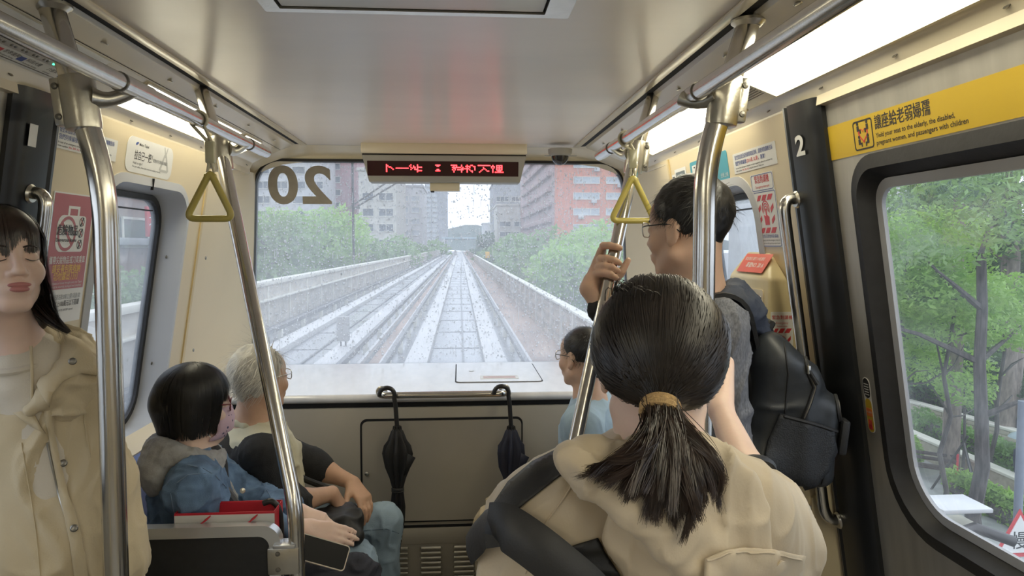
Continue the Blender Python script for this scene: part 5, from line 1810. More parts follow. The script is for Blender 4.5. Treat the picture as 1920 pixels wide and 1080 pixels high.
class SDF:
    def __init__(self):
        self.p = []

    def cap(self, a, b, ra, rb=None, k=.02, op='u', n=None, flat=1.0):
        """round cone from a to b; flat < 1 thins it along the direction n"""
        a, b = _v(a), _v(b)
        rb = ra if rb is None else rb
        nn = None if n is None else _v(n) / np.linalg.norm(_v(n))
        r = max(ra, rb)
        self.p.append(('cap', (a, b, ra, rb, nn, flat), k, op, np.minimum(a, b) - r, np.maximum(a, b) + r))
        return self

    def chain(self, pts, rs, k=.02, op='u', n=None, flat=1.0):
        for i in range(len(pts) - 1):
            self.cap(pts[i], pts[i + 1], rs[i], rs[i + 1], k, op, n, flat)
        return self

    def ell(self, c, r, R=None, k=.02, op='u'):
        c, r = _v(c), _v(r)
        R = np.eye(3) if R is None else np.array(R, np.float64)      # rows are the axes
        m = max(r)
        self.p.append(('ell', (c, r, R), k, op, c - m, c + m))
        return self

    def box(self, c, h, R=None, r=.01, k=.01, op='u'):
        c, h = _v(c), _v(h)
        R = np.eye(3) if R is None else np.array(R, np.float64)
        m = np.linalg.norm(h)
        self.p.append(('box', (c, h, R, r), k, op, c - m, c + m))
        return self

    def half(self, p0, n, k=.01):
        """cut away what lies on the side n points to"""
        n = _v(n) / np.linalg.norm(_v(n))
        self.p.append(('half', (_v(p0), n), k, 'i', None, None))
        return self

    def mesh(self, vox, relax=2):
        lo = np.min([q[4] for q in self.p if q[3] == 'u'], 0) - 4 * vox
        hi = np.max([q[5] for q in self.p if q[3] == 'u'], 0) + 4 * vox
        sh = np.ceil((hi - lo) / vox).astype(int) + 1
        V = np.full(sh, 1e3, np.float32)
        ax = [(lo[i] + vox * np.arange(sh[i])).astype(np.float32) for i in range(3)]
        for typ, a, k, op, b0, b1 in self.p:
            if typ == 'half':
                i0, i1 = np.zeros(3, int), sh
            else:
                m = k + 3 * vox
                i0 = np.clip(np.floor((b0 - m - lo) / vox).astype(int), 0, sh)
                i1 = np.clip(np.ceil((b1 + m - lo) / vox).astype(int) + 1, 0, sh)
                if (i1 <= i0).any():
                    continue
            X, Y, Z = np.meshgrid(ax[0][i0[0]:i1[0]], ax[1][i0[1]:i1[1]], ax[2][i0[2]:i1[2]], indexing='ij', sparse=True)
            if typ == 'cap':
                A, B, ra, rb, n, flat = a
                ba = B - A
                px, py, pz = X - A[0], Y - A[1], Z - A[2]
                if n is not None and flat != 1.0:
                    g = 1 / flat - 1
                    q = (px * n[0] + py * n[1] + pz * n[2]) * g
                    px, py, pz = px + q * n[0], py + q * n[1], pz + q * n[2]
                    ba = ba + n * (ba @ n) * g
                L2 = max(float(ba @ ba), 1e-9)
                t = np.clip((px * ba[0] + py * ba[1] + pz * ba[2]) / L2, 0, 1)
                d = np.sqrt((px - t * ba[0]) ** 2 + (py - t * ba[1]) ** 2 + (pz - t * ba[2]) ** 2) - (ra + (rb - ra) * t)
                if n is not None:
                    d = d * flat
            elif typ == 'ell':
                c, r, R = a
                px, py, pz = X - c[0], Y - c[1], Z - c[2]
                q = [(px * R[i][0] + py * R[i][1] + pz * R[i][2]) / r[i] for i in range(3)]
                k0 = np.sqrt(q[0] ** 2 + q[1] ** 2 + q[2] ** 2)
                k1 = np.sqrt((q[0] / r[0]) ** 2 + (q[1] / r[1]) ** 2 + (q[2] / r[2]) ** 2) + 1e-9
                d = k0 * (k0 - 1) / k1
            elif typ == 'box':
                c, h, R, rr = a
                px, py, pz = X - c[0], Y - c[1], Z - c[2]
                q = [np.abs(px * R[i][0] + py * R[i][1] + pz * R[i][2]) - (h[i] - rr) for i in range(3)]
                d = np.sqrt(np.maximum(q[0], 0) ** 2 + np.maximum(q[1], 0) ** 2 + np.maximum(q[2], 0) ** 2) + np.minimum(np.maximum(q[0], np.maximum(q[1], q[2])), 0) - rr
            else:
                p0, n = a
                d = (X - p0[0]) * n[0] + (Y - p0[1]) * n[1] + (Z - p0[2]) * n[2]
            sl = (slice(i0[0], i1[0]), slice(i0[1], i1[1]), slice(i0[2], i1[2]))
            d = np.broadcast_to(d, V[sl].shape).astype(np.float32)
            o = V[sl]
            if op == 'u':
                h = np.clip(.5 + .5 * (o - d) / k, 0, 1)
                V[sl] = o + (d - o) * h - k * h * (1 - h)
            else:
                e = -d if op == 's' else d
                h = np.clip(.5 - .5 * (o - e) / k, 0, 1)
                V[sl] = np.where(o > 900, o, o + (e - o) * h + k * h * (1 - h))
        return surface_nets(V, lo, vox, relax)


def surface_nets(V, lo, vox, relax):
    s = V < 0
    c = np.zeros(np.array(V.shape) - 1, np.int8)
    for dx in (0, 1):
        for dy in (0, 1):
            for dz in (0, 1):
                c += s[dx:c.shape[0] + dx, dy:c.shape[1] + dy, dz:c.shape[2] + dz]
    act = (c > 0) & (c < 8)
    ijk = np.argwhere(act)
    idx = np.full(act.shape, -1, np.int64)
    idx[act] = np.arange(len(ijk))
    cor = np.array([(a, b, d) for a in (0, 1) for b in (0, 1) for d in (0, 1)])
    val = [V[ijk[:, 0] + q[0], ijk[:, 1] + q[1], ijk[:, 2] + q[2]] for q in cor]
    acc = np.zeros((len(ijk), 3))
    cnt = np.zeros(len(ijk))
    for i in range(8):
        for j in range(i + 1, 8):
            if np.abs(cor[i] - cor[j]).sum() != 1:
                continue
            a, b = val[i], val[j]
            x = (a < 0) != (b < 0)
            t = np.where(x, a / np.where(x, a - b, 1), 0)
            acc += np.where(x[:, None], cor[i] + (cor[j] - cor[i]) * t[:, None], 0)
            cnt += x
    P = lo + (ijk + acc / cnt[:, None]) * vox
    Q = []
    for axis in range(3):
        sl0 = [slice(None)] * 3
        sl1 = [slice(None)] * 3
        sl0[axis], sl1[axis] = slice(0, -1), slice(1, None)
        a, b = s[tuple(sl0)], s[tuple(sl1)]
        e = np.argwhere(a != b)
        u, w = [q for q in range(3) if q != axis]
        e = e[(e[:, u] > 0) & (e[:, w] > 0) & (e[:, u] < V.shape[u] - 1) & (e[:, w] < V.shape[w] - 1)]
        ins = a[e[:, 0], e[:, 1], e[:, 2]]
        def cell(du, dw):
            q = e.copy()
            q[:, u] += du
            q[:, w] += dw
            return idx[q[:, 0], q[:, 1], q[:, 2]]
        quad = np.stack([cell(-1, -1), cell(0, -1), cell(0, 0), cell(-1, 0)], 1)
        flip = ins if axis != 1 else ~ins
        quad[~flip] = quad[~flip][:, ::-1]
        Q.append(quad)
    Q = np.concatenate(Q)
    Q = Q[(Q >= 0).all(1)]
    for _ in range(relax):
        S = np.zeros_like(P)
        n = np.zeros(len(P))
        for i in range(4):
            for j in (i - 1, (i + 1) % 4):
                np.add.at(S, Q[:, i], P[Q[:, j]]) if False else None
        for i in range(4):
            j = (i + 1) % 4
            for a, b in ((i, j), (j, i)):
                S[:, 0] += np.bincount(Q[:, a], P[Q[:, b], 0], len(P))
                S[:, 1] += np.bincount(Q[:, a], P[Q[:, b], 1], len(P))
                S[:, 2] += np.bincount(Q[:, a], P[Q[:, b], 2], len(P))
                n += np.bincount(Q[:, a], minlength=len(P))
        P = P * .5 + .5 * S / np.maximum(n, 1)[:, None]
    return P, Q


def normals(P, Q):
    n = np.cross(P[Q[:, 2]] - P[Q[:, 0]], P[Q[:, 3]] - P[Q[:, 1]])
    N = np.zeros_like(P)
    for i in range(4):
        for c in range(3):
            N[:, c] += np.bincount(Q[:, i], n[:, c], len(P))
    return N / (np.linalg.norm(N, axis=1)[:, None] + 1e-12)


def solid(name, S, vox, m, parent, relax=2, disp=None, mats=None, pick=None):
    """mesh an SDF; disp(P,N) -> offset along the normal; mats + pick(centres) -> material per face"""
    P, Q = S.mesh(vox, relax)
    if disp is not None:
        N = normals(P, Q)
        P = P + N * disp(P, N)[:, None]
    me = np_mesh(name, P - (np.array(parent.location) if parent is not None else 0), Q, mats or m, True)
    if pick is not None:
        me.polygons.foreach_set('material_index', np.ascontiguousarray(pick(P[Q].mean(1)), np.int32))
    o = link(name, me, parent)
    return o


def folds(amp, f=(11, 11, 6), seed=0, fine=.3):
    def d(P, N):
        w = np.stack([vnoise(P * 5.0 + 3.3 * i, seed + 5 + i) for i in range(3)], 1) * .55
        a = vnoise(P * np.array(f) + w * 1.6, seed)
        b = vnoise(P * np.array(f) * 2.1 + 7.1 + w * 2.4, seed + 1)
        ra, rb = np.maximum(0, 1 - 3.0 * np.abs(a)), np.maximum(0, 1 - 3.0 * np.abs(b))
        return amp * (1.1 * ra ** 1.5 - .45 + fine * 1.4 * (rb ** 1.5 - .3))
    return d


def strands(name, paths, rad, m, parent, sides=3, taper=.25, cen=None):
    """many hair strands [n, k, 3] as thin tapering tubes in one mesh"""
    paths = np.asarray(paths, np.float64)
    n, k, _ = paths.shape
    T = np.gradient(paths, axis=1)
    T /= np.linalg.norm(T, axis=2)[:, :, None] + 1e-9
    ref = np.where(np.abs(T[:, :, 2:3]) < .9, np.array([0, 0, 1.0]), np.array([1.0, 0, 0])) if cen is None else paths - np.asarray(cen, np.float64)
    A = np.cross(T, ref)
    A /= np.linalg.norm(A, axis=2)[:, :, None] + 1e-9
    B = np.cross(T, A)
    r = np.linspace(1, taper, k)[None, :, None] * (rad if np.isscalar(rad) else np.asarray(rad)[:, None, None])
    V = np.stack([paths + r * (math.cos(2 * math.pi * j / sides) * A + math.sin(2 * math.pi * j / sides) * B) for j in range(sides)], 2)
    base = (np.arange(n)[:, None] * k + np.arange(k - 1)[None, :]) * sides
    Fq = []
    for j in range(1 if sides == 2 else sides):
        j2 = (j + 1) % sides
        Fq.append(np.stack([base + j, base + j2, base + sides + j2, base + sides + j], -1).reshape(-1, 4))
    V = V.reshape(-1, 3)
    if parent is not None:
        V = V - np.array(parent.location)
    o = link(name, np_mesh(name, V, np.concatenate(Fq), m, True), parent)
    return o


class Head:
    """head frame: local x to the person's right, y forward, z up; origin between the ears at eye height"""

    def __init__(s, c, f, u=(0, 0, 1), sc=1.0):
        f = Vector(f).normalized()
        u = Vector(u)
        r = f.cross(u).normalized()
        u = r.cross(f).normalized()
        s.c, s.sc = Vector(c), sc
        s.R = np.array([r[:], f[:], u[:]])

    def w(s, p):
        return np.array(s.c) + s.sc * (np.asarray(p, np.float64) @ s.R)

    def d(s, p):
        return np.asarray(p, np.float64) @ s.R

    def loc(s, P):
        return ((P - np.array(s.c)) @ s.R.T) / s.sc

    def mat4(s):
        M = Matrix(s.R.tolist()).transposed().to_4x4()
        M.translation = s.c
        return M @ Matrix.Scale(s.sc, 4)

    def e(s, S, c, r, k=.02, op='u', rot=None):
        R = s.R if rot is None else np.array(rot) @ s.R
        S.ell(s.w(c), np.array(r) * s.sc, R, k * s.sc, op)

    def cp(s, S, a, b, ra, rb, k=.02, op='u'):
        S.cap(s.w(a), s.w(b), ra * s.sc, rb * s.sc, k * s.sc, op)

    def build(s, S, female=True, neck_to=None, neck_r=.05):
        e, cp = s.e, s.cp
        e(S, (0, -.012, .030), (.075, .095, .088), .01)
        e(S, (0, .028, -.028), (.062, .064, .086), .014)
        e(S, (0, .046, .032), (.056, .046, .048), .016)
        e(S, (0, .069, -.096), (.023, .021, .018), .018)
        for q in (-1, 1):
            cp(S, (q * .052, .005, -.062), (q * .016, .066, -.098), .018 if female else .022, .015, .018)
            e(S, (q * .037, .060, -.030), (.026, .025, .026), .014)
            e(S, (q * .031, .100, .006), (.020, .016, .0115), .012, 's')
            e(S, (q * .031, .0755, .002), (.0165, .0145, .0125), .003)
            e(S, (q * .0135, .0935, -.034), (.0085, .010, .0075), .005)
            # ears
            e(S, (q * .077, -.006, -.010), (.0075, .019, .031), .006)
            e(S, (q * .085, -.002, -.008), (.006, .011, .019), .005, 's')
            e(S, (q * .076, .002, -.036), (.006, .008, .009), .006)
        cp(S, (0, .086, .016), (0, .106, -.026), .0075, .0105, .010)
        e(S, (0, .1055, -.030), (.0118, .0115, .0095), .006)
        for q in (-1, 1):
            e(S, (q * .0068, .1045, -.0405), (.0036, .005, .0032), .002, 's')
        e(S, (0, .080, -.064), (.032, .020, .022), .012)
        e(S, (0, .0985, -.0580), (.021, .0070, .0048), .004)
        e(S, (0, .0975, -.0690), (.0185, .0075, .0058), .004)
        a = s.w((0, -.022, -.055))
        if neck_to is not None:
            S.cap(a, neck_to, neck_r * s.sc, neck_r * 1.08 * s.sc, .03)

    def brow_lash(s, name, m, parent, z, x0, x1, y, th, arch=.004, closed=False):
        for q in (-1, 1):
            b = MB()
            pts = []
            for i in range(9):
                t = i / 8
                x = x0 + (x1 - x0) * t
                zz = z + (arch * math.sin(math.pi * t) if not closed else -arch * math.sin(math.pi * t))
                yy = y - .9 * max(0, x - .022) ** 1.0 * .55
                pts.append(s.w((q * x, yy, zz)) - np.array(parent.location))
            b.tube(pts, [th * s.sc * (.35 + .65 * math.sin(math.pi * min(1, .15 + .8 * i / 8))) for i in range(9)], 6)
            b.obj(name, m, parent)


def crown_paths(H, n, rad, th1, drop, rng, phi=(-3.1416, 3.1416), crown=(0, -.02), k=12, jit=.004, inward=.0, lift=0.0, wave=.0, face=None, th0=.05):
    """strands combed from the crown down the skull, then hanging by drop; phi = 0 is the back, +-pi the front"""
    ph = rng.uniform(phi[0], phi[1], n)
    out = np.zeros((n, k, 3))
    L = drop(ph) if callable(drop) else np.full(n, drop)
    T1 = th1(ph) if callable(th1) else np.full(n, th1)
    off = rng.uniform(-jit, jit, n) + lift
    L = L * rng.uniform(.80, 1.06, n)
    s0 = rng.uniform(th0, .75, n)
    for j in range(k):
        t = j / (k - 1)
        kb = .72
        th = np.where(t < kb, s0 + (T1 - s0) * (t / kb), T1)
        ex = np.where(t < kb, 0, (t - kb) / (1 - kb)) * L
        a, b, c = rad[0] + off, rad[1] + off, rad[2] + off
        x = a * np.sin(th) * np.sin(ph)
        y = crown[1] * (1 - np.sin(th)) - b * np.sin(th) * np.cos(ph) - .012
        z = c * np.cos(th) + .03 - ex
        sc = 1 - inward * (ex / .1) ** 1.5
        wv = wave * np.sin(9 * t + ph * 7)
        out[:, j] = np.stack([x * sc + crown[0] * (1 - t) + wv, y * sc + wv * .5, z], 1)
    return (out.reshape(-1, 3) @ H.R * H.sc + np.array(H.c)).reshape(n, k, 3)


def short_hair(H, n, rad, keep, rng, length, dirf, k=5, lift=.25, droop=.4):
    """short strands rooted on the scalp; keep(local) filters roots; dirf(local) is the combing direction"""
    d = rng.normal(size=(n * 3, 3))
    d /= np.linalg.norm(d, axis=1)[:, None]
    P = d * np.array(rad) + np.array([0, -.012, .03])
    ok = keep(P)
    P, d = P[ok][:n], d[ok][:n]
    D = dirf(P)
    D = D - (D * d).sum(1)[:, None] * d
    D /= np.linalg.norm(D, axis=1)[:, None] + 1e-9
    D = D + rng.normal(size=D.shape) * .28
    L = length(P) * rng.uniform(.6, 1.15, len(P))
    out = np.zeros((len(P), k, 3))
    for j in range(k):
        t = j / (k - 1)
        out[:, j] = P + (D * t + d * (lift * t - droop * t * t * .5)) * L[:, None] - d * .004
    return (out.reshape(-1, 3) @ H.R * H.sc + np.array(H.c)).reshape(len(P), k, 3)


def hand(S, wrist, fdir, back, side, curl=(.3, .5, .4), sc=1.0, thumb=None, spread=.0, curls=None):
    """five-fingered hand; back points out of the back of the hand; side +1 right hand, -1 left hand"""
    w = Vector(wrist)
    f = Vector(fdir).normalized()
    b = Vector(back)
    b = (b - f * b.dot(f)).normalized()
    t = f.cross(b) * (-side)
    offs = [(.030, .088, (.042, .025, .020)), (.010, .092, (.046, .028, .021)), (-.010, .087, (.042, .026, .020)), (-.028, .079, (.034, .020, .018))]
    for i, (o, l, ph) in enumerate(offs):
        kn = w + (f * l + t * o) * sc
        S.cap(w + t * o * .45 * sc, kn, .0155 * sc, .0125 * sc, .014 * sc)
        c = curls[i] if curls else curl
        a = 0
        p = kn
        ff = f + t * (o * spread * 10)
        ff.normalize()
        for j, q in enumerate(ph):
            a += c[j]
            d = ff * math.cos(a) - b * math.sin(a)
            e = p + d * q * sc
            S.cap(p, e, (.0100 - .0009 * j) * sc * (.92 if i == 3 else 1), (.0092 - .0009 * j) * sc * (.92 if i == 3 else 1), .004)
            p = e
    p0 = w + (f * .022 + t * .022 - b * .006) * sc
    td = Vector(thumb).normalized() if thumb is not None else (f * .75 + t * .6 - b * .25).normalized()
    p1 = p0 + td * .042 * sc
    d2 = (td + f * .25 - b * .1).normalized()
    p2 = p1 + d2 * .034 * sc
    p3 = p2 + (d2 + f * .15).normalized() * .026 * sc
    S.cap(p0, p1, .0165 * sc, .0125 * sc, .014 * sc)
    S.cap(p1, p2, .0115 * sc, .0105 * sc, .004)
    S.cap(p2, p3, .0105 * sc, .0085 * sc, .004)


def glasses(H, name, m, parent, w=.029, h=.017, y=.101, z=.004, th=.0016, lens=None, tm=None):
    t = link(name, MB().tube([H.w((-.009, y, z + .004)) - np.array(parent.location), H.w((0, y + .003, z + .007)) - np.array(parent.location), H.w((.009, y, z + .004)) - np.array(parent.location)], th * .9, 6).mesh('bridge', m), parent)
    L0 = np.array(parent.location)
    for q in (-1, 1):
        loop = [H.w((q * (.0335 + u), y - .30 * max(0, abs(.0335 + u) - .02), z + v)) - L0 for u, v in rrect(-w * .82, w * .82, -h, h, h * .7, 4)]
        MB().tube(loop, th, 6, closed=True).obj('rim', m, t)
        pts = [H.w((q * .058, y - .012, z + .006)) - L0, H.w((q * .071, y - .03, z + .007)) - L0, H.w((q * .078, .02, z + .006)) - L0, H.w((q * .080, -.005, z + .003)) - L0, H.w((q * .079, -.028, z - .016)) - L0]
        MB().tube(pts, th * 1.1, 6).obj('temple', tm or m, t)
        if lens is not None:
            MB().raw(loop, [tuple(range(len(loop)))]).obj('lens', lens, t)
    return t


_BVH = {}


def bvh_of(o):
    from mathutils.bvhtree import BVHTree
    if o.name not in _BVH:
        off = o.parent.location
        _BVH[o.name] = BVHTree.FromPolygons([v.co + off for v in o.data.vertices], [p.vertices[:] for p in o.data.polygons])
    return _BVH[o.name]


def onto(bases, px, py, off):
    """point on the garment seen at (px, py), lifted off its surface"""
    best = None
    d = Vector(_ray(px, py)).normalized()
    for o in bases:
        h, n, _, dist = bvh_of(o).ray_cast(CAM_POS, d)
        if h is not None and (best is None or dist < best[2]):
            best = (h, n if n.dot(d) < 0 else -n, dist)
    return None if best is None else best[0] + (best[1] * .5 - d * .5).normalized() * off


def patch(name, bases, t, poly, m, off=.002, th=.002, step=10):
    """a cloth panel sewn onto a garment: outline given as seen, laid onto the garment's surface"""
    from mathutils.geometry import delaunay_2d_cdt
    n = len(poly)
    out = []
    for i in range(n):
        a, b = Vector(poly[i]), Vector(poly[(i + 1) % n])
        k = max(1, int((b - a).length / step))
        out += [a.lerp(b, j / k) for j in range(k)]
    ol = len(out)
    xs, ys = [p[0] for p in poly], [p[1] for p in poly]
    y = min(ys)
    while y < max(ys):
        x = min(xs)
        while x < max(xs):
            c = False
            for i in range(n):
                (x1, y1), (x2, y2) = poly[i], poly[(i + 1) % n]
                if (y1 > y) != (y2 > y) and x < (x2 - x1) * (y - y1) / (y2 - y1) + x1:
                    c = not c
            if c and min((p - Vector((x, y))).length for p in out[:ol]) > step * .6:
                out.append(Vector((x, y)))
            x += step
        y += step
    vs, _, fs, *_ = delaunay_2d_cdt(out, [(i, (i + 1) % ol) for i in range(ol)], [list(range(ol))], 1, 1e-5)
    P = [onto(bases, v.x, v.y, off) for v in vs]
    fs = [f for f in fs if all(P[i] is not None for i in f)]
    # keep the one connected piece
    par = list(range(len(P)))

    def root(i):
        while par[i] != i:
            par[i] = par[par[i]]
            i = par[i]
        return i
    for f in fs:
        for q in f[1:]:
            par[root(q)] = root(f[0])
    cnt = {}
    for f in fs:
        cnt[root(f[0])] = cnt.get(root(f[0]), 0) + 1
    big = max(cnt, key=cnt.get)
    fs = [f for f in fs if root(f[0]) == big]
    use = sorted({q for f in fs for q in f})
    new = {q: i for i, q in enumerate(use)}
    fs = [tuple(new[q] for q in f) for f in fs]
    P = [P[q] for q in use]
    o = MB().raw([p - Vector(t.location) for p in P], fs).obj(name, m, t, angle=80)
    md = o.modifiers.new('thickness', 'SOLIDIFY')
    md.thickness = th
    md.offset = 0
    return o


def seam(name, bases, t, pts, m, r=.0012, off=.001):
    """thread, zip or cord lying on a garment along a seen line"""
    L = []
    for i in range(len(pts) - 1):
        a, b = Vector(pts[i]), Vector(pts[i + 1])
        k = max(1, int((b - a).length / 9))
        L += [a.lerp(b, j / k) for j in range(k)]
    L.append(Vector(pts[-1]))
    P = [onto(bases, p.x, p.y, off) for p in L]
    P = [p - Vector(t.location) for p in P if p is not None]
    if len(P) > 2:
        MB().tube(P, r, 6).obj(name, m, t)


def kid(t, n):
    return [c for c in t.children if c.name.split('.')[0] == n][0]
# ------------------------------------------------------------------ people
M_SKIN = mat('warm_skin', (.70, .46, .33), .48, var=.06, scale=14, bump=.03, bscale=180, sss=.12)
M_SKIN2 = mat('fair_skin', (.80, .58, .47), .46, var=.05, scale=14, bump=.03, bscale=180, sss=.12)
M_SKIN3 = mat('tanned_skin', (.60, .37, .25), .5, var=.08, scale=16, bump=.05, bscale=160, sss=.1)
M_LIP = mat('rose_lips', (.50, .20, .19), .32, var=.05)
M_HAIR = mat('black_brown_hair', (.022, .017, .015), .38, var=.5, scale=30, spec=.55)
M_HAIR2 = mat('dark_brown_hair', (.035, .022, .017), .36, var=.5, scale=30, spec=.6)
M_HAIRB = mat('black_hair', (.016, .015, .015), .42, var=.4, scale=30, spec=.5)
M_HAIRW = mat('white_hair', (.66, .63, .55), .5, var=.15, scale=30)
M_COAT = mat('beige_cotton_coat', (.60, .50, .33), .75, var=.05, scale=9, bump=.12, bscale=260, sheen=.1)
M_COATLIN = mat('cream_sweatshirt', (.66, .60, .50), .85, var=.04, scale=20, bump=.15, bscale=300)
M_JKT = mat('beige_nylon_jacket', (.55, .46, .335), .6, var=.05, scale=7, bump=.06, bscale=300, sheen=.15)
M_JKTB = mat('black_nylon_panel', (.018, .018, .019), .5, var=.2, scale=20, bump=.06, bscale=300)
M_STRAPB = mat('black_webbing', (.014, .014, .015), .6, var=.2, scale=50, bump=.2, bscale=400)
M_HEATHER = mat('grey_heather_jersey', (.16, .165, .185), .85, var=.35, scale=240, detail=6, bump=.1, bscale=300, stretch=(1, 1, .35))
M_NAVY = mat('navy_hood_cloth', (.045, .055, .085), .8, var=.15, scale=12, bump=.1, bscale=200)
M_DENIM = mat('blue_denim', (.13, .215, .355), .8, var=.35, scale=14, bump=.25, bscale=500)
M_DENIML = mat('faded_blue_jeans', (.29, .39, .49), .8, var=.25, scale=7, bump=.2, bscale=500)
M_GREYH = mat('grey_hoodie_fleece', (.36, .36, .36), .9, var=.12, scale=60, bump=.15, bscale=300)
M_CREAMS = mat('cream_shirt_cotton', (.62, .58, .42), .8, var=.06, scale=12, bump=.08, bscale=300)
M_BLKKNIT = mat('black_knit', (.02, .02, .021), .85, var=.2, scale=40, bump=.2, bscale=300)
M_BLUES = mat('pale_blue_shirt_cotton', (.36, .48, .58), .8, var=.12, scale=10, bump=.08, bscale=300)
M_KHAKI = mat('khaki_trousers', (.46, .38, .25), .8, var=.08, scale=10, bump=.1, bscale=300)
M_DARKTR = mat('dark_trousers', (.03, .032, .045), .8, var=.2, scale=20, bump=.1, bscale=300)
M_SHOE = mat('dark_shoes', (.03, .03, .03), .5, var=.2)
M_SILVER = mat('silver_wire_frame', (.5, .48, .45), .25, 1.0, var=.05)
M_REDFR = mat('dark_red_spectacle_frame', (.16, .012, .02), .3, var=.1)
M_BLKFR = mat('black_spectacle_frame', (.02, .02, .022), .3, var=.1)
M_LENS = pane_mat('spectacle_lens', .03, (.8, .9, .9), 0.0)
V3 = Vector


def legs(S, hipL, hipR, kneeL, kneeR, ankL, ankR, r=(.095, .068, .05), pel=None, n=None):
    for h, k, a in ((hipL, kneeL, ankL), (hipR, kneeR, ankR)):
        S.cap(h, k, r[0], r[1], .05)
        S.cap(k, a, r[1], r[2], .03)
    S.cap(hipL, hipR, r[0] * 1.1, r[0] * 1.1, .05)


def shoes(t, ankL, ankR, f):
    f = V3(f).normalized()
    for a in (ankL, ankR):
        a = V3(a)
        S = SDF().cap(a + V3((0, 0, -.045)) - f * .03, a + V3((0, 0, -.055)) + f * .15, .045, .036, .02)
        S.cap(a + V3((0, 0, .0)), a + V3((0, 0, -.05)), .045, .045, .03)
        S.half(V3((a.x, a.y, .004)), (0, 0, -1), .004)
        solid('shoe', S, .008, M_SHOE, t)


# ================================================= 1. woman in the beige coat, eyes closed, at the left edge
def woman_coat():
    hc = at(2, 490, 1.63)
    H = Head(hc, (.74, -.66, .10), sc=.99)
    t = empty('person', 'standing woman in a beige hooded coat with closed eyes', 'person', 'passengers', loc=(hc.x, 1.74, 0))
    L0 = np.array(t.location)
    nb = V3((hc.x - .01, 1.70, 1.36))
    sl, sr = at(140, 742, 1.76), V3((hc.x - .125, 1.70, 1.315))
    el, wl = at(196, 905, 1.77), at(244, 1062, 1.74)
    er, wr = V3((sr.x - .005, 1.76, 1.05)), V3((sr.x + .02, 1.66, .84))
    pel = V3((hc.x + .01, 1.75, .86))
    hl, hr = pel + V3((.085, 0, -.02)), pel + V3((-.085, 0, -.02))
    kl, kr = hl + V3((.01, -.02, -.40)), hr + V3((-.01, -.02, -.40))
    al, ar = V3((kl.x, 1.76, .075)), V3((kr.x, 1.76, .075))
    S = SDF()
    H.build(S, True, nb, .044)
    S.cap(nb, nb + V3((0, .03, -.08)), .052, .065, .05)
    S.cap(nb + V3((0, .04, -.12)), pel, .075, .08, .05, n=(0, 1, 0), flat=.6)
    for a, b, c, sd in ((sl, el, wl, -1), (sr, er, wr, 1)):
        S.cap(nb + V3((0, .02, -.06)), a, .045, .045, .05)
        S.cap(a, b, .04, .034, .03)
        S.cap(b, c, .033, .025, .02)
    hand(S, wl, (.10, -.12, -1), (.8, -.55, .1), -1, (.45, .5, .4), 1.0)
    hand(S, wr, (0, -.1, -1), (-.9, -.3, 0), 1, (.4, .5, .4), 1.0)
    solid('body', S, .0034, M_SKIN2, t, 1)
    S = SDF()
    H.e(S, (0, .0985, -.0588), (.0225, .0080, .0060), .002)
    H.e(S, (0, .0978, -.0682), (.0190, .0085, .0066), .002)
    H.e(S, (0, .110, -.0636), (.026, .006, .0007), .001, 's')
    solid('lips', S, .0013, M_LIP, t, 1)
    H.brow_lash('lash_line', M_HAIRB, t, -.0025, .017, .0465, .0915, .0012, .0045, True)
    H.brow_lash('eyebrow', M_HAIR2, t, .022, .014, .046, .0915, .0022, .004)
    # sweatshirt
    S = SDF()
    S.cap(nb + V3((0, .015, -.05)), pel + V3((0, -.02, .1)), .105, .14, .05, n=(0, 1, 0), flat=.75)
    S.cap(nb + V3((0, .005, -.035)), nb + V3((0, .01, -.05)), .074, .085, .02)
    solid('sweatshirt', S, .009, M_COATLIN, t, 2, folds(.002, (14, 14, 8), 4))
    ring = [nb + V3((.070 * math.cos(a), .070 * math.sin(a) - .004, -.018 + .018 * math.sin(a))) - V3(L0) for a in [2 * math.pi * i / 24 for i in range(24)]]
    MB().tube(ring, .0085, 8, closed=True).obj('neckband', M_COATLIN, t)
    # trousers
    S = SDF()
    legs(S, hl + V3((-.02, .03, 0)), hr + V3((.02, .03, 0)), kl, kr, al, ar, (.075, .06, .05))
    solid('trousers', S, .012, M_DARKTR, t, 2)
    shoes(t, al, ar, (.2, -1, 0))
    # coat body, open at the front
    S = SDF()
    fr = (.15, -.99, 0)
    S.cap(nb + V3((.0, .035, -.16)), pel + V3((.0, 0, .02)), .150, .175, .06, n=fr, flat=.74)
    S.cap(pel + V3((.0, 0, .02)), pel + V3((.0, .0, -.22)), .175, .19, .05, n=fr, flat=.8)
    S.cap(sl + V3((-.02, .0, .0)), sr + V3((.03, .01, -.01)), .062, .066, .06)
    S.cap(nb + V3((0, .04, -.01)), sl, .06, .06, .05)
    S.cap(nb + V3((0, .04, -.01)), sr, .06, .06, .05)
    # sleeves
    for a, b, c in ((sl, el, wl), (sr, er, wr)):
        S.cap(a, b, .066, .062, .04)
        S.cap(b, c + (b - c).normalized() * .015, .062, .050, .03)
    # neck opening and front V
    S.cap(nb + V3((.0, -.03, .08)), nb + V3((0, -.045, -.06)), .070, .066, .02, 's')
    S.cap(nb + V3((.0, -.11, -.02)), nb + V3((.045, -.19, -.26)), .062, .018, .02, 's')
    hem = pel.z - .34

    def dsp(P, N):
        d = folds(.010, (13, 13, 6), 11)(P, N)
        # overlapping front placket edge
        return d
    solid('coat', S, .007, M_COAT, t, 2, dsp)
    # collar / hood gathered round the neck
    S = SDF()
    pts = []
    for i in range(15):
        a = math.radians(-62 + 304 * i / 14)
        pts.append(nb + V3((.105 * math.cos(a) + .01, .088 * math.sin(a) + .012, -.025 + .045 * math.sin(a) - .06 * max(0, -math.sin(a)))))
    S.chain(pts, [.016] + [.030] * 13 + [.016], .02)
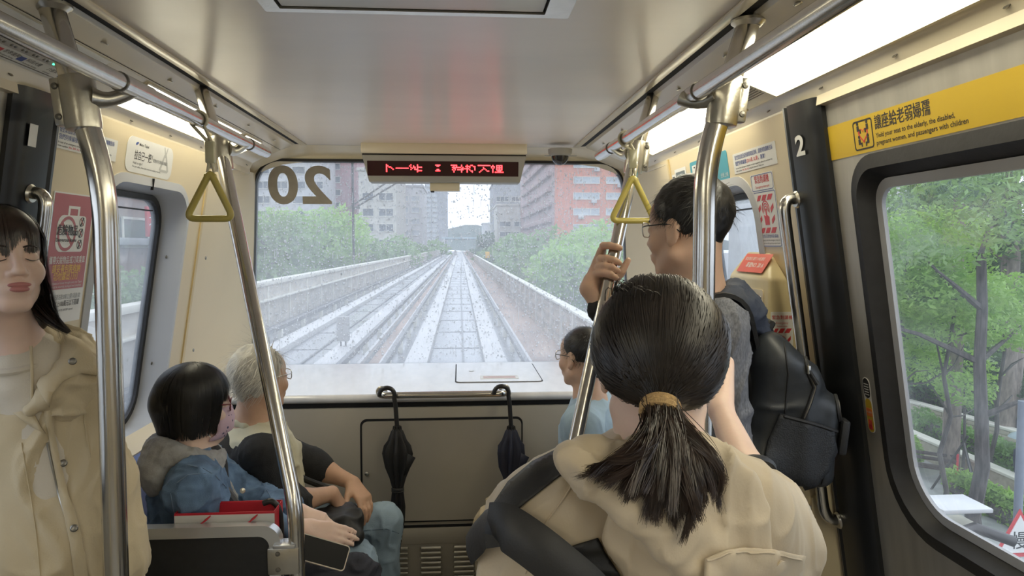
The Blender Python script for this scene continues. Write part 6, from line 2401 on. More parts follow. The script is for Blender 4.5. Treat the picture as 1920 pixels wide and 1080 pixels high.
    pts2 = [p + V3((.022 * math.cos(math.radians(-62 + 304 * i / 14)), .03, -.04)) for i, p in enumerate(pts)]
    S.chain(pts2, [.012] + [.03] * 13 + [.012], .02)
    solid('hood', S, .006, M_COAT, t, 2, folds(.008, (15, 15, 15), 21))
    return t, H, nb


W1, H1, NB1 = woman_coat()


CT1 = kid(W1, 'coat')
HB = [CT1, kid(W1, 'hood')]
patch('storm_flap', HB, W1, [(40, 650), (70, 612), (110, 618), (150, 640), (178, 672), (190, 706), (150, 700), (118, 716), (98, 738), (92, 762), (78, 735), (62, 690)], M_COAT, .007, .004)
patch('placket', [CT1], W1, [(92, 742), (100, 800), (112, 860), (130, 930), (152, 1000), (168, 1090), (140, 1090), (128, 1000), (112, 930), (96, 850), (86, 790), (84, 760)], M_COAT, .006, .003)
patch('lapel', [CT1], W1, [(-20, 735), (10, 738), (40, 752), (66, 778), (84, 812), (60, 800), (30, 778), (5, 768), (-20, 764)], M_COAT, .006, .004)
seam('zipper', [CT1], W1, [(88, 830), (97, 870), (110, 925), (122, 965)], M_CAST, .0028, .003)
seam('front_seam', [CT1], W1, [(40, 830), (52, 900), (66, 985), (76, 1085)], M_COAT, .0016, .001)
seam('sleeve_seam', [CT1], W1, [(188, 715), (160, 735), (158, 790), (170, 860)], M_COAT, .0016, .001)
seam('drawstring', [CT1, kid(W1, 'sweatshirt')], W1, [(58, 650), (60, 700), (61, 772)], M_COAT, .0032, .004)
for (px, py) in ((136, 678), (97, 753), (17, 752), (119, 868), (139, 990)):
    h = onto([CT1] + [c for c in W1.children if c.name.split('.')[0] in ('storm_flap', 'placket', 'lapel')], px, py, .0045)
    if h is not None:
        M = Matrix.Translation(h - V3(W1.location)) @ (CAM_POS - h).to_track_quat('Z', 'Y').to_matrix().to_4x4()
        MB().lathe([(.0085, -.002), (.0085, .001), (.0064, .0026), (.0042, .0018), (0, .0016)], 14, M).obj('snap', M_SCREW, W1)


def hair_w1():
    t, H = W1, H1
    rng = np.random.default_rng(5)
    S = SDF()
    H.e(S, (0, -.020, .036), (.083, .100, .092), .01)
    S.half(H.w((0, .058, .03)), H.d((0, .86, -.25)), .012)
    S.cap(H.w((-.070, -.035, -.01)), H.w((-.080, -.05, -.14)), .026, .020, .02)
    S.cap(H.w((.070, -.035, -.01)), H.w((.080, -.05, -.14)), .026, .020, .02)
    S.cap(H.w((-.04, -.075, -.01)), H.w((-.05, -.08, -.15)), .04, .03, .02)
    S.cap(H.w((.04, -.075, -.01)), H.w((.05, -.08, -.15)), .04, .03, .02)
    solid('hair', S, .006, M_HAIR2, t, 2)
    pa = crown_paths(H, 1500, (.083, .100, .095), 1.62, lambda p: .17 + .05 * np.cos(p * 3), rng, (-2.1, 2.1), (0, .005), 14, .006, -.10, wave=.003)
    strands('hair_strands', pa, .0011, M_HAIR2, t, 2, .4, H.c)
    pb = crown_paths(H, 900, (.078, .105, .090), lambda p: 1.30 + .08 * np.sin(p * 9), lambda p: .034 + .012 * np.abs(np.sin(p * 5)), rng, (math.pi - .85, math.pi + .85), (0, .01), 12, .004, .0, lift=.002)
    strands('fringe', pb, .0011, M_HAIR2, t, 2, .3, H.c)
    # long tip sweeping over the shoulder
    n = 260
    e0 = H.w((-.078, -.03, -.10))
    out = np.zeros((n, 10, 3))
    A, B = np.array(e0), np.array(at(128, 622, 1.66))
    jt_ = rng.normal(size=(n, 3)) * np.array([.008, .010, .010])
    for j in range(10):
        q = j / 9
        c = A * (1 - q) ** 2 + 2 * q * (1 - q) * np.array(at(92, 600, 1.66)) + B * q * q
        out[:, j] = c + jt_ * (1 - .75 * q)
    strands('hair_tip', out, .0011, M_HAIR2, t)


hair_w1()


# ================================================= 2. man with backpack holding the far right pole
def man_backpack():
    hc = at(1290, 428, 1.91)
    H = Head(hc, (-.64, .77, -.08), sc=1.15)
    bf = V3((-.97, .24, 0)).normalized()
    r = bf.cross(V3((0, 0, 1)))
    tc = V3((.755, 1.935, 1.17))
    t = empty('person', 'standing man with glasses and a black backpack gripping a pole', 'person', 'passengers', loc=(tc.x, tc.y, 0))
    nb = V3((.75, 1.925, 1.465))
    sl, sr = tc - r * .170 - bf * .035 + V3((0, 0, .215)), tc + r * .170 + bf * .03 + V3((0, 0, .215))
    pel = V3((tc.x, tc.y, .93))
    # grip point on the pole
    P1, P2 = V3((.69, 2.42, 1.905)), V3((.385, 1.97, .90))
    ax = (P1 - P2).normalized()
    g = P1.lerp(P2, (1.905 - 1.535) / 1.005)
    e1 = V3((0, -1, 0))
    e1 = (e1 - ax * e1.dot(ax)).normalized()
    e2 = ax.cross(e1)
    if e2.x < 0:
        e2 = -e2

    def ring(h, deg, rr):
        a = math.radians(deg)
        return g + ax * h + (e1 * math.cos(a) + e2 * math.sin(a)) * rr
    wr = g - ax * .085 + e2 * -.052 - e1 * .030
    er = V3((.68, 2.16, 1.17))
    el, wl = V3((.775, 1.755, 1.09)), V3((.64, 1.80, .93))
    S = SDF()
    H.build(S, False, nb, .055)
    S.cap(nb, nb + V3((0, 0, -.08)), .06, .10, .05)
    S.cap(nb + V3((0, 0, -.12)), pel, .11, .11, .05, n=bf, flat=.7)
    for a, b, c in ((sl, el, wl), (sr, er, wr)):
        S.cap(nb + V3((0, 0, -.07)), a, .05, .05, .05)
        S.cap(a, b, .047, .04, .03)
        S.cap(b, c, .038, .028, .02)
    # gripping right hand: palm behind the pole, fingers round its near side
    sc = 1.12
    for i, h in enumerate((.052, .018, -.010, -.036)):
        kn = ring(h + (.01 if i == 0 else 0), -138, .052)
        S.cap(wr, kn, .020, .0145 * sc, .016)
        pts = [kn] + [ring(h + (.012 if i == 0 else 0) - .004 * q, a, .0215 + .0105 * sc + x) for q, (a, x) in enumerate(((-95, .008), (-55, .0), (-12, -.001), (30, -.001)))]
        if i == 0:
            pts = pts[:-1] + [ring(h + .004, 12, .032)]
        S.chain(pts, [.0125 * sc, .0115 * sc, .0108 * sc, .0103 * sc, .009 * sc], .004)
    S.chain([wr + ax * .03, ring(-.045, 160, .045), ring(.0, 118, .044), ring(.042, 98, .050)], [.024, .019, .0135, .0105], .008)
    hand(S, wl, (-.5, .5, -.6), (.5, .6, .3), -1, (.5, .6, .5))
    solid('body', S, .005, M_SKIN, t, 2)
    H.brow_lash('eyebrow', M_HAIRB, t, .022, .014, .046, .0895, .003, .004)
    # hair
    rng = np.random.default_rng(8)
    S = SDF()
    H.e(S, (0, -.016, .038), (.080, .101, .090), .01)
    S.half(H.w((0, .062, .052)), H.d((0, .70, -.72)), .012)
    S.cap(H.w((0, -.072, .0)), H.w((0, -.056, -.058)), .024, .012, .03)
    solid('hair', S, .005, M_HAIRB, t, 2, lambda P, N: .0022 * vnoise(P * 60, 3))
    cr = np.array([.01, -.075, .075])

    def keep(P):
        return (P[:, 1] * .70 - P[:, 2] * .72 < .008) & (P[:, 2] > -.075)

    def dirf(P):
        d = P - cr
        return d / (np.linalg.norm(d, axis=1)[:, None] + 1e-6) + np.array([0, 0, -.35])
    sh = short_hair(H, 5200, (.080, .100, .090), keep, rng, lambda P: np.where(P[:, 2] > .03, .034, .014), dirf, 6, .25, .5)
    strands('hair_strands', sh, .0010, M_HAIRB, t, 2, .2, H.c)
    tuft = short_hair(H, 130, (.080, .101, .090), lambda P: (P[:, 0] > .0) & (P[:, 1] < -.06) & (P[:, 2] > .02) & (P[:, 2] < .09), rng, lambda P: np.full(len(P), .032), lambda P: np.tile([.8, -.5, -.5], (len(P), 1)), 6, .6, .2)
    strands('cowlick', tuft, .0009, M_HAIRB, t)
    glasses(H, 'glasses', M_SILVER, t, lens=M_LENS, tm=M_BLKFR)
    # shirt
    S = SDF()
    S.cap(nb + V3((0, 0, -.16)), tc + V3((0, 0, -.08)), .175, .165, .06, n=bf, flat=.68)
    S.cap(tc + V3((0, 0, -.08)), pel + V3((0, 0, .0)), .165, .165, .06, n=bf, flat=.72)
    S.cap(sl, sr, .068, .068, .06)
    S.cap(nb + V3((0, 0, -.045)), nb + V3((0, 0, -.10)), .07, .11, .05)
    S.cap(sl, el, .074, .06, .04)
    S.cap(el, wl + (el - wl) * .12, .06, .05, .03)
    S.cap(sr, er, .074, .06, .04)
    S.cap(er, wr + (er - wr) * .22, .055, .044, .03)
    dark = M_NAVY

    def pick(c):
        # darker cuff on the raised sleeve
        return (np.linalg.norm(c - np.array(wr), axis=1) < .11).astype(int)
    solid('shirt', S, .008, None, t, 2, folds(.009, (13, 13, 8), 31), [M_HEATHER, M_BLKKNIT], pick)
    # hood bunched behind the neck
    S = SDF()
    pts = []
    for i in range(13):
        a = 2 * math.pi * i / 12
        q = bf * (-.085 * math.cos(a) - .012) + r * (.095 * math.sin(a))
        pts.append(nb + q + V3((0, 0, -.02 + .045 * math.cos(a) - .02)))
    S.chain(pts, [.034 - .012 * (1 - math.cos(2 * math.pi * i / 12)) * .5 for i in range(13)], .02)
    S.ell(nb - bf * .115 + V3((0, 0, -.045)), (.105, .055, .06), np.array([r[:], bf[:], (0, 0, 1)]), .03)
    S.chain([nb - bf * .11 - r * .08 + V3((0, 0, -.02)), nb - bf * .165 + V3((0, 0, -.10)), nb - bf * .11 + r * .08 + V3((0, 0, -.02))], [.03, .034, .03], .03)
    S.cap(nb + V3((0, 0, .06)), nb + V3((0, 0, -.05)), .058, .062, .015, 's')
    solid('hood', S, .006, M_NAVY, t, 2, folds(.010, (15, 15, 15), 41))
    # trousers and shoes
    hl, hr = pel - r * .09, pel + r * .09
    kl, kr = hl + V3((0, 0, -.43)) + bf * .02, hr + V3((0, 0, -.43)) + bf * .02
    al, ar = V3((kl.x, kl.y, .08)), V3((kr.x, kr.y, .08))
    S = SDF()
    legs(S, hl, hr, kl, kr, al, ar, (.10, .075, .055))
    solid('trousers', S, .012, M_DARKTR, t, 2, folds(.004, seed=7))
    shoes(t, al, ar, bf)
    return t, tc, bf, r, sl, sr


M1, TC1, BF1, R1, SL1, SR1 = man_backpack()


def backpack():
    bk = -BF1
    up = V3((0, 0, 1))
    c = TC1 + bk * .225 + V3((0, 0, .012))
    t = empty('backpack', 'black ripstop backpack with side pocket on the standing man', 'backpack', loc=c)
    m = mat('black_ripstop_nylon', (.03, .034, .039), .42, var=.15, scale=30, bump=.06, bscale=500)
    m2 = mat('black_side_mesh', (.022, .024, .028), .6, var=.25, scale=160, bump=.3, bscale=300)
    R = np.array([R1[:], bk[:], up[:]])
    tl = Matrix.Rotation(.10, 3, R1)
    R = np.array([(tl @ V3(q))[:] for q in R])
    L = lambda x, y, z: V3(c) + V3(np.array([x, y, z]) @ R)
    S = SDF()
    S.box(L(0, -.005, -.03), (.140, .092, .185), R, .06, .03)
    S.cap(L(-.07, -.035, .125), L(.07, -.035, .125), .068, .068, .06)
    S.box(L(0, .080, -.080), (.125, .055, .125), R, .04, .025)
    S.half(L(0, .045, .125), V3(np.array([0, .62, .78]) @ R), .05)
    S.cap(L(-.11, -.06, -.15), L(.11, -.06, -.15), .045, .045, .04)
    solid('pack', S, .006, m, t, 2, folds(.006, (8, 8, 6), 51, .15))
    pk_ = kid(t, 'pack')
    patch('side_pocket', [pk_], t, [(1462, 776), (1500, 786), (1540, 797), (1560, 803), (1564, 845), (1550, 884), (1528, 908), (1480, 918), (1446, 908), (1430, 870), (1440, 825)], m2, .010, .010, 9)
    bs = [pk_, kid(t, 'side_pocket')]
    seam('pocket_hem', bs, t, [(1462, 778), (1500, 788), (1540, 799), (1577, 812)], M_STRAPB, .005, .004)
    for z_ in ([(1498, 640), (1507, 660), (1514, 695), (1527, 726), (1518, 755), (1507, 784)], [(1530, 655), (1545, 680), (1558, 715), (1570, 760), (1576, 806)]):
        seam('zip', [pk_], t, z_, M_STRAPB, .0062, .002)
        seam('zip_teeth', [pk_], t, [(x + 1, y) for x, y in z_], M_SCREW, .0026, .006)
    seam('panel_seam', bs, t, [(1470, 640), (1478, 700), (1472, 775)], M_STRAPB, .0022, .001)
    seam('panel_seam', bs, t, [(1560, 815), (1556, 860), (1540, 908)], M_STRAPB, .0022, .001)
    for (x, y) in ((1514, 694), (1574, 850)):
        p = onto(bs, x, y, .008)
        q = onto(bs, x + 16, y + 26, .012)
        if p is not None and q is not None:
            MB().box(p - c, (.008, .008, .022), bev=.002).obj('zip_slider', M_CAST, t)
            MB().tube([p - c, q - c], [.004, .006], 8).obj('zip_pull', M_STRAPB, t)
    # compression strap block at the lower back
    MB().box((0, 0, 0), (.05, .02, .09), Matrix.Translation(V3(L(-.10, .140, -.06)) - c) @ Matrix(R.tolist()).transposed().to_4x4(), bev=.006).obj('strap_tab', M_STRAPB, t)
    # grab loop
    MB().tube([V3(L(-.03, -.075, .155)) - c, V3(L(-.03, -.055, .205)) - c, V3(L(.03, -.055, .205)) - c, V3(L(.03, -.075, .155)) - c], .010, 8).obj('grab_loop', M_STRAPB, t)
    # shoulder straps over both shoulders
    for s, sh in ((-1, SL1), (1, SR1)):
        p = [L(s * .075, -.09, .13), sh + bk * .075 + R1 * (-s * .045) + V3((0, 0, .075)), sh + R1 * (-s * .05) + V3((0, 0, .098)), sh - bk * .09 + R1 * (-s * .045) + V3((0, 0, .03)), sh - bk * .13 + R1 * (-s * .02) + V3((0, 0, -.12)), sh - bk * .03 + R1 * (s * .055) + V3((0, 0, -.22)), L(s * .13, -.08, -.16)]
        pts = bent([V3(q) for q in p], .06, 4)
        b = MB()
        vs, fs = [], []
        for i, q in enumerate(pts):
            d = (pts[min(i + 1, len(pts) - 1)] - pts[max(0, i - 1)]).normalized()
            sd = R1 - d * R1.dot(d)
            sd.normalize()
            nn = d.cross(sd)
            for (a, h) in ((-.026, -.005), (.026, -.005), (.026, .006), (-.026, .006)):
                vs.append(q + sd * a + nn * h - c)
        for i in range(len(pts) - 1):
            for j in range(4):
                fs.append((i * 4 + j, i * 4 + (j + 1) % 4, (i + 1) * 4 + (j + 1) % 4, (i + 1) * 4 + j))
        b.raw(vs, fs).obj('shoulder_strap', M_STRAPB, t)
    return t


backpack()


# ================================================= 3. woman with the ponytail, nearest the viewer
def woman_ponytail():
    hc = at(1233, 680, 1.02)
    H = Head(hc, (.05, 1, -.16), sc=1.03)
    t = empty('person', 'woman with a ponytail in a beige and black jacket seen from behind', 'person', 'passengers', loc=(.335, 1.0, 0))
    L0 = np.array(t.location)
    nb = V3(at(1238, 852, 1.0))
    sl, sr = at(1018, 985, .985), at(1385, 960, 1.06)
    er, wr = at(1432, 965, 1.24), at(1352, 770, 1.445)
    el, wl = V3((sl.x - .05, 1.0, 1.02)), V3((sl.x - .02, 1.18, .86))
    pel = V3((.33, 1.02, .80))
    pole = V3((.675, 1.66, 1.33))
    S = SDF()
    H.build(S, True, nb + V3((0, .01, .0)), .047)
    S.cap(nb, nb + V3((0, .01, -.1)), .055, .08, .05)
    S.cap(nb + V3((0, .02, -.1)), pel, .09, .10, .05, n=(0, 1, 0), flat=.7)
    for a, b, c in ((sl, el, wl), (sr, er, wr)):
        S.cap(nb + V3((0, 0, -.06)), a, .04, .04, .05)
        S.cap(a, b, .040, .036, .03)
        S.cap(b, b.lerp(c, .35), .036, .039, .03)
        S.cap(b.lerp(c, .35), c, .039, .025, .02)
    # right hand closed round the near right pole
    ax = V3((0, 0, 1))
    g = V3((.654, 1.60, wr.z + .055))
    fr = (V3((wr.x, wr.y, 0)) - V3((g.x, g.y, 0))).normalized()
    e2 = ax.cross(fr)
    def ring(h, deg, rr):
        a = math.radians(deg)
        return g + ax * h + (fr * math.cos(a) + e2 * math.sin(a)) * rr
    for i, h in enumerate((.030, .010, -.010, -.029)):
        kn = ring(h, 50, .060)
        S.cap(wr, kn, .019, .0125, .014)
        S.chain([kn] + [ring(h, a, .036) for a in (95, 140, 190, 225)], [.0115, .0105, .0098, .0092, .008], .004)
    S.chain([wr, ring(.0, -35, .045), ring(.025, -85, .038), ring(.03, -125, .036)], [.02, .0145, .011, .009], .006)
    hand(S, wl, (.1, .3, -.95), (-.9, 0, .1), -1, (.4, .5, .4))
    solid('body', S, .005, M_SKIN2, t, 2)
    # jacket
    S = SDF()
    S.cap(nb + V3((-.01, .02, -.16)), pel + V3((0, 0, .12)), .175, .19, .07, n=(0, 1, 0), flat=.66)
    S.cap(pel + V3((0, 0, .12)), pel + V3((0, 0, -.12)), .19, .20, .05, n=(0, 1, 0), flat=.7)
    S.cap(sl + V3((.02, .01, 0)), sr + V3((-.02, 0, 0)), .070, .070, .07)
    S.cap(nb + V3((0, .02, -.035)), sl + V3((.03, 0, .02)), .060, .055, .06)
    S.cap(nb + V3((0, .02, -.035)), sr + V3((-.03, 0, .01)), .060, .055, .06)
    S.cap(sl, el, .078, .070, .05)
    S.cap(el, wl + (el - wl) * .1, .07, .055, .04)
    S.cap(sr, er, .080, .074, .05)
    S.cap(er, er.lerp(wr, .20), .066, .052, .03)
    # slack cloth hanging below the raised arm
    S.cap(sr.lerp(er, .3) + V3((0, -.01, -.06)), sr.lerp(er, .95) + V3((.03, -.06, -.05)), .07, .05, .06)
    S.cap(sr + V3((-.02, 0, -.16)), er + V3((.0, -.12, -.13)), .08, .045, .06)

    jk = solid('jacket', S, .006, M_JKT, t, 2, folds(.008, (11, 11, 7), 61, .3))
    patch('shoulder_panel', [jk], t, [(1078, 846), (1040, 848), (1000, 868), (955, 905), (925, 950), (918, 1000), (940, 985), (985, 945), (1035, 905), (1070, 880)], M_JKTB, .004, .002, 6)
    patch('back_panel', [jk], t, [(1030, 1036), (1075, 1022), (1120, 1008), (1140, 1045), (1170, 1090), (1060, 1090)], M_JKTB, .004, .002, 6)
    patch('sleeve_panel', [jk], t, [(918, 1000), (880, 1040), (850, 1090), (838, 1090), (860, 1020), (890, 975), (915, 960)], M_JKTB, .004, .002, 6)
    cd = (wr - er).normalized()
    ca = cd.cross(V3((0, 0, 1))).normalized()
    cb = cd.cross(ca)
    MB().tube([er + cd * .088 + ca * .047 * math.cos(x) + cb * .047 * math.sin(x) - V3(L0) for x in [2 * math.pi * i / 24 for i in range(24)]], .010, 8, closed=True).obj('cuff', M_JKTB, t)
    seam('back_seam', [jk], t, [(1100, 862), (1060, 930), (1020, 985), (985, 1075)], M_JKT, .0014, .0008)
    # hood lying down the back
    S = SDF()
    rim = [at(1085, 838, .955), at(1070, 862, .90), at(1110, 905, .862), at(1180, 965, .845), at(1245, 1030, .845), at(1320, 1085, .86)]
    S.chain(rim, [.016, .018, .018, .018, .018, .017], .015)
    S.chain([at(1120, 850, .93), at(1190, 905, .875), at(1275, 985, .86), at(1390, 1060, .88)], [.022, .022, .022, .02], .03)
    S.chain([at(1370, 860, .97), at(1385, 920, .91), at(1400, 985, .89), at(1430, 1060, .90)], [.014, .016, .018, .018], .03)
    S.chain([at(1200, 850, .93), at(1290, 870, .92), at(1350, 890, .93)], [.03, .035, .03], .03)
    S.ell(at(1290, 985, .895), (.110, .024, .11), None, .03)
    S.cap(nb + V3((0, .02, .05)), nb + V3((0, .02, -.03)), .058, .06, .015, 's')
    solid('hood', S, .005, M_JKT, t, 2, folds(.008, (14, 14, 9), 71, .3))
    patch('back_flap', [jk, kid(t, 'hood')], t, [(1318, 1046), (1360, 1030), (1395, 1024), (1460, 1030), (1500, 1040), (1496, 1070), (1488, 1095), (1318, 1095)], M_JKT, .010, .005, 8)
    seam('flap_hem', [jk, kid(t, 'hood')], t, [(1318, 1050), (1360, 1036), (1395, 1031), (1460, 1037), (1492, 1045)], M_JKT, .0016, .0135)
    # grey high collar
    ring_ = [nb + V3((.062 * math.cos(a), .058 * math.sin(a) + .012, .010 + .006 * math.cos(a))) - V3(L0) for a in [2 * math.pi * i / 24 for i in range(24)]]
    MB().tube(ring_, .017, 10, closed=True).obj('inner_collar', mat('taupe_collar', (.34, .30, .26), .8, bump=.1), t)
    # trousers
    hl, hr = pel + V3((-.09, 0, -.03)), pel + V3((.09, 0, -.03))
    kl, kr = hl + V3((0, .02, -.36)), hr + V3((0, .02, -.36))
    al, ar = V3((kl.x, 1.0, .08)), V3((kr.x, 1.0, .08))
    S = SDF()
    legs(S, hl, hr, kl, kr, al, ar)
    solid('trousers', S, .012, M_DARKTR, t, 2)
    shoes(t, al, ar, (0, 1, 0))
    # hair
    rng = np.random.default_rng(15)
    tie = V3(at(1238, 764, .905))
    tl = H.loc(np.array([tie[:]]))[0]
    rad = np.array([.091, .106, .100])
    cen = np.array([0, -.014, .024])
    S = SDF()
    H.e(S, tuple(cen), tuple(rad - .004), .01)
    S.half(H.w((0, .055, .05)), H.d((0, .80, -.60)), .01)
    S.cap(H.w((0, -.070, -.035)), tie, .026, .012, .03)
    solid('hair', S, .005, M_HAIR, t, 2)
    td = (tl - cen) / rad
    td /= np.linalg.norm(td)
    n, k = 9500, 14
    st = rng.normal(size=(n * 3, 3))
    st /= np.linalg.norm(st, axis=1)[:, None]
    lc = st * rad + cen
    ok = (lc[:, 1] * .80 - lc[:, 2] * .60 < .020) & (lc[:, 2] > -.085)
    st = st[ok][:n]
    n = len(st)
    ang = np.arccos(np.clip(st @ td, -1, 1))
    out = np.zeros((n, k, 3))
    lump = vnoise(st * 3.1, 5) * .006 + vnoise(st * 8.0, 6) * .003
    wob = rng.normal(size=(n, 3)) * .05
    for j in range(k):
        q = j / (k - 1)
        a = np.sin((1 - q) * ang) / np.maximum(np.sin(ang), 1e-3)
        b = np.sin(q * ang) / np.maximum(np.sin(ang), 1e-3)
        d = st * a[:, None] + td * b[:, None] + wob * math.sin(math.pi * q)
        d /= np.linalg.norm(d, axis=1)[:, None]
        rr = 1 + (lump * (1 - q ** 3) + rng.normal(size=n) * .0008) / .09
        p = d * rad * rr[:, None] + cen
        out[:, j] = p * (1 - q ** 8) + (tl + rng.normal(size=(n, 3)) * .006) * q ** 8
    W_ = (out.reshape(-1, 3) @ H.R * H.sc + np.array(H.c)).reshape(n, k, 3)
    strands('hair_strands', W_, .00075, M_HAIR, t, 2, .5, cen=np.array(H.c))
    # loose tuft standing up on the crown
    S0 = np.array(at(1180, 562, 1.0))
    m_ = 120
    out = np.zeros((m_, 8, 3))
    jit = rng.normal(size=(m_, 3)) * np.array([.012, .02, .005])
    for j in range(8):
        q = j / 7
        for_ = np.array([-.012, -.004, .024]) * math.sin(math.pi * q) + np.array([.035, .0, -.010]) * q
        out[:, j] = S0 + for_ + jit
    strands('loose_tuft', out, .0009, M_HAIR, t)
    # ponytail
    n, k = 11000, 12
    nc = 110
    cid = rng.integers(0, nc, n)
    cs = rng.uniform(0, 1, nc)
    s = np.clip(cs[cid] + rng.normal(size=n) * .012, 0, 1)
    ends = np.array([at(*p)[:] for p in ((1085, 892, .825), (1130, 905, .822), (1175, 930, .83), (1225, 962, .825), (1280, 985, .825), (1318, 955, .83), (1338, 905, .84))])
    mids = np.array([at(*p)[:] for p in ((1165, 850, .86), (1185, 865, .84), (1205, 870, .825), (1240, 875, .815), (1290, 880, .812), (1322, 870, .82), (1330, 850, .835))])
    ix = s * 6
    i0 = np.clip(ix.astype(int), 0, 5)
    fr_ = (ix - i0)[:, None]
    E = ends[i0] * (1 - fr_) + ends[i0 + 1] * fr_ + rng.normal(size=(nc, 3))[cid] * np.array([.009, .012, .010]) + rng.normal(size=(n, 3)) * .0022
    Mi = mids[i0] * (1 - fr_) + mids[i0 + 1] * fr_ + rng.normal(size=(nc, 3))[cid] * np.array([.009, .014, .009]) + rng.normal(size=(n, 3)) * .004
    T0 = np.array(tie) + rng.normal(size=(n, 3)) * np.array([.008, .006, .006])
    T1 = T0 + np.array([0, -.05, -.02]) + (Mi - np.array(tie)) * .25
    sh = (rng.uniform(.84, 1.02, nc)[cid] * rng.uniform(.95, 1.03, n))[:, None]
    out = np.zeros((n, k, 3))
    for j in range(k):
        q = j / (k - 1) * sh
        out[:, j] = T0 * (1 - q) ** 3 + 3 * q * (1 - q) ** 2 * T1 + 3 * q * q * (1 - q) * Mi + E * q ** 3
    strands('ponytail', out, .00062, M_HAIR2, t, 2, .25, cen=np.array(tie) + np.array([0, .12, 0]))
    # elastic hair tie
    dirv = (V3(mids[3]) - V3(H.w((0, -.05, .0)))).normalized()
    a = V3((1, 0, .25)).normalized()
    a = (a - dirv * a.dot(dirv)).normalized()
    b = dirv.cross(a)
    ht = None
    for o_ in (-.005, .0045):
        loop = [tie + dirv * (o_ + .004) + a * .0215 * math.cos(x) + b * .0185 * math.sin(x) - V3(L0) for x in [2 * math.pi * i / 28 for i in range(28)]]
        MB().tube(loop, .0062, 8, closed=True).obj('hair_tie', mat('tan_elastic', (.50, .33, .15), .8, var=.25, scale=220, bump=.4, bscale=500), t)
    # black sling strap over the left shoulder
    pts = bent([at(880, 1020, .98), at(912, 985, .93), at(945, 985, .885), at(1010, 1030, .865), at(1100, 1105, .855), at(1180, 1200, .86), at(1280, 1330, .87), at(1360, 1480, .93)], .02, 4)
    vs, fs = [], []
    for i, p in enumerate(pts):
        d = (pts[min(i + 1, len(pts) - 1)] - pts[max(0, i - 1)]).normalized()
        nrm = V3((-.1, -1, .25)) if i > 4 else V3((-.5, -.6, .6))
        sd = d.cross(nrm).normalized()
        nn = sd.cross(d).normalized()
        for (u, h) in ((-.029, -.004), (-.01, .006), (.012, .004), (.029, -.004), (.02, -.009), (-.02, -.009)):
            vs.append(p + sd * u + nn * h - V3(L0))
    kk = 6
    fs = [(i * kk + j, i * kk + (j + 1) % kk, (i + 1) * kk + (j + 1) % kk, (i + 1) * kk + j) for i in range(len(pts) - 1) for j in range(kk)]
    MB().raw(vs, fs).obj('sling_strap', M_JKTB, t)
    return t


woman_ponytail()


# ================================================= seated people
def sitter(lab, hc, hf, hsc, nb, bf, sl, sr, el, wl, er, wr, pel, kl, kr, al, ar, skin, female=False, vox=.006):
    t = empty('person', lab, 'person', 'passengers', loc=(pel.x, pel.y, 0))
    H = Head(hc, hf, sc=hsc)
    S = SDF()
    H.build(S, female, nb, .048 if female else .054)
    S.cap(nb, nb + V3((0, 0, -.09)), .055, .085, .05)
    S.cap(nb + V3((0, 0, -.11)), pel, .10, .11, .05, n=bf, flat=.7)
    for a, b, c in ((sl, el, wl), (sr, er, wr)):
        S.cap(nb + V3((0, 0, -.06)), a, .045, .045, .05)
        S.cap(a, b, .043, .038, .03)
        S.cap(b, b.lerp(c, .35), .038, .040, .03)
        S.cap(b.lerp(c, .35), c, .040, .027, .02)
    return t, H, S


def seated_trousers(t, pel, bf, kl, kr, al, ar, m, name='trousers', seed=0):
    r = V3(bf).normalized().cross(V3((0, 0, 1)))
    hl, hr = pel - r * .085, pel + r * .085
    S = SDF()
    for h, k, a in ((hl, kl, al), (hr, kr, ar)):
        S.cap(h, k + V3((0, 0, -.0)), .092, .075, .05)
        S.cap(k, a, .074, .060, .03)
    S.cap(hl, hr, .11, .11, .05)
    solid(name, S, .008, m, t, 2, folds(.011, (11, 11, 11), 80 + seed, .4))
    shoes(t, al, ar, bf)


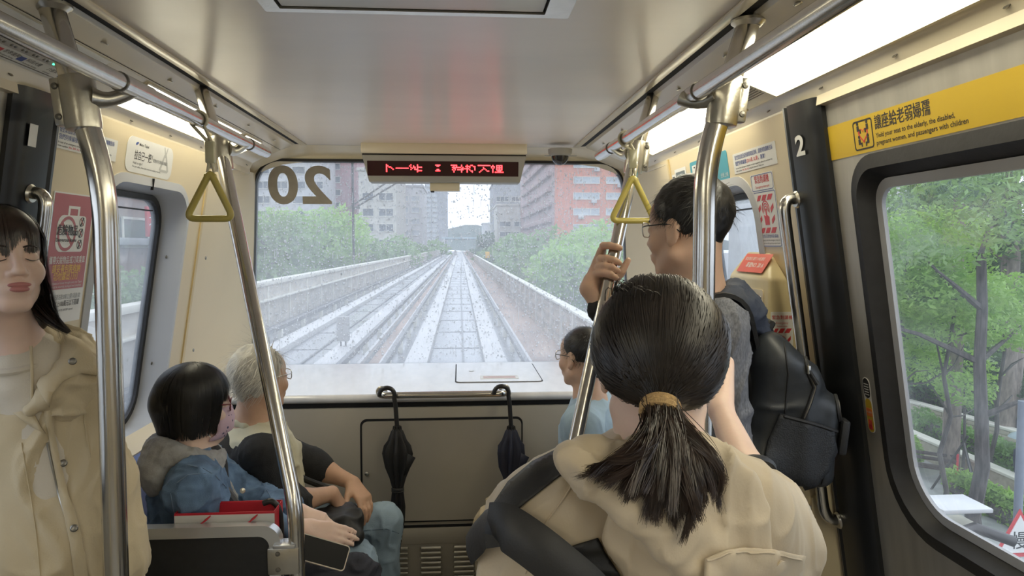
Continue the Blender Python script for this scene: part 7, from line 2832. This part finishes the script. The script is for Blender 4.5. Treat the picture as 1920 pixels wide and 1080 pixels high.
# --- woman with mask
def woman_mask():
    hc = at(366, 760, 2.22)
    bf = V3((.93, .36, 0)).normalized()
    r = bf.cross(V3((0, 0, 1)))
    nb = V3((hc.x - .01, 2.21, hc.z - .150))
    pel = V3((-.76, 2.21, .52))
    sl, sr = nb - r * .165 + V3((-.0, 0, -.05)), nb + r * .165 + V3((0, 0, -.05))
    er, wr = at(395, 1000, 2.12), at(566, 992, 2.10)
    el, wl = V3((-.62, 2.42, .74)), at(560, 960, 2.24)
    kl, kr = V3((-.26, 2.34, .50)), V3((-.24, 2.12, .48))
    al, ar = V3((-.27, 2.36, .08)), V3((-.25, 2.12, .08))
    t, H, S = sitter('seated woman in a denim jacket with a patterned pink mask', hc, (.86, .50, -.06), 1.0, nb, bf, sl, sr, el, wl, er, wr, pel, kl, kr, al, ar, M_SKIN2, True)
    L0 = np.array(t.location)
    # right hand holds the phone, left hand lies over it
    ph = at(600, 1033, 2.06)
    hand(S, wr, (.93, .15, -.28), (-.15, -.72, .65), 1, (.15, .25, .2), .95, thumb=(.75, -.1, -.62))
    hand(S, wl, (.85, -.35, -.25), (.15, -.35, .92), -1, (.45, .55, .4), .95)
    solid('body', S, .0052, M_SKIN2, t, 2)
    # jacket
    S = SDF()
    S.cap(nb + V3((0, 0, -.15)), pel + V3((.0, 0, .05)), .165, .165, .06, n=bf, flat=.75)
    S.cap(sl, sr, .066, .066, .06)
    S.cap(nb + V3((0, 0, -.04)), nb + V3((0, 0, -.09)), .065, .10, .05)
    for a, b, c in ((sl, el, wl), (sr, er, wr)):
        S.cap(a, b, .072, .064, .04)
        S.cap(b, c + (b - c) * .16, .064, .047, .03)
    S.cap(nb + bf * .10 + V3((0, 0, .05)), nb + bf * .125 + V3((0, 0, -.32)), .045, .035, .02, 's')
    solid('denim_jacket', S, .0065, M_DENIM, t, 2, folds(.010, (15, 15, 12), 91, .4))
    S = SDF()
    S.cap(nb + bf * .03 + V3((0, 0, -.05)), pel + bf * .05 + V3((0, 0, .05)), .09, .12, .04, n=bf, flat=.8)
    solid('black_top', S, .009, M_BLKKNIT, t, 2)
    # grey hood round the neck and down the front edges
    S = SDF()
    pts = []
    for i in range(13):
        a = 2 * math.pi * i / 12
        pts.append(nb + bf * (-.078 * math.cos(a) - .01) + r * (.090 * math.sin(a)) + V3((0, 0, .010 + .030 * math.cos(a))))
    S.chain(pts, [.036 - .006 * (1 - math.cos(2 * math.pi * i / 12)) * .5 for i in range(13)], .02)
    S.ell(nb - bf * .095 + V3((0, 0, -.030)), (.12, .055, .08), np.array([r[:], bf[:], (0, 0, 1)]), .03)
    for s in (-1, 1):
        S.chain([nb + bf * .055 + r * (s * .075) + V3((0, 0, -.05)), nb + bf * .115 + r * (s * .055) + V3((0, 0, -.17)), nb + bf * .135 + r * (s * .06) + V3((0, 0, -.32))], [.026, .017, .014], .02)
    S.cap(nb + V3((0, 0, .06)), nb + V3((0, 0, -.04)), .054, .056, .012, 's')
    solid('hood', S, .0055, M_GREYH, t, 2, folds(.005, (18, 18, 18), 95))
    # bag strap across the chest, button
    pts = [nb + r * .11 - bf * .02 + V3((0, 0, .0)), nb + r * .10 + bf * .10 + V3((0, 0, -.10)), nb + r * .055 + bf * .155 + V3((0, 0, -.26)), pel + bf * .18 + V3((0, 0, .10))]
    MB().tube([p - V3(L0) for p in bent(pts, .05, 4)], .014, 8).obj('bag_strap', mat('grey_bag_strap', (.11, .11, .115), .7, bump=.2), t)
    MB().lathe([(0, .004), (.007, .003), (.008, 0)], 12, Matrix.Translation(at(455, 920, 2.03) - V3(L0)) @ Matrix.Rotation(1.3, 4, 'X')).obj('button', M_CAST, t)
    dj = [kid(t, 'denim_jacket')]
    th = mat('pale_denim_thread', (.17, .24, .35), .8)
    for q in ([(352, 872), (380, 878), (404, 892), (425, 915)], [(332, 905), (352, 890), (385, 888)], [(320, 925), (326, 960), (345, 975)], [(470, 880), (495, 910), (515, 945)]):
        seam('stitching', dj, t, q, th, .0013, .0008)
    seated_trousers(t, pel, bf, kl, kr, al, ar, M_DARKTR, seed=1)
    # bob haircut
    rng = np.random.default_rng(25)
    S = SDF()
    H.e(S, (0, -.016, .030), (.092, .108, .098), .01)
    for s in (-1, 1):
        S.cap(H.w((s * .066, -.022, .0)), H.w((s * .062, -.015, -.080)), .024, .014, .03)
    S.cap(H.w((0, -.07, .0)), H.w((0, -.062, -.085)), .058, .040, .03)
    S.half(H.w((0, .056, .04)), H.d((0, .93, -.18)), .015)
    S.half(H.w((0, -.05, -.098)), H.d((0, -.15, -1)), .012)
    solid('hair', S, .0055, M_HAIRB, t, 2)
    pa = crown_paths(H, 1900, (.092, .106, .099), 1.55, lambda p: .115 + .01 * np.cos(p), rng, (-2.35, 2.35), (.01, .0), 13, .004, .16, lift=.003)
    strands('hair_strands', pa, .0012, M_HAIRB, t, 2, .4, H.c)
    pb = crown_paths(H, 350, (.088, .108, .098), 1.35, .035, rng, (2.2, 2.9), (.01, .01), 12, .005, .05, lift=.003)
    pc = crown_paths(H, 350, (.088, .108, .098), 1.35, .035, rng, (-2.9, -2.2), (.01, .01), 12, .005, .05, lift=.003)
    strands('fringe', np.concatenate([pb, pc]), .0011, M_HAIRB, t, 2, .3, H.c)
    glasses(H, 'glasses', M_REDFR, t, th=.0024, lens=M_LENS)
    # mask
    mm = mat('pink_patterned_mask', (.60, .42, .50), .8, var=.05)
    nt = mm.node_tree
    vo = nt.nodes.new('ShaderNodeTexVoronoi')
    vo.inputs['Scale'].default_value = 62
    cr_ = nt.nodes.new('ShaderNodeValToRGB')
    cr_.color_ramp.interpolation = 'CONSTANT'
    cr_.color_ramp.elements[0].color = (.10, .09, .17, 1)
    cr_.color_ramp.elements[1].position = .24
    cr_.color_ramp.elements[1].color = (.62, .45, .54, 1)
    tc_ = nt.nodes.new('ShaderNodeTexCoord')
    nt.links.new(tc_.outputs['Object'], vo.inputs['Vector'])
    nt.links.new(vo.outputs['Distance'], cr_.inputs['Fac'])
    nt.links.new(cr_.outputs['Color'], nt.nodes['Principled BSDF'].inputs['Base Color'])
    vs = []
    nu, nv = 17, 11
    for i in range(nu):
        for j in range(nv):
            u, v = -1 + 2 * i / (nu - 1), -1 + 2 * j / (nv - 1)
            w = .066 * (1 - .12 * abs(v))
            x = w * math.sin(u * 1.35) / math.sin(1.35)
            y = .018 + .098 * math.cos(u * 1.28) ** .8 - .012 * v * v - (.012 if v < -.6 else 0)
            z = -.052 + .049 * v + .004 * math.cos(u * 2)
            pl = .0018 * (1 if j % 3 == 0 else 0)
            vs.append(H.w((x, y + pl, z)) - L0)
    fs = [(i * nv + j, (i + 1) * nv + j, (i + 1) * nv + j + 1, i * nv + j + 1) for i in range(nu - 1) for j in range(nv - 1)]
    mk = MB().raw(vs, fs).obj('face_mask', mm, t, angle=60)
    md = mk.modifiers.new('thickness', 'SOLIDIFY')
    md.thickness = .002
    for s in (-1, 1):
        for z in (-.018, -.088):
            MB().tube([H.w((s * .064, .035, z)) - L0, H.w((s * .074, .012, z * .6 - .01)) - L0, H.w((s * .079, -.012, -.012)) - L0], .0013, 6).obj('ear_loop', M_WHITE, t)
    # phone in her hand
    c = at(606, 1036, 2.03)
    ux = (at(652, 1048, 2.045) - at(560, 1022, 2.015)).normalized()
    nrm = V3((.10, -.80, .60))
    nrm = (nrm - ux * nrm.dot(ux)).normalized()
    vy = nrm.cross(ux)
    M = Matrix((ux, vy, nrm)).transposed().to_4x4()
    M.translation = c
    p = empty('phone', 'phone with black screen and cream case in the masked woman\'s hand', 'phone', M=M)
    MB().plate(rrect(-.076, .072, -.036, .036, .010), [], lambda u, v, d: (u, v, d), (-.005, .004)).obj('case', mat('cream_phone_case', (.66, .58, .46), .4), p, smooth=False)
    MB().plate(rrect(-.073, .069, -.033, .033, .008), [], lambda u, v, d: (u, v, d), (.004, .0048)).obj('screen', mat('black_phone_screen', (.006, .006, .007), .35, var=.1, spec=.15), p, smooth=False)
    return t, pel


woman_mask()


# --- white haired man
def old_man():
    hc = at(488, 708, 2.66)
    bf = V3((.9, .44, 0)).normalized()
    r = bf.cross(V3((0, 0, 1)))
    nb = V3((hc.x - .035, 2.655, hc.z - .175))
    pel = V3((-.70, 2.66, .52))
    sl, sr = nb - r * .175 + V3((0, 0, -.065)), nb + r * .175 + V3((0, 0, -.065))
    er, wr = at(540, 945, 2.50), at(622, 925, 2.62)
    el, wl = V3((-.50, 2.86, .72)), V3((-.34, 2.82, .66))
    kl, kr = at(722, 978, 2.86), at(668, 1055, 2.52)
    al, ar = V3((kl.x - .02, kl.y, .08)), V3((kr.x + .02, kr.y - .02, .08))
    t, H, S = sitter('seated white-haired man with wire glasses and blue jeans', hc, (.58, .81, -.02), 1.05, nb, bf, sl, sr, el, wl, er, wr, pel, kl, kr, al, ar, M_SKIN3)
    L0 = np.array(t.location)
    hand(S, wr, (.45, .25, -.86), (.86, -.1, .45), 1, (.35, .5, .4), 1.05)
    hand(S, wl, (.5, -.6, -.4), (.4, -.1, .9), -1, (.4, .5, .4), 1.05)
    solid('body', S, .0055, M_SKIN3, t, 2)
    S = SDF()
    S.cap(nb + bf * .025 + V3((0, 0, -.14)), pel + bf * .03 + V3((.0, 0, .05)), .168, .182, .06, n=bf, flat=.9)
    S.cap(pel + bf * .05 + V3((0, 0, .16)), pel + bf * .05 + V3((0, 0, .08)), .15, .15, .06, n=bf, flat=.9)
    S.cap(sl, sr, .062, .062, .06)
    S.cap(nb + V3((0, 0, -.03)), nb + V3((0, 0, -.09)), .068, .10, .05)
    solid('shirt', S, .0065, M_CREAMS, t, 2, folds(.011, (11, 11, 8), 101))
    # black knit sleeves and vest back
    S = SDF()
    for a, b, c in ((sl, el, wl), (sr, er, wr)):
        S.cap(a + V3((0, 0, .0)), b, .076, .064, .04)
        S.cap(b, b.lerp(c, .22), .064, .052, .03)
    S.cap(nb - bf * .075 + V3((0, 0, -.16)), pel - bf * .05 + V3((0, 0, .05)), .15, .155, .06, n=bf, flat=.75)
    solid('black_cardigan', S, .0075, M_BLKKNIT, t, 2, folds(.005, (12, 12, 9), 105))
    # collar
    S = SDF()
    S.chain([nb + bf * (-.06 * math.cos(a)) + r * (.066 * math.sin(a)) + V3((0, 0, .0 + .022 * math.cos(a))) for a in [2 * math.pi * i / 12 for i in range(13)]], [.014] * 13, .01)
    S.chain([nb + r * .06 + V3((0, 0, -.005)), nb + r * .085 + bf * .03 + V3((0, 0, -.055)), nb + r * .05 + bf * .09 + V3((0, 0, -.09))], [.016, .016, .008], .015)
    solid('collar', S, .005, M_CREAMS, t, 2)
    seated_trousers(t, pel, bf, kl, kr, al, ar, M_DENIML, 'jeans', 2)
    seam('stitching', [kid(t, 'jeans')], t, [(650, 1000), (690, 994), (725, 992), (748, 1000)], mat('blue_jeans_thread', (.12, .18, .26), .8), .0016, .0008)
    # hair
    rng = np.random.default_rng(35)
    S = SDF()
    H.e(S, (0, -.020, .034), (.081, .100, .089), .01)
    S.half(H.w((0, .050, .055)), H.d((0, .78, -.62)), .012)
    S.cap(H.w((0, -.080, .0)), H.w((0, -.072, -.062)), .028, .014, .03)
    for s in (-1, 1):
        S.cap(H.w((s * .055, -.040, .0)), H.w((s * .046, -.054, -.05)), .020, .010, .03)
    solid('hair', S, .0055, M_HAIRW, t, 2, lambda P, N: .0025 * vnoise(P * 55, 9))

    def keep(P):
        return (P[:, 1] * .78 - P[:, 2] * .62 < .004) & (P[:, 2] > -.07)
    sh = short_hair(H, 3000, (.080, .099, .088), keep, rng, lambda P: np.full(len(P), .06), lambda P: np.tile([0, -.55, -.8], (len(P), 1)) + P * 3, 7, .22, .35)
    strands('hair_strands', sh, .0011, M_HAIRW, t, 2, .2, H.c)
    glasses(H, 'glasses', M_SILVER, t, lens=M_LENS)
    # black shoulder bag on his lap
    c = at(633, 985, 2.56)
    b = empty('shoulder_bag', 'black cloth shoulder bag on the white-haired man\'s lap', 'bag', loc=c)
    S = SDF()
    S.box(c + V3((-.03, .0, .0)), (.12, .07, .058), np.array([bf[:], (-r)[:], (0, 0, 1)]), .035, .02)
    S.cap(c + V3((.03, -.03, -.01)), c + V3((.07, -.05, -.02)), .05, .035, .03)
    solid('pouch', S, .007, M_JKTB, b, 2, folds(.008, (13, 13, 13), 111))
    pts = [nb + r * .02 + bf * .09 + V3((0, 0, -.10)), nb + bf * .16 + V3((0, 0, -.22)), c + V3((-.02, .08, .10)), c + V3((.0, .05, .04))]
    MB().tube([p - c for p in bent(pts, .06, 4)], .012, 8).obj('strap', M_STRAPB, b)
    return t


old_man()


# --- man in pale blue shirt on the right seat
def blue_man():
    hc = at(1092, 668, 2.74)
    bf = V3((-.92, .38, 0)).normalized()
    r = bf.cross(V3((0, 0, 1)))
    nb = V3((hc.x + .03, 2.73, hc.z - .175))
    pel = V3((.74, 2.70, .52))
    sl, sr = nb - r * .17 + V3((0, 0, -.06)), nb + r * .17 + V3((0, 0, -.06))
    el, wl = V3((.58, 2.50, .72)), V3((.36, 2.56, .66))
    er, wr = V3((.60, 2.93, .72)), V3((.36, 2.84, .66))
    kl, kr = at(925, 985, 2.62), at(945, 958, 2.88)
    al, ar = V3((kl.x + .01, kl.y, .08)), V3((kr.x + .01, kr.y, .08))
    t, H, S = sitter('seated man with cropped black hair and pale blue shirt', hc, (-.62, .78, -.06), 1.0, nb, bf, sl, sr, el, wl, er, wr, pel, kl, kr, al, ar, M_SKIN)
    hand(S, wl, (-.8, .3, -.4), (-.2, -.3, .9), -1, (.3, .4, .3))
    hand(S, wr, (-.8, -.3, -.4), (-.2, .3, .9), 1, (.3, .4, .3))
    solid('body', S, .006, M_SKIN, t, 2)
    S = SDF()
    S.cap(nb + V3((0, 0, -.16)), pel + V3((.0, 0, .05)), .165, .17, .06, n=bf, flat=.75)
    S.cap(sl, sr, .066, .066, .06)
    S.cap(nb + V3((0, 0, -.03)), nb + V3((0, 0, -.09)), .066, .10, .05)
    for a, b, c in ((sl, el, wl), (sr, er, wr)):
        S.cap(a, b, .074, .062, .04)
        S.cap(b, b.lerp(c, .5), .062, .05, .03)
    solid('shirt', S, .0075, M_BLUES, t, 2, folds(.006, (12, 12, 8), 121))
    seated_trousers(t, pel, bf, kl, kr, al, ar, M_KHAKI, seed=3)
    rng = np.random.default_rng(45)
    S = SDF()
    H.e(S, (0, -.014, .032), (.0765, .097, .087), .01)
    S.half(H.w((0, .065, .05)), H.d((0, .66, -.75)), .01)
    S.cap(H.w((0, -.085, .0)), H.w((0, -.075, -.065)), .026, .016, .03)
    solid('hair', S, .0055, M_HAIRB, t, 2)

    def keep(P):
        return (P[:, 1] * .66 - P[:, 2] * .75 < .006) & (P[:, 2] > -.075)
    sh = short_hair(H, 2800, (.077, .097, .087), keep, rng, lambda P: np.full(len(P), .016), lambda P: P * 4 + np.array([0, .1, -.2]), 4, .5, .2)
    strands('hair_strands', sh, .0010, M_HAIRB, t, 2, .2, H.c)
    glasses(H, 'glasses', M_SILVER, t, lens=M_LENS, tm=M_BLKFR)
    return t


blue_man()


# ------------------------------------------------------------------ umbrellas and shopping bag
def umbrella(px, ptop, pbot, lab, bulge, m):
    y = 3.07
    x = at(px, ptop, y).x
    zr = bz
    c = V3((x, 3.035, 0))
    t = empty('umbrella', lab, 'umbrella', 'folded umbrellas on the console rail', loc=c)
    zb = at(px, pbot, 3.035).z
    # crook handle hooked over the rail
    pts = []
    R_ = .032
    for i in range(13):
        a = math.pi * 1.12 * i / 12
        pts.append((-.034 - R_ * math.cos(math.pi - a) * -1 + (.034 - R_) - 0.0, .0 + .035 * (1 - math.cos(math.pi - a)) * 0, zr + .010 + R_ * math.sin(a)))
    pts = [(-R_ + R_ * math.cos(math.pi - a) * 1.0, .0, zr + .008 + R_ * math.sin(a)) for a in [math.pi * 1.15 * i / 12 - .15 for i in range(13)]]
    pts = pts + [(.004, 0, zr - .04), (.010, 0, at(px, 800, y).z)]
    pts = [(p[0], p[1] * 1, p[2]) for p in pts]
    hd = MB().tube(pts, .0095, 12).obj('handle', mat('black_crook_handle', (.02, .02, .021), .3, var=.1), t)
    ztop = at(px, 800, y).z
    # gathered canopy with pleats
    prof = [(.015, 0), (.024, .010), (.032, .05), (.046, .085), (bulge * 1.12, .115), (.042, .17), (.028, .215), (.019, .262), (.022, .29), (.026, .34), (.024, .40), (.017, .47), (.008, .54), (.004, .58)]
    seg = 48
    vs, fs = [], []
    for i, (rr, dz) in enumerate(prof):
        for j in range(seg):
            a = 2 * math.pi * j / seg
            w = 1 + .30 * math.cos(8 * a + dz * 6) * (1 if 1 < i < 11 else .3)
            q = rr * w
            vs.append((.010 + q * math.cos(a), -.0 + q * .72 * math.sin(a), ztop - dz + .012 * math.cos(8 * a) * (1 if i in (3, 4) else 0)))
    fs = [(i * seg + j, i * seg + (j + 1) % seg, (i + 1) * seg + (j + 1) % seg, (i + 1) * seg + j) for i in range(len(prof) - 1) for j in range(seg)]
    MB().raw(vs, fs).obj('canopy', m, t, angle=70)
    for j in range(8):
        a = 2 * math.pi * j / 8
        MB().tube([(.010 + .015 * math.cos(a), .012 * math.sin(a), ztop + .012), (.010 + .022 * math.cos(a), .016 * math.sin(a), ztop - .03)], .0028, 6).obj('rib_tip', M_BLKFR, t)
    ring = [(.010 + .0235 * math.cos(a), .018 * math.sin(a), ztop - .266) for a in [2 * math.pi * i / 20 for i in range(20)]]
    b = MB()
    for dz in (-.006, 0, .006):
        b.tube([(p[0], p[1], p[2] + dz) for p in ring], .0045, 6, closed=True)
    b.obj('tie_band', M_STRAPB, t)
    # loose flap of cloth
    s = 1 if px > 900 else 1
    fl = MB()
    fl.raw([(.03, -.02, ztop - .09), (.030 + .058 * s, -.012, ztop - .125), (.032 + .02 * s, -.022, ztop - .19), (.02, -.02, ztop - .22)], [(0, 1, 2, 3)])
    o = fl.obj('canopy_flap', m, t)
    o.modifiers.new('thickness', 'SOLIDIFY').thickness = .002
    MB().tube([(.010, 0, ztop - .57), (.010, 0, ztop - .63)], .004, 8).obj('ferrule', M_CAST, t)
    return t


umbrella(741, 727, 940, 'black folded umbrella hooked on the left end of the console rail', .047, mat('black_umbrella_cloth', (.014, .014, .016), .6, var=.2, bump=.1))
u2 = umbrella(953, 727, 935, 'navy folded umbrella with a pale tag hooked on the right end', .042, mat('navy_umbrella_cloth', (.022, .025, .045), .6, var=.2, bump=.1))
MB().box((.012, -.021, at(938, 912, 3.03).z), (.022, .004, .014)).obj('tag', M_WHITE, u2)

# shopping bag standing on the seat behind the partition
pA, pB = at(341, 945, 2.03), at(524, 950, 2.03)
zt = (pA.z + pB.z) / 2
t = empty('shopping_bag', 'white paper bag with a red rim and ribbon handles behind the partition', 'shopping bag', loc=((pA.x + pB.x) / 2, 2.02, .46))
w = pB.x - pA.x
h = zt - .46
M_PAPER = mat('white_paper', (.74, .73, .71), .5, var=.02)
M_RIB = mat('red_paper_and_ribbon', (.58, .02, .04), .45, var=.06)
out = [(-w / 2, -.045), (w / 2, -.045), (w / 2, .045), (-w / 2, .045)]
b = MB()
for (z0_, z1_, m_, nm) in ((0, h - .006, M_PAPER, 'bag_body'), (h - .006, h, M_RIB, 'red_rim')):
    b = MB()
    vs = []
    for z in (z0_, z1_):
        vs += [(x, y, z) for x, y in out] + [(x * .985, y * .93, z) for x, y in out]
    fs = [(i, (i + 1) % 4, 8 + (i + 1) % 4, 8 + i) for i in range(4)] + [(4 + i, 12 + i, 12 + (i + 1) % 4, 4 + (i + 1) % 4) for i in range(4)]
    fs += [(8 + i, 8 + (i + 1) % 4, 12 + (i + 1) % 4, 12 + i) for i in range(4)]
    if nm == 'bag_body':
        fs.append((0, 1, 2, 3))
    b.raw(vs, fs).obj(nm, m_, t, smooth=False)
for x in (-w * .27, w * .2):
    pts = [(x + .025, -.047, h - .010), (x + .018, -.056, h - .018), (x - .002, -.058, h - .030), (x - .02, -.056, h - .042)]
    vs = []
    for p in pts:
        vs += [(p[0] - .004, p[1], p[2] - .006), (p[0] + .010, p[1], p[2] + .004)]
    o = MB().raw(vs, [(2 * i, 2 * i + 1, 2 * i + 3, 2 * i + 2) for i in range(3)]).obj('ribbon', M_RIB, t)
    o.modifiers.new('thickness', 'SOLIDIFY').thickness = .003
MB().box((0, .040, h * .5), (w * .98, .003, h * .99)).obj('inner_lining', M_RIB, t)
for sx_ in (-1, 1):
    MB().box((sx_ * w * .497, 0, h * .5), (.003, .088, h * .98)).obj('gusset', M_RIB, t)
# dark curved cane handle beside the bag
cA = [at(x, y, 2.03) for x, y in ((494, 944), (508, 938), (519, 946), (525, 962), (527, 985), (528, 1040))]
c0_ = V3((cA[-1].x, 2.03, .44))
t = empty('cane', 'black curved cane handle beside the paper bag', 'cane', loc=c0_)
MB().tube([p - c0_ for p in bent([V3(q) for q in cA] + [V3((cA[-1].x, 2.03, .44))], .01, 3)], .0085, 10).obj('handle', mat('black_cane', (.02, .02, .02), .35), t)
